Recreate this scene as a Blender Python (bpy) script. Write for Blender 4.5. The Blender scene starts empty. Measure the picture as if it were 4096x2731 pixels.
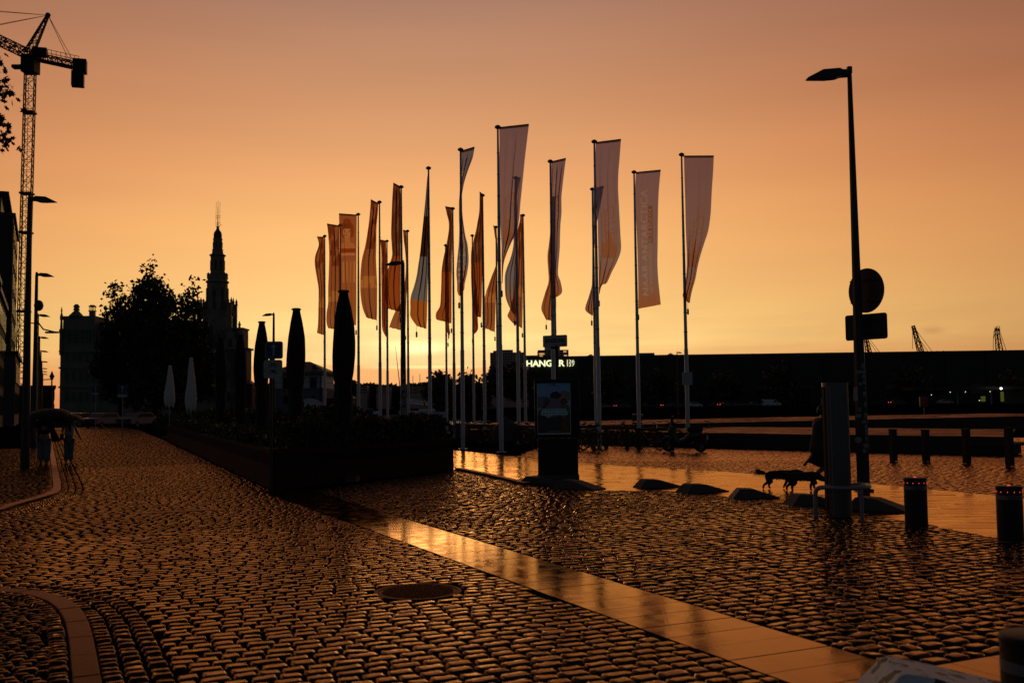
import bpy, bmesh, math, random
import numpy as np
from mathutils import Vector, Matrix
from mathutils.bvhtree import BVHTree
random.seed(7); rng = np.random.default_rng(7)
PI = math.pi
scene = bpy.context.scene
C = scene.collection

# ------------------------------------------------------------------ camera
FPX = 3982.0; CAMH = 1.7
PIT = math.atan(255/FPX); ROLL = 0.012
_f = Vector((0, math.cos(PIT), math.sin(PIT))); _r0 = Vector((1, 0, 0)); _u0 = _r0.cross(_f)
_r = _r0*math.cos(ROLL) - _u0*math.sin(ROLL); _u = _u0*math.cos(ROLL) + _r0*math.sin(ROLL)
cd = bpy.data.cameras.new('camera'); cam = bpy.data.objects.new('camera', cd); C.objects.link(cam)
cam.matrix_world = Matrix(((_r.x, _u.x, -_f.x, 0), (_r.y, _u.y, -_f.y, 0), (_r.z, _u.z, -_f.z, CAMH), (0, 0, 0, 1)))
cd.sensor_width = 36; cd.lens = 35; cd.clip_start = 0.1; cd.clip_end = 8000
cd.dof.use_dof = True; cd.dof.focus_distance = 26; cd.dof.aperture_fstop = 2.8
scene.camera = cam
scene.view_settings.view_transform = 'Standard'; scene.view_settings.look = 'None'
scene.view_settings.exposure = 0; scene.view_settings.gamma = 1

def ray(x, y): return _f*FPX + _r*(x-2048) - _u*(y-1365.5)
def atz(x, y, z=0.0):            # where the sight line of a photo point meets the height z
    d = ray(x, y); t = (z-CAMH)/d.z; return Vector((d.x*t, d.y*t, z))
def atY(x, y, Y):
    d = ray(x, y); t = Y/d.y; return Vector((d.x*t, Y, CAMH+d.z*t))

AZ = math.radians(-25.12)        # the street runs this way
SV = Vector((math.sin(AZ), math.cos(AZ), 0)); PV = Vector((math.cos(AZ), -math.sin(AZ), 0))
def SP(s, p, z=0.0): return Vector((SV.x*s+PV.x*p, SV.y*s+PV.y*p, z))
def toSP(v): return v.x*SV.x+v.y*SV.y, v.x*PV.x+v.y*PV.y

# ------------------------------------------------------------------ sky and sun
def lin(c):
    return tuple(((v/255)/12.92 if v/255 <= .04045 else ((v/255+.055)/1.055)**2.4) for v in c) + (1,)
world = bpy.data.worlds.new('World'); scene.world = world; world.use_nodes = True
nt = world.node_tree; nt.nodes.clear()
def NN(t, **k):
    n = nt.nodes.new(t)
    for a, b in k.items(): setattr(n, a, b)
    return n
def put(sock, v):
    if hasattr(v, 'links') or hasattr(v, 'is_output'): nt.links.new(v, sock)
    else: sock.default_value = v
def M_(op, a, b=None, c=None, clamp=False):
    n = NN('ShaderNodeMath', operation=op, use_clamp=clamp); put(n.inputs[0], a)
    if b is not None: put(n.inputs[1], b)
    if c is not None: put(n.inputs[2], c)
    return n.outputs[0]
def MIX(f, a, b, mode='MIX'):
    n = NN('ShaderNodeMix', data_type='RGBA', blend_type=mode); put(n.inputs[0], f); put(n.inputs[6], a); put(n.inputs[7], b)
    return n.outputs[2]
def RAMP(f, stops):
    n = NN('ShaderNodeValToRGB'); put(n.inputs[0], f); e = n.color_ramp.elements
    while len(e) > 1: e.remove(e[0])
    e[0].position = stops[0][0]; e[0].color = stops[0][1]
    for p, c in stops[1:]:
        k = e.new(p); k.color = c
    return n.outputs[0]
SUNAZ = math.atan((1670-2048)/FPX); SUNEL = math.radians(3.2)
tc = NN('ShaderNodeTexCoord'); sx = NN('ShaderNodeSeparateXYZ'); nt.links.new(tc.outputs['Generated'], sx.inputs[0])
X_, Y_, Z_ = sx.outputs
elev = M_('MULTIPLY', M_('ARCSINE', Z_), 180/PI)                       # degrees
hl = M_('SQRT', M_('ADD', M_('MULTIPLY', X_, X_), M_('MULTIPLY', Y_, Y_)))
az = M_('MULTIPLY', M_('SUBTRACT', M_('ARCTAN2', X_, Y_), SUNAZ), 180/PI)
SUNSIDE = [(0, (226, 150, 100)), (1.0, (228, 156, 102)), (2.2, (242, 184, 118)), (3.6, (253, 211, 135)), (5.5, (253, 207, 131)), (7.5, (252, 196, 123)),
           (10, (250, 187, 116)), (13, (236, 168, 109)), (17, (207, 146, 102)), (22, (177, 128, 102)), (28, (118, 84, 80)), (40, (50, 40, 44)), (60, (22, 21, 26)), (90, (14, 15, 20))]
side = RAMP(M_('DIVIDE', elev, 90), [(e/90, lin(c)) for e, c in SUNSIDE])
back = RAMP(M_('DIVIDE', elev, 90), [(0, lin((50, 56, 63))), (.15, lin((48, 54, 63))), (.5, lin((31, 35, 42))), (1, lin((17, 19, 24)))])
aa = M_('ABSOLUTE', az)
g = M_('POWER', 2.71828, M_('MULTIPLY', M_('POWER', M_('DIVIDE', aa, 50), 2.0), -1.0))
tint = MIX(M_('POWER', 2.71828, M_('MULTIPLY', M_('POWER', M_('DIVIDE', aa, 27), 2.0), -1.0)), (1.0, .72, .52, 1), (1, 1, 1, 1))
sky = MIX(g, back, MIX(1.0, side, tint, 'MULTIPLY'))
# thin evening cloud near the horizon
cv = NN('ShaderNodeCombineXYZ'); put(cv.inputs[0], M_('MULTIPLY', az, .09)); put(cv.inputs[1], M_('MULTIPLY', elev, .85)); put(cv.inputs[2], 0.3)
nz = NN('ShaderNodeTexNoise'); nz.inputs['Scale'].default_value = 1.6; nz.inputs['Detail'].default_value = 6; nt.links.new(cv.outputs[0], nz.inputs['Vector'])
low = M_('POWER', 2.71828, M_('MULTIPLY', M_('POWER', M_('DIVIDE', M_('SUBTRACT', elev, 2.0), 2.6), 2.0), -1.0))
near = M_('POWER', 2.71828, M_('MULTIPLY', M_('POWER', M_('DIVIDE', aa, 15), 2.0), -1.0))
cl = M_('MULTIPLY', M_('MULTIPLY', M_('SUBTRACT', nz.outputs[0], .5), 1.7), M_('MULTIPLY', low, M_('ADD', M_('MULTIPLY', near, .8), .2)))
sky = MIX(1.0, sky, RAMP(M_('ADD', cl, .5), [(0, (.55, .5, .55, 1)), (.5, (1, 1, 1, 1)), (1, (1.45, 1.5, 1.35, 1))]), 'MULTIPLY')
bw = M_('ADD', 2.35, M_('MULTIPLY', M_('SUBTRACT', nz.outputs[0], .5), .55))
bank = NN('ShaderNodeMapRange', interpolation_type='SMOOTHSTEP'); put(bank.inputs[0], M_('SUBTRACT', elev, bw)); bank.inputs[1].default_value = -.12; bank.inputs[2].default_value = .16
nb = M_('POWER', 2.71828, M_('MULTIPLY', M_('POWER', M_('DIVIDE', aa, 13), 2.0), -1.0))
sky = MIX(M_('MULTIPLY', M_('MULTIPLY', M_('SUBTRACT', 1.0, bank.outputs[0]), nb), .8), sky, lin((232, 160, 106)))
sky = MIX(M_('MULTIPLY', M_('MULTIPLY', bank.outputs[0], nb), M_('MULTIPLY', low, .30)), sky, (1.0, .80, .42, 1))
nz3 = NN('ShaderNodeTexNoise'); nz3.inputs['Scale'].default_value = .45; nz3.inputs['Detail'].default_value = 5; nt.links.new(cv.outputs[0], nz3.inputs['Vector'])
sky = MIX(1.0, sky, RAMP(nz3.outputs[0], [(.3, (.965, .96, .965, 1)), (.5, (1, 1, 1, 1)), (.7, (1.03, 1.025, 1.01, 1))]), 'MULTIPLY')
# glow where the sun stands behind the cloud
gl = M_('POWER', 2.71828, M_('MULTIPLY', M_('ADD', M_('POWER', M_('DIVIDE', az, 4.2), 2.0), M_('POWER', M_('DIVIDE', M_('SUBTRACT', elev, 3.6), 1.5), 2.0)), -1.0))
gl2 = M_('POWER', 2.71828, M_('MULTIPLY', M_('ADD', M_('POWER', M_('DIVIDE', M_('ADD', az, .1), 1.5), 2.0), M_('POWER', M_('DIVIDE', M_('SUBTRACT', elev, 3.35), .33), 2.0)), -1.0))
gl3 = M_('POWER', 2.71828, M_('MULTIPLY', M_('ADD', M_('POWER', M_('DIVIDE', M_('SUBTRACT', az, .6), 3.2), 2.0), M_('POWER', M_('DIVIDE', M_('SUBTRACT', elev, 2.25), .10), 2.0)), -1.0))
nz2 = NN('ShaderNodeTexNoise'); nz2.inputs['Scale'].default_value = 5; nz2.inputs['Detail'].default_value = 7; nt.links.new(cv.outputs[0], nz2.inputs['Vector'])
sky = MIX(M_('MULTIPLY', gl, .30), sky, (1.0, .82, .42, 1))
sky = MIX(M_('MULTIPLY', M_('MULTIPLY', gl2, nz2.outputs[0]), 1.7, None, True), sky, (1.5, 1.25, .62, 1))
sky = MIX(M_('MULTIPLY', gl3, .75), sky, (1.3, .93, .42, 1))
# the small grey cloud above the harbour cranes
azc = math.degrees(math.atan((3735-2048)/FPX)-SUNAZ); elc = 3.7
q = M_('ADD', M_('POWER', M_('DIVIDE', M_('SUBTRACT', az, azc), .55), 2.0), M_('POWER', M_('DIVIDE', M_('SUBTRACT', elev, elc), .2), 2.0))
sky = MIX(M_('MULTIPLY', M_('POWER', 2.71828, M_('MULTIPLY', q, -1.0)), .33), sky, lin((150, 95, 70)))
skt = NN('ShaderNodeTexSky'); skt.sky_type = 'NISHITA'; skt.sun_disc = False; skt.sun_elevation = SUNEL; skt.sun_rotation = SUNAZ
b1 = NN('ShaderNodeBackground'); nt.links.new(sky, b1.inputs[0]); b1.inputs[1].default_value = 1.0
b2 = NN('ShaderNodeBackground'); nt.links.new(skt.outputs[0], b2.inputs[0]); b2.inputs[1].default_value = 0.004
ad = NN('ShaderNodeAddShader'); nt.links.new(b1.outputs[0], ad.inputs[0]); nt.links.new(b2.outputs[0], ad.inputs[1])
wo = NN('ShaderNodeOutputWorld'); nt.links.new(ad.outputs[0], wo.inputs[0])
sl = bpy.data.lights.new('sun', 'SUN'); sl.energy = 0.12; sl.angle = math.radians(12); sl.color = (1, .62, .3)
so = bpy.data.objects.new('sun', sl); C.objects.link(so)
sd = Vector((math.sin(SUNAZ)*math.cos(SUNEL), math.cos(SUNAZ)*math.cos(SUNEL), math.sin(SUNEL)))
so.rotation_euler = sd.to_track_quat('Z', 'Y').to_euler()

# ------------------------------------------------------------------ materials
def mat(name, col, rough=.6, metal=0., spec=.5, noise=0., nscale=8., bump=0., bscale=30., attr=None, emis=None, estr=1., coat=0., stint=None, ncol=None, stretch=None, rvar=0.):
    m = bpy.data.materials.new(name); m.use_nodes = True; t = m.node_tree; b = t.nodes['Principled BSDF']
    b.inputs['Roughness'].default_value = rough; b.inputs['Metallic'].default_value = metal; b.inputs['Specular IOR Level'].default_value = spec
    b.inputs['Base Color'].default_value = (*col, 1); b.inputs['Coat Weight'].default_value = coat; b.inputs['Coat Roughness'].default_value = .12
    tc = t.nodes.new('ShaderNodeTexCoord'); v = tc.outputs['Object']
    if stretch:
        mp = t.nodes.new('ShaderNodeMapping'); mp.inputs['Scale'].default_value = stretch[:3]; mp.inputs['Rotation'].default_value = (0, 0, stretch[3])
        t.links.new(v, mp.inputs[0]); v = mp.outputs[0]
    if noise or rvar:
        n = t.nodes.new('ShaderNodeTexNoise'); n.inputs['Scale'].default_value = nscale; n.inputs['Detail'].default_value = 5; t.links.new(v, n.inputs['Vector'])
        if noise:
            mx = t.nodes.new('ShaderNodeMix'); mx.data_type = 'RGBA'; t.links.new(n.outputs[0], mx.inputs[0])
            c2 = ncol or tuple(c*(1+noise) for c in col); c1 = tuple(c*(1-noise) for c in col)
            mx.inputs[6].default_value = (*c1, 1); mx.inputs[7].default_value = (*c2, 1); t.links.new(mx.outputs[2], b.inputs['Base Color'])
        if rvar:
            mr = t.nodes.new('ShaderNodeMapRange'); mr.inputs[1].default_value = .35; mr.inputs[2].default_value = .65
            mr.inputs[3].default_value = rough-rvar; mr.inputs[4].default_value = rough+rvar
            t.links.new(n.outputs[0], mr.inputs[0]); t.links.new(mr.outputs[0], b.inputs['Roughness'])
    if attr:
        a = t.nodes.new('ShaderNodeAttribute'); a.attribute_name = attr
        t.links.new(a.outputs['Color'], b.inputs['Base Color'])
    if bump:
        n = t.nodes.new('ShaderNodeTexNoise'); n.inputs['Scale'].default_value = bscale; n.inputs['Detail'].default_value = 4; t.links.new(v, n.inputs['Vector'])
        bp = t.nodes.new('ShaderNodeBump'); bp.inputs['Strength'].default_value = 1; bp.inputs['Distance'].default_value = bump
        t.links.new(n.outputs[0], bp.inputs['Height']); t.links.new(bp.outputs[0], b.inputs['Normal'])
    if stint: b.inputs['Specular Tint'].default_value = (*stint, 1)
    if emis:
        b.inputs['Emission Color'].default_value = (*emis, 1); b.inputs['Emission Strength'].default_value = estr
    return m
def wet(m, tint, ior):
    t = m.node_tree; b = t.nodes['Principled BSDF']; out = [n for n in t.nodes if n.type == 'OUTPUT_MATERIAL'][0]
    df = t.nodes.new('ShaderNodeBsdfDiffuse'); gl = t.nodes.new('ShaderNodeBsdfGlossy'); fr = t.nodes.new('ShaderNodeFresnel'); mx = t.nodes.new('ShaderNodeMixShader')
    fr.inputs['IOR'].default_value = ior; gl.inputs['Color'].default_value = (*tint, 1); df.inputs['Color'].default_value = b.inputs['Base Color'].default_value; gl.inputs['Roughness'].default_value = b.inputs['Roughness'].default_value
    for src, dst in (('Base Color', df.inputs['Color']), ('Roughness', gl.inputs['Roughness'])):
        if b.inputs[src].links: t.links.new(b.inputs[src].links[0].from_socket, dst)
    if b.inputs['Normal'].links:
        for d in (df, gl, fr): t.links.new(b.inputs['Normal'].links[0].from_socket, d.inputs['Normal'])
    t.links.new(fr.outputs[0], mx.inputs[0]); t.links.new(df.outputs[0], mx.inputs[1]); t.links.new(gl.outputs[0], mx.inputs[2]); t.links.new(mx.outputs[0], out.inputs['Surface']); t.nodes.remove(b)
def stone_mat(name, c1, c2, rough, bump=.0015, bscale=60, rr=.12):
    m = bpy.data.materials.new(name); m.use_nodes = True; t = m.node_tree; b = t.nodes['Principled BSDF']
    a = t.nodes.new('ShaderNodeAttribute'); a.attribute_name = 'rnd'
    mx = t.nodes.new('ShaderNodeMix'); mx.data_type = 'RGBA'; mx.inputs[6].default_value = (*c1, 1); mx.inputs[7].default_value = (*c2, 1)
    t.links.new(a.outputs['Fac'], mx.inputs[0]); t.links.new(mx.outputs[2], b.inputs['Base Color'])
    tc = t.nodes.new('ShaderNodeTexCoord'); n = t.nodes.new('ShaderNodeTexNoise'); n.inputs['Scale'].default_value = bscale; n.inputs['Detail'].default_value = 4
    t.links.new(tc.outputs['Object'], n.inputs['Vector'])
    bp = t.nodes.new('ShaderNodeBump'); bp.inputs['Distance'].default_value = bump; bp.inputs['Strength'].default_value = 1
    t.links.new(n.outputs[0], bp.inputs['Height']); t.links.new(bp.outputs[0], b.inputs['Normal'])
    n2 = t.nodes.new('ShaderNodeTexNoise'); n2.inputs['Scale'].default_value = 1.3; n2.inputs['Detail'].default_value = 3; t.links.new(tc.outputs['Object'], n2.inputs['Vector'])
    ad = t.nodes.new('ShaderNodeMath'); ad.operation = 'MULTIPLY_ADD'; ad.inputs[1].default_value = rr; t.links.new(a.outputs['Fac'], ad.inputs[0])
    a2 = t.nodes.new('ShaderNodeMath'); a2.operation = 'MULTIPLY_ADD'; a2.inputs[1].default_value = .25; a2.inputs[2].default_value = rough-rr/2-.125; t.links.new(n2.outputs[0], a2.inputs[0])
    t.links.new(a2.outputs[0], ad.inputs[2]); t.links.new(ad.outputs[0], b.inputs['Roughness'])
    b.inputs['Specular IOR Level'].default_value = .5; b.inputs['Specular Tint'].default_value = (1, .60, .34, 1)
    return m
MT = dict(
    stone=stone_mat('wet_cobble', (.006, .004, .003), (.028, .016, .010), .19, .0013, 36),
    flat=stone_mat('wet_flat_cobble', (.006, .005, .005), (.026, .018, .014), .16, .0014, 40, .22),
    kerb=mat('granite_kerb', (.012, .008, .006), .5, noise=.4, nscale=14, bump=.0025, bscale=60),
    slab=mat('wet_paving_slab', (.022, .012, .008), .11, noise=.6, nscale=5, bump=.0005, bscale=40, rvar=.06, stint=(1, .62, .36)),
    joint=mat('dark_joint', (.006, .005, .004), .6, spec=.25, bump=.004, bscale=80, noise=.3),
    road=mat('wet_asphalt', (.018, .012, .009), .13, noise=.4, nscale=3, bump=.009, bscale=3.2, rvar=.08, stretch=(.35, 1.6, 1, -.15), stint=(1, .66, .38)),
    ground=mat('dark_ground', (.012, .009, .007), .6, spec=.12, noise=.4, nscale=.6, bump=.004, bscale=6),
    plaza=stone_mat('wet_plaza_setts', (.010, .007, .005), (.030, .018, .012), .20, .001, 50),
    roadslab=stone_mat('wet_road_slab', (.010, .007, .005), (.028, .018, .012), .13, .0012, 22, .12),
    water=mat('dock_water', (.01, .012, .014), .06, bump=.02, bscale=.9, stretch=(1, .35, 1, 0)),
    black=mat('black_paint', (.010, .011, .012), .55, spec=.3, noise=.3, nscale=3),
    post=mat('dark_lamp_post_paint', (.014, .018, .018), .45, noise=.4, nscale=2, bump=.001, bscale=9),
    steel=mat('brushed_steel', (.12, .12, .125), .38, metal=.9, noise=.25, nscale=2.5, stretch=(30, 30, .6, 0)),
    galv=mat('galvanised_pole', (.24, .27, .31), .45, metal=.35, noise=.25, nscale=4),
    polemat=mat('painted_aluminium_flagpole', (.46, .50, .56), .42, metal=.15, noise=.15, nscale=3),
    corten=mat('rusted_steel_planter', (.022, .008, .005), .8, spec=.2, noise=.5, nscale=3, bump=.001, bscale=20),
    leaf=mat('dark_leaves', (.030, .045, .015), .55, noise=.6, nscale=1.2),
    leaf2=mat('tree_leaves', (.035, .040, .012), .6, noise=.6, nscale=.4),
    bark=mat('bark', (.035, .025, .018), .85, noise=.4, nscale=6, bump=.01, bscale=12),
    canvas=mat('black_parasol_canvas', (.008, .008, .008), .9, noise=.3, nscale=3, bump=.01, bscale=5),
    wcanvas=mat('white_parasol_canvas', (.62, .62, .60), .85, noise=.12, nscale=5, bump=.004, bscale=12),
    stonew=mat('old_stone_masonry', (.20, .175, .135), .85, noise=.4, nscale=.35, bump=.03, bscale=1.2),
    slate=mat('slate_roof', (.045, .045, .055), .6, noise=.3, nscale=.5),
    white=mat('white_render', (.52, .55, .58), .8, noise=.1, nscale=1),
    greyst=mat('grey_masonry', (.16, .15, .17), .85, noise=.15, nscale=1.5, bump=.01, bscale=4),
    glass=mat('dark_window_glass', (.01, .012, .015), .12),
    hangar=mat('hangar_cladding', (.022, .017, .013), .6, noise=.3, nscale=.2),
    conc=mat('weathered_concrete', (.075, .068, .062), .7, noise=.35, nscale=5, bump=.004, bscale=30),
    apart=mat('hazed_apartment_concrete', (.45, .30, .26), .8, noise=.2, nscale=.1),  # lightened reddish base colour, with the haze of distance put into it
    brickd=mat('dark_brick', (.045, .032, .028), .85, noise=.3, nscale=2),
    deck=stone_mat('wet_timber_deck', (.02, .012, .01), (.04, .024, .018), .5, .004, 20),
    timber=mat('dark_weathered_timber', (.03, .02, .016), .7, noise=.4, nscale=3, bump=.004, bscale=20),
    rubber=mat('black_rubber', (.01, .01, .01), .8),
    chrome=mat('chrome', (.6, .6, .6), .2, metal=1),
    blue=mat('blue_sign_face', (.012, .03, .14), .5), signw=mat('white_sign_face', (.42, .40, .38), .55, noise=.12, nscale=14),
    signb=mat('sign_back_grey', (.035, .036, .038), .5, metal=.3, noise=.3, nscale=6), ink=mat('black_lettering', (.012, .012, .012), .6),
    red=mat('red_paint', (.30, .02, .015), .4), orange=mat('orange_frame_paint', (.42, .12, .03), .35),
    skin=mat('skin', (.30, .18, .13), .6), hair=mat('dark_hair', (.012, .009, .007), .55, bump=.004, bscale=60),
    denim=mat('washed_denim', (.15, .165, .18), .85, noise=.25, nscale=9), darkc=mat('black_clothing', (.008, .008, .01), .85),
    lightc=mat('pale_blue_grey_top', (.28, .36, .42), .85, noise=.1), coat=mat('dark_coat', (.035, .032, .035), .85, noise=.3, nscale=8, bump=.01, bscale=12),
    skirt=mat('black_skirt', (.010, .009, .010), .85), umb=mat('black_umbrella_fabric', (.006, .006, .007), .7), umbr=mat('dark_red_umbrella_fabric', (.05, .012, .008), .7),
    fur=mat('black_fur', (.008, .007, .006), .8, noise=.4, nscale=9), furb=mat('brown_fur', (.035, .020, .016), .8, noise=.5, nscale=7),
    carw=mat('white_car_paint', (.55, .6, .62), .35, coat=.4), card=mat('dark_car_paint', (.03, .03, .035), .3, coat=.5), carg=mat('grey_car_paint', (.14, .15, .16), .35, coat=.4),
    lampred=mat('lit_tail_lamp', (.2, .01, .01), .4, emis=(1, .08, .05), estr=1.6), led=mat('red_marker_light', (.2, .01, .01), .4, emis=(1, .06, .05), estr=1.5),
    lit=mat('lit_lettering', (.6, .6, .4), .5, emis=(1.0, .98, .55), estr=1.15), litdim=mat('lit_lettering_seen_edge_on', (.4, .25, .05), .5, emis=(1.0, .55, .14), estr=.35),
    lamp=mat('lit_lamp', (.8, .8, .8), .5, emis=(.85, 1, .8), estr=1.6), yel=mat('lit_yellow_panel', (.3, .3, .05), .5, emis=(.5, .6, .05), estr=.07),
    winlit=mat('lit_window', (.4, .25, .1), .5, emis=(1, .55, .22), estr=.6),
    bikeb=mat('black_bicycle_paint', (.012, .012, .013), .35, coat=.3), tarp=mat('grey_tarpaulin', (.045, .045, .05), .7, bump=.01, bscale=7, noise=.2),
    cast=mat('cast_iron', (.009, .006, .005), .6, spec=.25, metal=.0, noise=.4, nscale=20), paintw=mat('chipped_white_paint', (.70, .78, .82), .6, noise=.25, nscale=14, bump=.002, bscale=50),
    band=mat('reflective_band', (.16, .17, .19), .5, noise=.5, nscale=40), stick=mat('pale_sticker', (.20, .26, .28), .6, noise=.3, nscale=60),
    lstone=mat('pale_stone', (.3, .3, .3), .8), far=mat('distant_wood', (.05, .03, .022), .9, noise=.4, nscale=.05), tape=mat('hull_white', (.6, .62, .6), .4),
)

for k_, tt, io in (('stone', (1, .64, .36), 1.78), ('flat', (1, .66, .38), 1.62), ('plaza', (1, .62, .35), 1.9), ('roadslab', (1, .60, .31), 2.1), ('road', (1, .60, .31), 2.1), ('slab', (1, .66, .36), 1.85), ('deck', (.55, .34, .24), 1.22), ('cast', (1, .62, .38), 1.3), ('kerb', (1, .66, .46), 1.18)): wet(MT[k_], tt, io)
def matte(m):
    t = m.node_tree; b = t.nodes['Principled BSDF']; out = [n for n in t.nodes if n.type == 'OUTPUT_MATERIAL'][0]; df = t.nodes.new('ShaderNodeBsdfDiffuse')
    t.links.new(b.inputs['Base Color'].links[0].from_socket, df.inputs['Color']); t.links.new(df.outputs[0], out.inputs['Surface']); t.nodes.remove(b)
matte(MT['ground']); matte(MT['joint'])
# ------------------------------------------------------------------ mesh helpers
class MB:
    def __init__(s): s.v = []; s.f = []
    def add(s, vs, fs):
        o = len(s.v); s.v += [tuple(p) for p in vs]; s.f += [tuple(i+o for i in f) for f in fs]; return s
    def box(s, c, d, rz=0, tilt=None, taper=1.0):
        x, y, z = (k/2 for k in d); c = Vector(c)
        vs = [Vector((a*x*(taper if e > 0 else 1), b*y*(taper if e > 0 else 1), e*z)) for e in (-1, 1) for a, b in ((-1, -1), (1, -1), (1, 1), (-1, 1))]
        R = Matrix.Rotation(rz, 3, 'Z')
        if tilt is not None: R = R @ tilt
        return s.add([R @ p + c for p in vs], [(3, 2, 1, 0), (4, 5, 6, 7), (0, 1, 5, 4), (1, 2, 6, 5), (2, 3, 7, 6), (3, 0, 4, 7)])
    def prism(s, poly, z0, z1):
        n = len(poly); vs = [(p[0], p[1], z0) for p in poly]+[(p[0], p[1], z1) for p in poly]
        return s.add(vs, [tuple(range(n))[::-1], tuple(range(n, 2*n))]+[(i, (i+1) % n, n+(i+1) % n, n+i) for i in range(n)])
    def slabv(s, poly, org, ax, ay, th):         # 2-D outline extruded along the normal of (ax, ay)
        org = Vector(org); ax = Vector(ax).normalized(); ay = Vector(ay).normalized(); nn = ax.cross(ay); n = len(poly)
        vs = [org+ax*p[0]+ay*p[1]+nn*k for k in (-th/2, th/2) for p in poly]
        return s.add(vs, [tuple(range(n))[::-1], tuple(range(n, 2*n))]+[(i, (i+1) % n, n+(i+1) % n, n+i) for i in range(n)])
    def tube(s, pts, r, n=8, cap=True):
        pts = [Vector(p) for p in pts]; m = len(pts); rs = r if isinstance(r, (list, tuple)) else [r]*m
        vs = []; up = None
        for i, p in enumerate(pts):
            t = (pts[min(i+1, m-1)]-pts[max(i-1, 0)]).normalized()
            if up is None: a = t.orthogonal().normalized()
            else:
                a = up-t*up.dot(t); a = a.normalized() if a.length > 1e-6 else t.orthogonal().normalized()
            up = a; b = t.cross(a)
            vs += [p+(a*math.cos(2*PI*k/n)+b*math.sin(2*PI*k/n))*rs[i] for k in range(n)]
        fs = [(i*n+k, i*n+(k+1) % n, (i+1)*n+(k+1) % n, (i+1)*n+k) for i in range(m-1) for k in range(n)]
        if cap: fs += [tuple(range(n))[::-1], tuple(range((m-1)*n, m*n))]
        return s.add(vs, fs)
    def bar(s, a, b, w):                          # square bar
        return s.tube([a, b], w*.7071, 4)
    def lathe(s, prof, c=(0, 0, 0), n=16, ph=0, sy=1.0):
        c = Vector(c); vs = [c+Vector((r*math.cos(2*PI*k/n+ph), r*sy*math.sin(2*PI*k/n+ph), z)) for z, r in prof for k in range(n)]
        m = len(prof); fs = [(i*n+k, i*n+(k+1) % n, (i+1)*n+(k+1) % n, (i+1)*n+k) for i in range(m-1) for k in range(n)]
        fs += [tuple(range(n))[::-1], tuple(range((m-1)*n, m*n))]
        return s.add(vs, fs)
    def ball(s, c, r, n=12, sc=(1, 1, 1)):
        c = Vector(c); m = n//2; vs = []
        for i in range(1, m):
            th = PI*i/m
            vs += [c+Vector((r*sc[0]*math.sin(th)*math.cos(2*PI*k/n), r*sc[1]*math.sin(th)*math.sin(2*PI*k/n), r*sc[2]*math.cos(th))) for k in range(n)]
        o = len(vs); vs += [c+Vector((0, 0, r*sc[2])), c-Vector((0, 0, r*sc[2]))]
        fs = [(i*n+k, (i+1)*n+k, (i+1)*n+(k+1) % n, i*n+(k+1) % n) for i in range(m-2) for k in range(n)]
        fs += [(o, k, (k+1) % n) for k in range(n)]+[(o+1, (m-2)*n+(k+1) % n, (m-2)*n+k) for k in range(n)]
        return s.add(vs, fs)
    def torus(s, c, R, r, ax, n=28, m=6, a0=0, a1=2*PI):
        c = Vector(c); ax = Vector(ax).normalized(); u = ax.orthogonal().normalized(); w = ax.cross(u)
        full = abs(a1-a0-2*PI) < 1e-6; N = n if full else n+1
        pts = [c+(u*math.cos(a0+(a1-a0)*i/n)+w*math.sin(a0+(a1-a0)*i/n))*R for i in range(N)]
        vs = []
        for p in pts:
            d = (p-c).normalized(); vs += [p+(d*math.cos(2*PI*k/m)+ax*math.sin(2*PI*k/m))*r for k in range(m)]
        fs = [((i % N)*m+k, (i % N)*m+(k+1) % m, ((i+1) % N)*m+(k+1) % m, ((i+1) % N)*m+k) for i in range(n) for k in range(m)]
        return s.add(vs, fs)
    def build(s, name, m, parent=None, smooth=False, bevel=0):
        me = bpy.data.meshes.new(name); me.from_pydata(s.v, [], s.f); me.update()
        bm = bmesh.new(); bm.from_mesh(me); bmesh.ops.recalc_face_normals(bm, faces=bm.faces)
        if bevel: bmesh.ops.bevel(bm, geom=bm.edges[:], offset=bevel, segments=2, profile=.6, affect='EDGES', clamp_overlap=True)
        bm.to_mesh(me); bm.free()
        return link(name, me, m, parent, smooth)
def link(name, me, m, parent=None, smooth=False):
    if smooth:
        me.polygons.foreach_set('use_smooth', [True]*len(me.polygons))
        if smooth == 'auto':
            try: me.set_sharp_from_angle(angle=math.radians(40))
            except Exception: pass
    me.materials.append(MT[m] if isinstance(m, str) else m)
    o = bpy.data.objects.new(name, me); C.objects.link(o)
    if parent: o.parent = parent
    return o
def tag(o, label, cat, group=None, kind=None):
    if kind: o['kind'] = kind
    if label: o['label'] = label
    if cat: o['category'] = cat
    if group: o['group'] = group
    return o
def struct(o): o['kind'] = 'structure'; return o
def thing(name, label, cat, loc=(0, 0, 0), rz=0, group=None):
    o = bpy.data.objects.new(name, None); C.objects.link(o); o.location = loc; o.rotation_euler = (0, 0, rz); o.empty_display_size = .2
    return tag(o, label, cat, group)
def copy_tree(o, parent=None):
    c = o.copy(); C.objects.link(c)
    if parent: c.parent = parent
    for ch in [k for k in bpy.data.objects if k.parent == o]: copy_tree(ch, c)
    return c
def dup(o, loc, rz, label, group=None, scale=None):
    c = copy_tree(o); c.location = loc; c.rotation_euler = (0, 0, rz); c['label'] = label
    if group: c['group'] = group
    if scale: c.scale = scale
    return c
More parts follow.
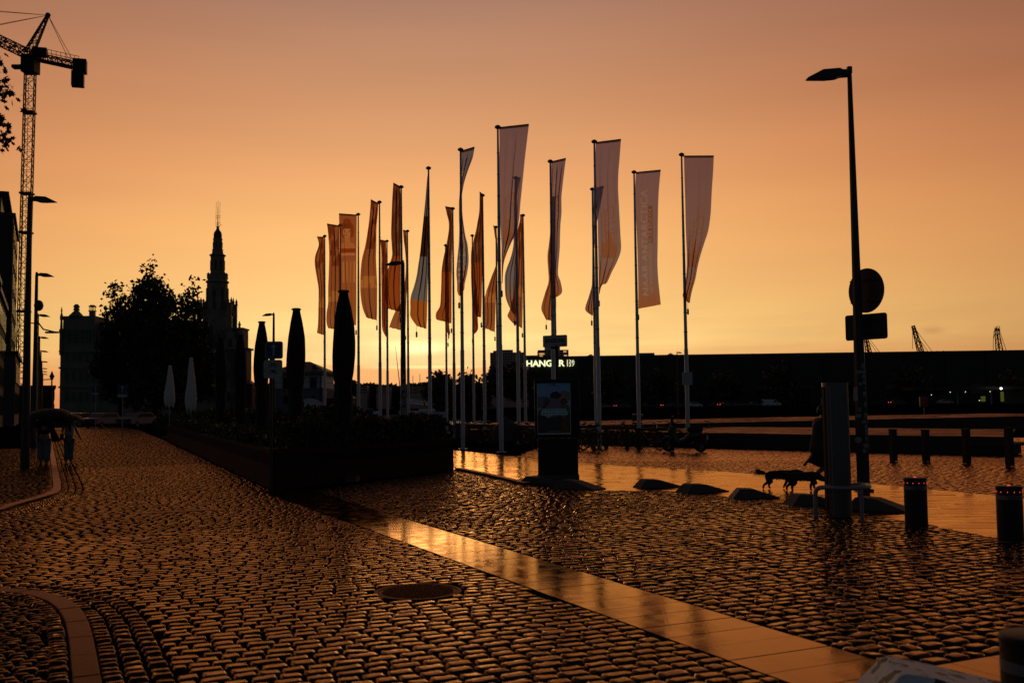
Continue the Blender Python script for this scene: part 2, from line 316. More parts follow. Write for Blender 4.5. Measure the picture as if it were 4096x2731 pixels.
def npmesh(name, V, F, m, parent=None, smooth=False, attr=None):
    me = bpy.data.meshes.new(name); nV = len(V); nF = len(F); k = F.shape[1]
    me.vertices.add(nV); me.vertices.foreach_set('co', V.astype(np.float32).ravel())
    me.loops.add(nF*k); me.loops.foreach_set('vertex_index', F.astype(np.int32).ravel())
    me.polygons.add(nF); me.polygons.foreach_set('loop_start', np.arange(0, nF*k, k, dtype=np.int32))
    try: me.polygons.foreach_set('loop_total', np.full(nF, k, dtype=np.int32))
    except Exception: pass
    me.update(calc_edges=True)
    if attr is not None:
        if attr[1].ndim == 1:
            a = me.attributes.new(attr[0], 'FLOAT', 'POINT'); a.data.foreach_set('value', attr[1].astype(np.float32))
        else:
            a = me.attributes.new(attr[0], 'FLOAT_COLOR', 'POINT'); a.data.foreach_set('color', attr[1].astype(np.float32).ravel())
    return link(name, me, m, parent, smooth)
def leaves(P, size, seed=0, flat=0.):
    r = np.random.default_rng(seed); n = len(P)
    a = r.normal(size=(n, 3)); a /= np.linalg.norm(a, axis=1)[:, None]; b = r.normal(size=(n, 3)); b -= a*(a*b).sum(1)[:, None]; b /= np.linalg.norm(b, axis=1)[:, None]
    s = size*r.uniform(.6, 1.4, (n, 1)); w = s*r.uniform(.45, .8, (n, 1))
    V = np.stack([P-a*s, P+b*w*.9, P+a*s, P-b*w], 1).reshape(-1, 3)
    return V, np.arange(4*n).reshape(n, 4)
def skinned(name, nodes, edges, m, parent=None, sub=1, root=0):
    me = bpy.data.meshes.new('tmp'); me.from_pydata([n[:3] for n in nodes], edges, [])
    o = bpy.data.objects.new('tmp', me); C.objects.link(o)
    md = o.modifiers.new('s', 'SKIN'); md.use_smooth_shade = True
    for i, n in enumerate(nodes):
        r = n[3]; d = me.skin_vertices[0].data[i]; d.radius = (r, n[4] if len(n) > 4 else r); d.use_root = (i == root)
    if sub: sm = o.modifiers.new('u', 'SUBSURF'); sm.levels = sub; sm.render_levels = sub
    dg = bpy.context.evaluated_depsgraph_get(); m2 = bpy.data.meshes.new_from_object(o.evaluated_get(dg)); m2.name = name
    bpy.data.objects.remove(o); m2.materials.clear()
    return link(name, m2, m, parent, True)
def chain(*idx): return [(a, b) for a, b in zip(idx, idx[1:])]
def textmesh(txt, size, ext=0., font_off=0., align='LEFT', sp=1.0):
    cu = bpy.data.curves.new('t', 'FONT'); cu.body = txt; cu.size = size; cu.extrude = ext; cu.offset = font_off; cu.align_x = align; cu.space_character = sp
    o = bpy.data.objects.new('t', cu); C.objects.link(o); dg = bpy.context.evaluated_depsgraph_get(); dg.update()
    me = bpy.data.meshes.new_from_object(o.evaluated_get(dg)); bpy.data.objects.remove(o); me.materials.clear(); return me
def text(name, txt, size, M, m, parent=None, ext=.004, off=0., align='LEFT', sp=1.0):
    me = textmesh(txt, size, ext, off, align, sp); me.transform(M); return link(name, me, m, parent)
def frame(o, ax, ay):
    ax = Vector(ax).normalized(); ay = Vector(ay).normalized(); az_ = ax.cross(ay); o = Vector(o)
    return Matrix(((ax.x, ay.x, az_.x, o.x), (ax.y, ay.y, az_.y, o.y), (ax.z, ay.z, az_.z, o.z), (0, 0, 0, 1)))
def rrect(w, h, r, n=5):
    out = []
    for cx, cy, a in ((w/2-r, h/2-r, 0), (-w/2+r, h/2-r, PI/2), (-w/2+r, -h/2+r, PI), (w/2-r, -h/2+r, 1.5*PI)):
        out += [(cx+r*math.cos(a+PI/2*k/n), cy+r*math.sin(a+PI/2*k/n)) for k in range(n+1)]
    return out
def inpoly(x, y, poly):
    c = False; n = len(poly)
    for i in range(n):
        x1, y1 = poly[i]; x2, y2 = poly[(i+1) % n]
        if (y1 > y) != (y2 > y) and x < (x2-x1)*(y-y1)/(y2-y1)+x1: c = not c
    return c
def inpoly_np(x, y, poly):
    c = np.zeros(x.shape, bool); n = len(poly)
    for i in range(n):
        x1, y1 = poly[i]; x2, y2 = poly[(i+1) % n]
        if y1 == y2: continue
        c ^= ((y1 > y) != (y2 > y)) & (x < (x2-x1)*(y-y1)/(y2-y1)+x1)
    return c
# ------------------------------------------------------------------ ground
def sppoly(pts): return [toSP(atz(*p)) for p in pts]
KERB = sppoly([(1820, 1878), (1950, 1905), (2095, 1940), (2350, 1962), (2650, 1962), (3000, 1992), (3330, 2040), (3640, 2085), (4096, 2172)])
FARE = sppoly([(1820, 1800), (2120, 1830), (2500, 1862), (2900, 1885), (3500, 1935), (4096, 1990)])
STR_IN, STR_OUT = 4.12, 4.97
WX0, WY0, WY1, QZ = -27.0, 93.0, 250.0, .5
def sheet(name, polys, m, z=0.0):
    b = MB()
    for q in polys: b.add([(x, y, z) for x, y in q], [tuple(range(len(q)))])
    return struct(b.build(name, m))
sheet('ground', [[(-400, -60), (600, -60), (600, WY0), (-400, WY0)], [(-400, WY0), (WX0, WY0), (WX0, WY1), (-400, WY1)]], 'ground', -.045)
far_q = MB(); far_q.prism([(WX0-60, WY1), (2500, WY1), (6000, 5000), (-6000, 5000), (-1500, WY1)], -3, QZ); struct(far_q.build('far_quay', 'ground'))
MB().box(((WX0+600)/2, WY1-.25, QZ+.03), (600-WX0, .5, .06)).build('quay_coping', 'kerb')['kind'] = 'structure'
sheet('water', [[(WX0-.3, WY0-.3), (800, WY0-.3), (800, WY1+.3), (WX0-.3, WY1+.3)]], 'water', -1.6)
wl = MB().box((WX0-.2, (WY0+WY1)/2, -1.02), (.4, WY1-WY0, 1.94)); wl.box((290, WY0-.2, -1.02), (640, .4, 1.94)); struct(wl.build('dock_wall', 'conc'))

def stones(name, ctr, hx, hy, ang, m, nx=6, ny=5, H=.014, drop=.03, z0=0., tilt=.03, jit=.08, zj=.003, sp4=(6, 4), seed=1):
    """ctr: N x 2 world centres; hx half-length along ang, hy half-depth; every stone a small rounded block"""
    r = np.random.default_rng(seed); N = len(ctr)
    u = np.linspace(-1, 1, nx); v = np.linspace(-1, 1, ny); U, V = np.meshgrid(u, v); U = U.ravel(); V = V.ravel(); T = len(U)
    Uc = np.sign(U)*np.abs(U)**.8; Vc = np.sign(V)*np.abs(V)**.8
    Ur = Uc*(1-.10*Vc**4); Vr = Vc*(1-.15*Uc**4)
    Hh = (1-np.abs(Uc)**sp4[0])*(1-np.abs(Vc)**sp4[1]); edge = (np.abs(U) > .999) | (np.abs(V) > .999)
    cj = r.normal(0, jit, (N, 4, 2))                     # corner jitter
    w = np.stack([(1-U)*(1-V), (1+U)*(1-V), (1+U)*(1+V), (1-U)*(1+V)], 0)/4
    lx = (Ur[None]+np.einsum('nk,kt->nt', cj[:, :, 0], w))*hx[:, None]
    ly = (Vr[None]+np.einsum('nk,kt->nt', cj[:, :, 1], w))*hy[:, None]
    tx = r.normal(0, tilt, N)[:, None]; ty = r.normal(0, tilt, N)[:, None]
    z = z0+Hh[None]*H*r.uniform(.7, 1.3, N)[:, None]+lx*tx+ly*ty+r.normal(0, zj, N)[:, None]+r.normal(0, H*.12, (N, T))*(~edge)
    z = np.where(edge[None], z-drop, z)
    ca = np.cos(ang)[:, None]; sa = np.sin(ang)[:, None]
    P = np.stack([ctr[:, :1]+lx*ca-ly*sa, ctr[:, 1:2]+lx*sa+ly*ca, z], 2).reshape(-1, 3)
    q = np.array([[j*nx+i, j*nx+i+1, (j+1)*nx+i+1, (j+1)*nx+i] for j in range(ny-1) for i in range(nx-1)])
    F = (q[None]+(np.arange(N)*T)[:, None, None]).reshape(-1, 4)
    at = np.repeat(r.uniform(0, 1, N), T)
    return struct(npmesh(name, P, F, m, None, True, ('rnd', at)))
PA = math.atan2(PV.y, PV.x)      # angle of the across-street direction
def grid_cells(s0, s1, p0, p1, row, ln, seed=0, wob=.012):
    r = np.random.default_rng(seed); out = []
    s = s0; k = 0
    while s < s1:
        rh = row*r.uniform(.9, 1.1); p = p0-r.uniform(0, ln)
        ph = r.uniform(0, 6)
        while p < p1:
            l = ln*r.uniform(.72, 1.28); out.append((s+rh/2+wob*math.sin(p*2.1+ph*.15+s*.4), p+l/2, l/2, rh/2)); p += l
        s += rh; k += 1
    return np.array(out)
def cells_to(name, c, m, gap=.010, **k):
    ctr = np.stack([SV.x*c[:, 0]+PV.x*c[:, 1], SV.y*c[:, 0]+PV.y*c[:, 1]], 1)
    r = np.random.default_rng(5)
    return stones(name, ctr, c[:, 2]-gap, c[:, 3]-gap, np.full(len(c), PA)+r.normal(0, .014, len(c)), m, **k)
# kerb of the near pavement: a smooth kerbstone bend, then three rows of setts outside it
def offs(path, d):
    out = []
    for i, p in enumerate(path):
        a = Vector(path[max(i-1, 0)]); b = Vector(path[min(i+1, len(path)-1)]); t = (b-a).normalized(); out.append((p[0]+t.y*d, p[1]-t.x*d))
    return out
def resample(path, step):
    P = [Vector(p) for p in path]; out = [P[0]]; acc = 0
    for a, b in zip(P, P[1:]):
        L = (b-a).length; t = step-acc
        while t <= L: out.append(a+(b-a)*(t/L)); t += step
        acc = L-(t-step)
    return out
def smooth_path(pts, k=3):
    P = [Vector(p) for p in pts]
    for _ in range(k):
        Q = [P[0]]
        for a, b in zip(P, P[1:]): Q += [a*.75+b*.25, a*.25+b*.75]
        Q.append(P[-1]); P = Q
    return P
# (p, s) outer edge of the kerbstone; travelling away from the camera, outside is to the right
nearK = [Vector((SP(s, p).x, SP(s, p).y)) for s, p in [(1.5, .34), (6.9, .34), (8.5, .35), (9.4, .29), (10.1, .12), (10.6, -.2), (10.85, -.8), (10.95, -1.8), (11.0, -7)]]
farK = [Vector((SP(s, p).x, SP(s, p).y)) for s, p in [(17.6, -7), (17.9, -2.2), (18.6, -.75), (20.0, -.45), (21.2, -.08), (22.2, .22), (23.5, .34), (26, .36), (110, .36)]]
def kerb_set(path, tagn, seed):
    sm = smooth_path(path, 3)
    def ribbon(name, d0, d1, z, m, step=.6, gap=.006):
        fine = resample(sm, .06); b = MB(); n = int(step/.06)
        A = offs(fine, d0); B_ = offs(fine, d1)
        for i in range(0, len(fine)-1, n):
            j = min(i+n, len(fine)-1); rr = list(range(i, j+1))
            if len(rr) < 2: continue
            va = [A[k] for k in rr]; vb = [B_[k] for k in rr]
            va[-1] = tuple(Vector(va[-1])*.9+Vector(va[-2])*.1); vb[-1] = tuple(Vector(vb[-1])*.9+Vector(vb[-2])*.1)
            zz = z+random.uniform(-.003, .003)
            b.prism(va+vb[::-1], -.04, zz)
        return struct(b.build(name, m, bevel=.006))
    ribbon('kerbstone', -.16, 0, .045, 'kerb')
    def row(d, wd, z, long_, seed, name, near):
        pts = resample([Vector(p) for p in offs(resample(sm, .05), d)], long_)
        pts = [p for p in pts if p.length < 60]
        c = []; an = []; hx = []; hy = []
        rr = np.random.default_rng(seed)
        for a, b in zip(pts, pts[1:]):
            t = (b-a); c.append(((a+b)/2)[:]); an.append(math.atan2(t.y, t.x)+PI/2+rr.normal(0, .03)); hy.append(long_/2*rr.uniform(.86, 1)-.003); hx.append(wd/2+.001)
        stones(name, np.array(c), np.array(hx), np.array(hy), np.array(an), MT['stone'], nx=6, ny=5, H=.012, z0=z, seed=seed, tilt=.03)
    row(.073, .145, .0, .125, seed, 'gutter_setts', 1); row(.219, .145, -.002, .15, seed+1, 'gutter_setts', 1); row(.366, .145, .0, .16, seed+2, 'gutter_setts', 1)
    row(-.238, .14, .035, .10, seed+3, 'pavement_edge_setts', 1)
    return sm
nk = kerb_set(nearK, 'near', 20); fk = kerb_set(farK, 'far', 40)
def pathpoly(sm, d, extra): return [(p[0], p[1]) for p in offs(sm, d)]+extra
lft = lambda s, p: tuple(SP(s, p)[:2])
nearPave = pathpoly(nk, -.31, [lft(11, -12), lft(1.5, -12)]); nearOut = pathpoly(nk, .43, [lft(11, -12), lft(1.5, -12)])
farPave = pathpoly(fk, -.31, [lft(110, -12), lft(17.6, -12)]); farOut = pathpoly(fk, .43, [lft(110, -12), lft(17.6, -12)])
b = MB(); b.prism(nearPave, -.04, .028); b.prism(farPave, -.04, .028); struct(b.build('pavement', 'joint'))
# setts of the two pavements: small, laid across
def keep(c, f):
    X = SV.x*c[:, 0]+PV.x*c[:, 1]; Y = SV.y*c[:, 0]+PV.y*c[:, 1]; return c[f(X, Y)]
def frus(X, Y, mgn=1.5): return (Y > 3) & (np.abs(X) < Y*.56+mgn)
c = grid_cells(2, 11.2, -6, .2, .085, .135, 3); c = keep(c, lambda X, Y: inpoly_np(X, Y, pathpoly(nk, -.30, [lft(11, -12), lft(1.5, -12)])) & frus(X, Y))
cells_to('pavement_setts', c, MT['stone'], gap=.005, nx=5, ny=4, H=.005, drop=.02, z0=.036, tilt=.012, zj=.001, seed=3)
c = grid_cells(17, 50, -8, .2, .09, .14, 4); c = keep(c, lambda X, Y: inpoly_np(X, Y, pathpoly(fk, -.30, [lft(110, -12), lft(17.6, -12)])) & frus(X, Y))
cells_to('pavement_setts', c, MT['stone'], gap=.005, nx=4, ny=4, H=.005, drop=.02, z0=.034, tilt=.010, zj=.001, seed=4)
# the street
PLA = (20.99, 4.31); PLB = (24.75, 9.85); PLC = (58, 6.1); PLD = (90, 7.3)      # corners of the planter row
bed = MB(); bed.prism([lft(1, -12), lft(1, 14), lft(26, 14), lft(120, 14), lft(120, -12)], -.05, -.008); struct(bed.build('street_bed', 'joint'))
MH = toSP(atz(1672, 2365)); MH_R = .40
def street_ok(X, Y, c=None):
    ok = ~inpoly_np(X, Y, nearOut) & ~inpoly_np(X, Y, farOut) & frus(X, Y)
    mx, my = SP(*MH)[:2]; return ok & ((X-mx)**2+(Y-my)**2 > (MH_R+.035)**2)
def pmax(s): return np.where(s < 21, STR_IN-.02, np.interp(s, [21, 58, 90], [4.3, 6.0, 7.2]))
for nm, s0, s1, nx, ny, sd in (('cobblestone_street', 3, 14.5, 9, 7, 11), ('cobblestone_street', 14.5, 32, 6, 6, 12), ('cobblestone_street', 32, 110, 4, 5, 13)):
    c = grid_cells(s0, s1, -7 if s1 < 40 else .3, 7.3, .136 if s1 < 40 else .145, .188, sd, .005)
    lim = pmax(c[:, 0]); c = c[c[:, 1]-c[:, 2] < lim-.06]; lim = pmax(c[:, 0]); ov = np.clip(c[:, 1]+c[:, 2]-lim, 0, None); c[:, 1] -= ov/2; c[:, 2] -= ov/2
    # trim stones that would run under the kerb rows or the manhole
    a0 = c[:, 1]-c[:, 2]; a1 = c[:, 1]+c[:, 2]; lo = a1.copy(); found = np.zeros(len(c), bool)
    for t_ in np.linspace(0, 1, 13):
        pp = a0+(a1-a0)*t_; ok_ = street_ok(SV.x*c[:, 0]+PV.x*pp, SV.y*c[:, 0]+PV.y*pp) & ~found; lo[ok_] = pp[ok_]; found |= ok_
    c[:, 1] = (lo+a1)/2; c[:, 2] = (a1-lo)/2; c = c[c[:, 2] > .04]; c = keep(c, street_ok)
    cells_to(nm, c, MT['stone'], gap=.0036 if s1 < 20 else (.0055 if s1 < 40 else .008), nx=nx, ny=ny, H=.0068 if s1 < 20 else (.007 if s1 < 40 else .006), drop=.02, tilt=.020 if s1 < 20 else .013, seed=sd, zj=.002 if s1 < 20 else .001, jit=.055, sp4=(10, 4) if s1 < 20 else (6, 2.4))
# smooth slab strip between the street and the parking lot
b = MB(); s = 1.5
while s < 20.9:
    L = .36*random.uniform(.97, 1.03); b.prism([lft(s+.006, STR_IN), lft(s+.006, STR_OUT), lft(s+L-.006, STR_OUT), lft(s+L-.006, STR_IN)], -.03, random.uniform(.001, .004)); s += L
p = STR_OUT+.006
while p < 9.5:
    L = .36; b.prism([lft(1.5, p), lft(4.75, p), lft(4.75, p+L-.006), lft(1.5, p+L-.006)], -.03, .003); p += L
struct(b.build('smooth_slab_strip', 'slab'))
# the lot: flatter, larger cobbles
LOT = [(4.78, STR_OUT+.02), (20.6, STR_OUT+.02), PLB]+KERB[1:]+[(4.78, 10.4)]
c = grid_cells(4.78, 25.2, STR_OUT, 12, .145, .185, 21, .016)
pl = [(PLA[0]-.05, 4.3), PLB, (40, 9.85), (40, 4.0)]
c = c[c[:, 1]+c[:, 2] > STR_OUT+.07]; ov = np.clip(STR_OUT+.01-(c[:, 1]-c[:, 2]), 0, None); c[:, 1] += ov/2; c[:, 2] -= ov/2
ins = inpoly_np(c[:, 0], np.maximum(c[:, 1], STR_OUT+.05), LOT) & ~inpoly_np(c[:, 0], c[:, 1], pl); c = keep(c[ins], frus)
n1 = c[c[:, 0] < 13]; n2 = c[c[:, 0] >= 13]
cells_to('cobblestone_lot', n1, MT['flat'], gap=.005, nx=8, ny=7, H=.007, drop=.018, tilt=.048, seed=31, zj=.003, jit=.12, sp4=(4, 4))
cells_to('cobblestone_lot', n2, MT['flat'], gap=.005, nx=6, ny=5, H=.007, drop=.018, tilt=.048, seed=32, zj=.003, jit=.12, sp4=(4, 4))
# wet smooth carriageway
FX = [(SP(*q)[0], SP(*q)[1]) for q in FARE]; KX = [(SP(*q)[0], SP(*q)[1]) for q in KERB]
kl = SP(PLB[0]+14, 7); road = [tuple(kl[:2])]+KX+[lft(1, 9.8), lft(1, 15.5)]+FX[::-1]+[tuple(SP(44, 13)[:2])]
b = MB(); b.prism(road, -.05, -.003); struct(b.build('wet_carriageway', 'road'))
rc = []; rg = np.random.default_rng(77); y = 11.0; th = -.13
while y < 46:
    rh = rg.uniform(.30, .42); x = -8-rg.uniform(0, 1)
    while x < 26:
        l = rg.uniform(.7, 1.3); rc.append((x+l/2, y+rh/2, l/2, rh/2)); x += l
    y += rh
rc = np.array(rc); X = rc[:, 0]*math.cos(th)-rc[:, 1]*math.sin(th); Y = rc[:, 0]*math.sin(th)+rc[:, 1]*math.cos(th)
ok = inpoly_np(X, Y, road) & frus(X, Y, 2.5)
for sx_ in (-1, 1):
    for sy_ in (-1, 1):
        xx = rc[:, 0]+sx_*rc[:, 2]*.8; yy = rc[:, 1]+sy_*rc[:, 3]*.8; ok &= inpoly_np(xx*math.cos(th)-yy*math.sin(th), xx*math.sin(th)+yy*math.cos(th), road)
stones('road_slabs', np.stack([X, Y], 1)[ok], rc[ok, 2]-.003, rc[ok, 3]-.003, np.full(ok.sum(), th), MT['roadslab'], nx=5, ny=4, H=.0012, drop=.006, z0=.003, tilt=.0035, jit=.012, zj=.001, sp4=(12, 12), seed=78)
b = MB()
kp = [Vector(q) for q in KX]
for a, c_ in zip(kp[:3], kp[1:3]):
    t = (c_-a).normalized(); nn = Vector((-t.y, t.x)); b.prism([(a.x, a.y), (c_.x, c_.y), (c_.x+nn.x*.16, c_.y+nn.y*.16), (a.x+nn.x*.16, a.y+nn.y*.16)], -.03, .055)
struct(b.build('kerb', 'kerb'))
# plaza of setts beyond it
c = []
r = np.random.default_rng(50); y = 16.0
while y < 47:
    rh = .17 if y < 30 else .22; ln = .24 if y < 30 else .32; x = -4-r.uniform(0, ln)
    while x < 30:
        l = ln*r.uniform(.8, 1.2); c.append((x+l/2, y, l/2, rh/2)); x += l
    y += rh
c = np.array(c); th = -.13
X = c[:, 0]*math.cos(th)-c[:, 1]*math.sin(th); Y = c[:, 0]*math.sin(th)+c[:, 1]*math.cos(th)
okp = ~inpoly_np(X, Y, road) & frus(X, Y, 2) & (X > -3)
s_ = SV.x*X+SV.y*Y; p_ = PV.x*X+PV.y*Y
okp &= (p_ > np.interp(s_, [q[0] for q in FARE[::-1]], [q[1] for q in FARE[::-1]])+.05)
stones('plaza_setts', np.stack([X, Y], 1)[okp], c[okp, 2]-.006, c[okp, 3]-.006, np.full(okp.sum(), th), MT['plaza'], nx=4, ny=4, H=.003, drop=.012, tilt=.012, z0=-.004, seed=51)
sheet('plaza_bed', [[(-3, 16), (45, 8), (60, 60), (60, WY0-.5), (-20, WY0-.5), (-20, 38), (-3, 36)]], 'ground', -.02)
# street litter: manhole and hydrant plate
mh = thing('manhole_cover', 'round cast iron manhole cover with a square waffle pattern set in the street cobbles', 'manhole cover', SP(*MH, 0))
b = MB(); b.lathe([(-.03, MH_R), (.006, MH_R), (.006, MH_R-.03), (-.004, MH_R-.035), (-.004, .01)], n=40); b.build('frame', 'cast', mh)
b = MB(); b.lathe([(-.03, MH_R-.045), (.002, MH_R-.045), (.002, .005)], n=40); g_ = .034
for i in range(-11, 12):
    for j in range(-11, 12):
        if math.hypot(i, j)*g_ < MH_R-.075: b.box((i*g_, j*g_, .006), (.02, .02, .010), taper=.7)
b.build('lid', 'cast', mh); mh.rotation_euler.z = PA+.35
hp = toSP(atz(705, 2046)); b = MB().box((0, 0, .012), (1.3, .34, .03)); b.box((0, 0, .02), (1.2, .25, .028))
o = b.build('access_plate', 'cast', bevel=.004); o.location = SP(*hp, -.022); o.rotation_euler.z = PA
tag(o, 'flat rectangular iron access plate lying across the street cobbles left of the slab strip', 'access plate')
#PART3
# ------------------------------------------------------------------ far buildings
def lattice(b, p0, p1, w0, w1, n, r, n4=4, rd=None):
    """square lattice mast from p0 to p1"""
    p0 = Vector(p0); p1 = Vector(p1); t = (p1-p0).normalized(); a = t.cross(Vector((0, 0, 1)))
    if a.length < .2: a = Vector((.966, .259, 0)); a -= t*a.dot(t)
    a.normalize(); c = t.cross(a); rd = rd or r*.6
    rings = []
    for i in range(n+1):
        k = i/n; o = p0+(p1-p0)*k; w = (w0+(w1-w0)*k)/2
        rings.append([o+a*sx_*w+c*sy_*w for sx_, sy_ in ((-1, -1), (1, -1), (1, 1), (-1, 1))])
    for j in range(4): b.tube([rings[0][j], rings[n][j]], r, n4)
    for i in range(n):
        for j in range(4):
            k = (j+1) % 4; b.tube([rings[i][j], rings[i][k]], rd, n4)
            if i % 2 == j % 2: b.tube([rings[i][j], rings[i+1][k]], rd, n4)
            else: b.tube([rings[i][k], rings[i+1][j]], rd, n4)
    for j in range(4): b.tube([rings[n][j], rings[n][(j+1) % 4]], rd, n4)

# construction crane
top = atY(122, 255, 190); foot = Vector((top.x-.6, 190, 0))
cr = thing('tower_crane', 'tall lattice tower crane with its counterweight hanging over the rooftops at the far left', 'tower crane', foot)
def L(v, o=foot): return Vector(v)-Vector(o)
b = MB(); lattice(b, (0, 0, 0), L(top)-Vector((0, 0, 1.2)), 1.75, 1.75, 34, .12, 4, .06)
for k in (.30, .52, .63, .86): b.box(L(foot)*0+L(top)*k, (2.1, 2.1, .35))
b.build('mast', 'black', cr)
b = MB(); x = L(top)
for k in range(60): b.bar(Vector((-.3, 0, k*1.12)), Vector((.3, 0, k*1.12)), .06)
b.tube([(-.3, 0, 0), (-.3, 0, 66)], .05, 4); b.tube([(.3, 0, 0), (.3, 0, 66)], .05, 4); b.build('ladder', 'black', cr)
b = MB().box(x+Vector((0, 0, -.2)), (2.6, 2.6, 3.4)); b.box(x+Vector((-2.0, -1, -1.0)), (1.8, 1.3, .6)); b.build('slewing_unit', 'black', cr)
cw = L(atY(308, 284, 196)); jt = L(atY(-330, 60, 165)); zt = x.z+1.6
cwd = Vector((cw.x, cw.y, zt)); jtd = Vector((jt.x, jt.y, zt+.5)); xt = Vector((x.x, x.y, zt))
b = MB(); lattice(b, xt, cwd, 1.3, 1.1, 9, .12, 4, .08); dr = (cwd-xt).normalized(); sdv = Vector((-dr.y, dr.x, 0))
for sg in (-1, 1): b.tube([xt+sdv*sg+Vector((0, 0, 1.6)), cwd+sdv*sg+Vector((0, 0, 1.6))], .06, 4)
for k in range(11):
    for sg in (-1, 1): q_ = xt+(cwd-xt)*k/10+sdv*sg; b.tube([q_, q_+Vector((0, 0, 1.6))], .05, 4)
b.tube([xt-Vector((0, 0, .6)), cwd-Vector((0, 0, .6))], .42, 6); b.build('counter_jib', 'black', cr)
b = MB(); b.box(cwd+Vector((.6, 0, -.2)), (2.5, 2.2, 2.6), .3); b.box(cwd+Vector((.2, 0, -2.8)), (2.3, 1.9, 3.0), .3); b.build('counterweight', 'black', cr)
b = MB(); b.box(xt+Vector((1.8, 0, .6)), (2.6, 1.8, 1.5), .3); b.build('cab', 'black', cr)
b = MB(); lattice(b, xt, jtd, 1.5, 1.3, 22, .12, 4, .08); b.build('jib', 'black', cr)
ap = L(atY(192, 62, 191)); b = MB()
lattice(b, xt+Vector((-.3, 0, .5)), ap, 1.5, .35, 7, .15, 4, .08); b.ball(ap, .55, 8); b.build('tower_head', 'black', cr)
b = MB()
for sg in (-1, 1):
    b.tube([ap, cwd+sdv*sg*.8+Vector((-1.2, 0, 1))], .06, 4)
    b.tube([ap, xt+(jtd-xt)*.93+sdv*sg*.5], .05, 4); b.tube([ap, xt+(jtd-xt)*.52+sdv*sg*.5], .06, 4)
b.build('pendant', 'black', cr)

# street front on the left: a line of houses and a tall modern block
def hs(s, p, z=0): return SP(s, p, z)
def facade_house(name, label, cat, s0, s1, pf, h, storeys, m, roofm='slate', depth=9, gap=2.4, lit=None):
    o = thing(name, label, cat, hs((s0+s1)/2, pf-depth/2)); q = Vector(o.location)
    poly = [hs(s0, pf), hs(s1, pf), hs(s1, pf-depth), hs(s0, pf-depth)]
    b = MB(); b.prism([(v.x-q.x, v.y-q.y) for v in poly], 0, h); b.build('wall', m, o)
    b = MB(); pr = [hs(s0-.1, pf+.3), hs(s1+.1, pf+.3), hs(s1+.1, pf-depth-.2), hs(s0-.1, pf-depth-.2)]
    b.prism([(v.x-q.x, v.y-q.y) for v in pr], h, h+.45); b.build('roof', roofm, o)
    fh = (h-1)/storeys; n = max(2, int((s1-s0)/gap)); k = 0
    for st in range(storeys):
        for i in range(n):
            s_ = s0+(i+.5)*(s1-s0)/n; c_ = hs(s_, pf+.02, .8+fh*st+fh*.5)-q
            f_ = MB().box(c_, (.10, 1.5, fh*.72), -AZ).build('window', 'brickd', o)
            MB().box(c_+PV*.06, (.04, 1.25, fh*.62), -AZ).build('pane', 'glass', f_)
    return o
h1 = facade_house('modern_block', 'tall dark modern block with a set-back glass top storey behind the left street lamp', 'apartment block', 152, 175, -4.4, 28.5, 8, 'brickd', depth=26, gap=4)
q = Vector(h1.location)
b = MB(); v = [hs(154, -6.0), hs(172, -6.0), hs(172, -28), hs(154, -28)]; b.prism([(a.x-q.x, a.y-q.y) for a in v], 28.9, 31.6); b.build('penthouse', 'slate', h1)
b = MB(); v = [hs(152.5, -5.0), hs(173, -5.0), hs(173, -29), hs(152.5, -29)]; b.prism([(a.x-q.x, a.y-q.y) for a in v], 31.6, 32.0); b.build('roof', 'slate', h1)
c_ = hs(151.9, -8, 19)-q
for zz in (6, 10, 14, 18, 22):
    for pp in (-8, -12, -16, -20):
        c_ = hs(151.9, pp, zz)-q; w_ = MB().box(c_, (2.2, .12, 1.6), -AZ).build('window', 'greyst', h1); MB().box(c_-SV*.08, (1.9, .04, 1.3), -AZ).build('pane', 'glass', w_)
facade_house('town_house', 'dark town house with tall orange reflecting windows, nearest on the left street front', 'house', 84, 106, -4.2, 13.6, 4, 'brickd', gap=3)
facade_house('town_house', 'dark narrow town house squeezed between the nearest house and the tall modern block', 'house', 106.3, 128, -4.3, 13.2, 4, 'brickd', gap=3)
facade_house('low_annex', 'low flat roofed building closing the left street front below the crane mast', 'annex', 128.4, 150, -3.2, 8.2, 2, 'greyst', gap=3.5)
facade_house('street_house', 'low dark house far down the street beyond the row of street lamps', 'house', 205, 240, 1.5, 6.0, 2, 'brickd', depth=20, gap=5)

# pilots' building: long stone pile with corner turrets, gables, chimneys and a tall tower
BD = 262.0
bx = lambda x, y: atY(x, y, BD)
x0 = bx(240, 1500).x; x1 = bx(972, 1500).x
ph = thing('stone_guild_hall', 'huge ornate stone hall with gables and a tall tiered bell tower behind the trees', 'public building', ((x0+x1)/2, BD, 0)); Q = Vector(ph.location)
zr = bx(500, 1281).z; ze = bx(500, 1400).z; dpt = 9.5
b = MB(); b.box(((x0+(x1-3.3))/2-Q.x, dpt/2, ze/2), ((x1-3.3)-x0, dpt, ze)); xr = bx(966, 1314)
xp_ = bx(376, 1262); b.box(((x0+.4+xp_.x)/2-Q.x, 4.9, xp_.z/2), (xp_.x-x0-.4, 9.0, xp_.z)); b.box((x1-Q.x-1.6, 3.3, bx(972, 1392).z/2), (4.6, 5, bx(972, 1392).z)); b.box((x1-Q.x-1.5, 3.3, bx(972, 1394).z), (5.4, 5.6, .5))
b.box((x1-Q.x-2.6, 3.6, (xr.z)/2), (4.4, 6, xr.z)); b.box((x1-Q.x-2.6, 3.6, xr.z+.1), (4.9, 6.5, .4)); b.build('wall', 'stonew', ph)
b = MB(); w_ = (x1-3.3)-x0-1; cx_ = (x0+x1-3.3)/2-Q.x
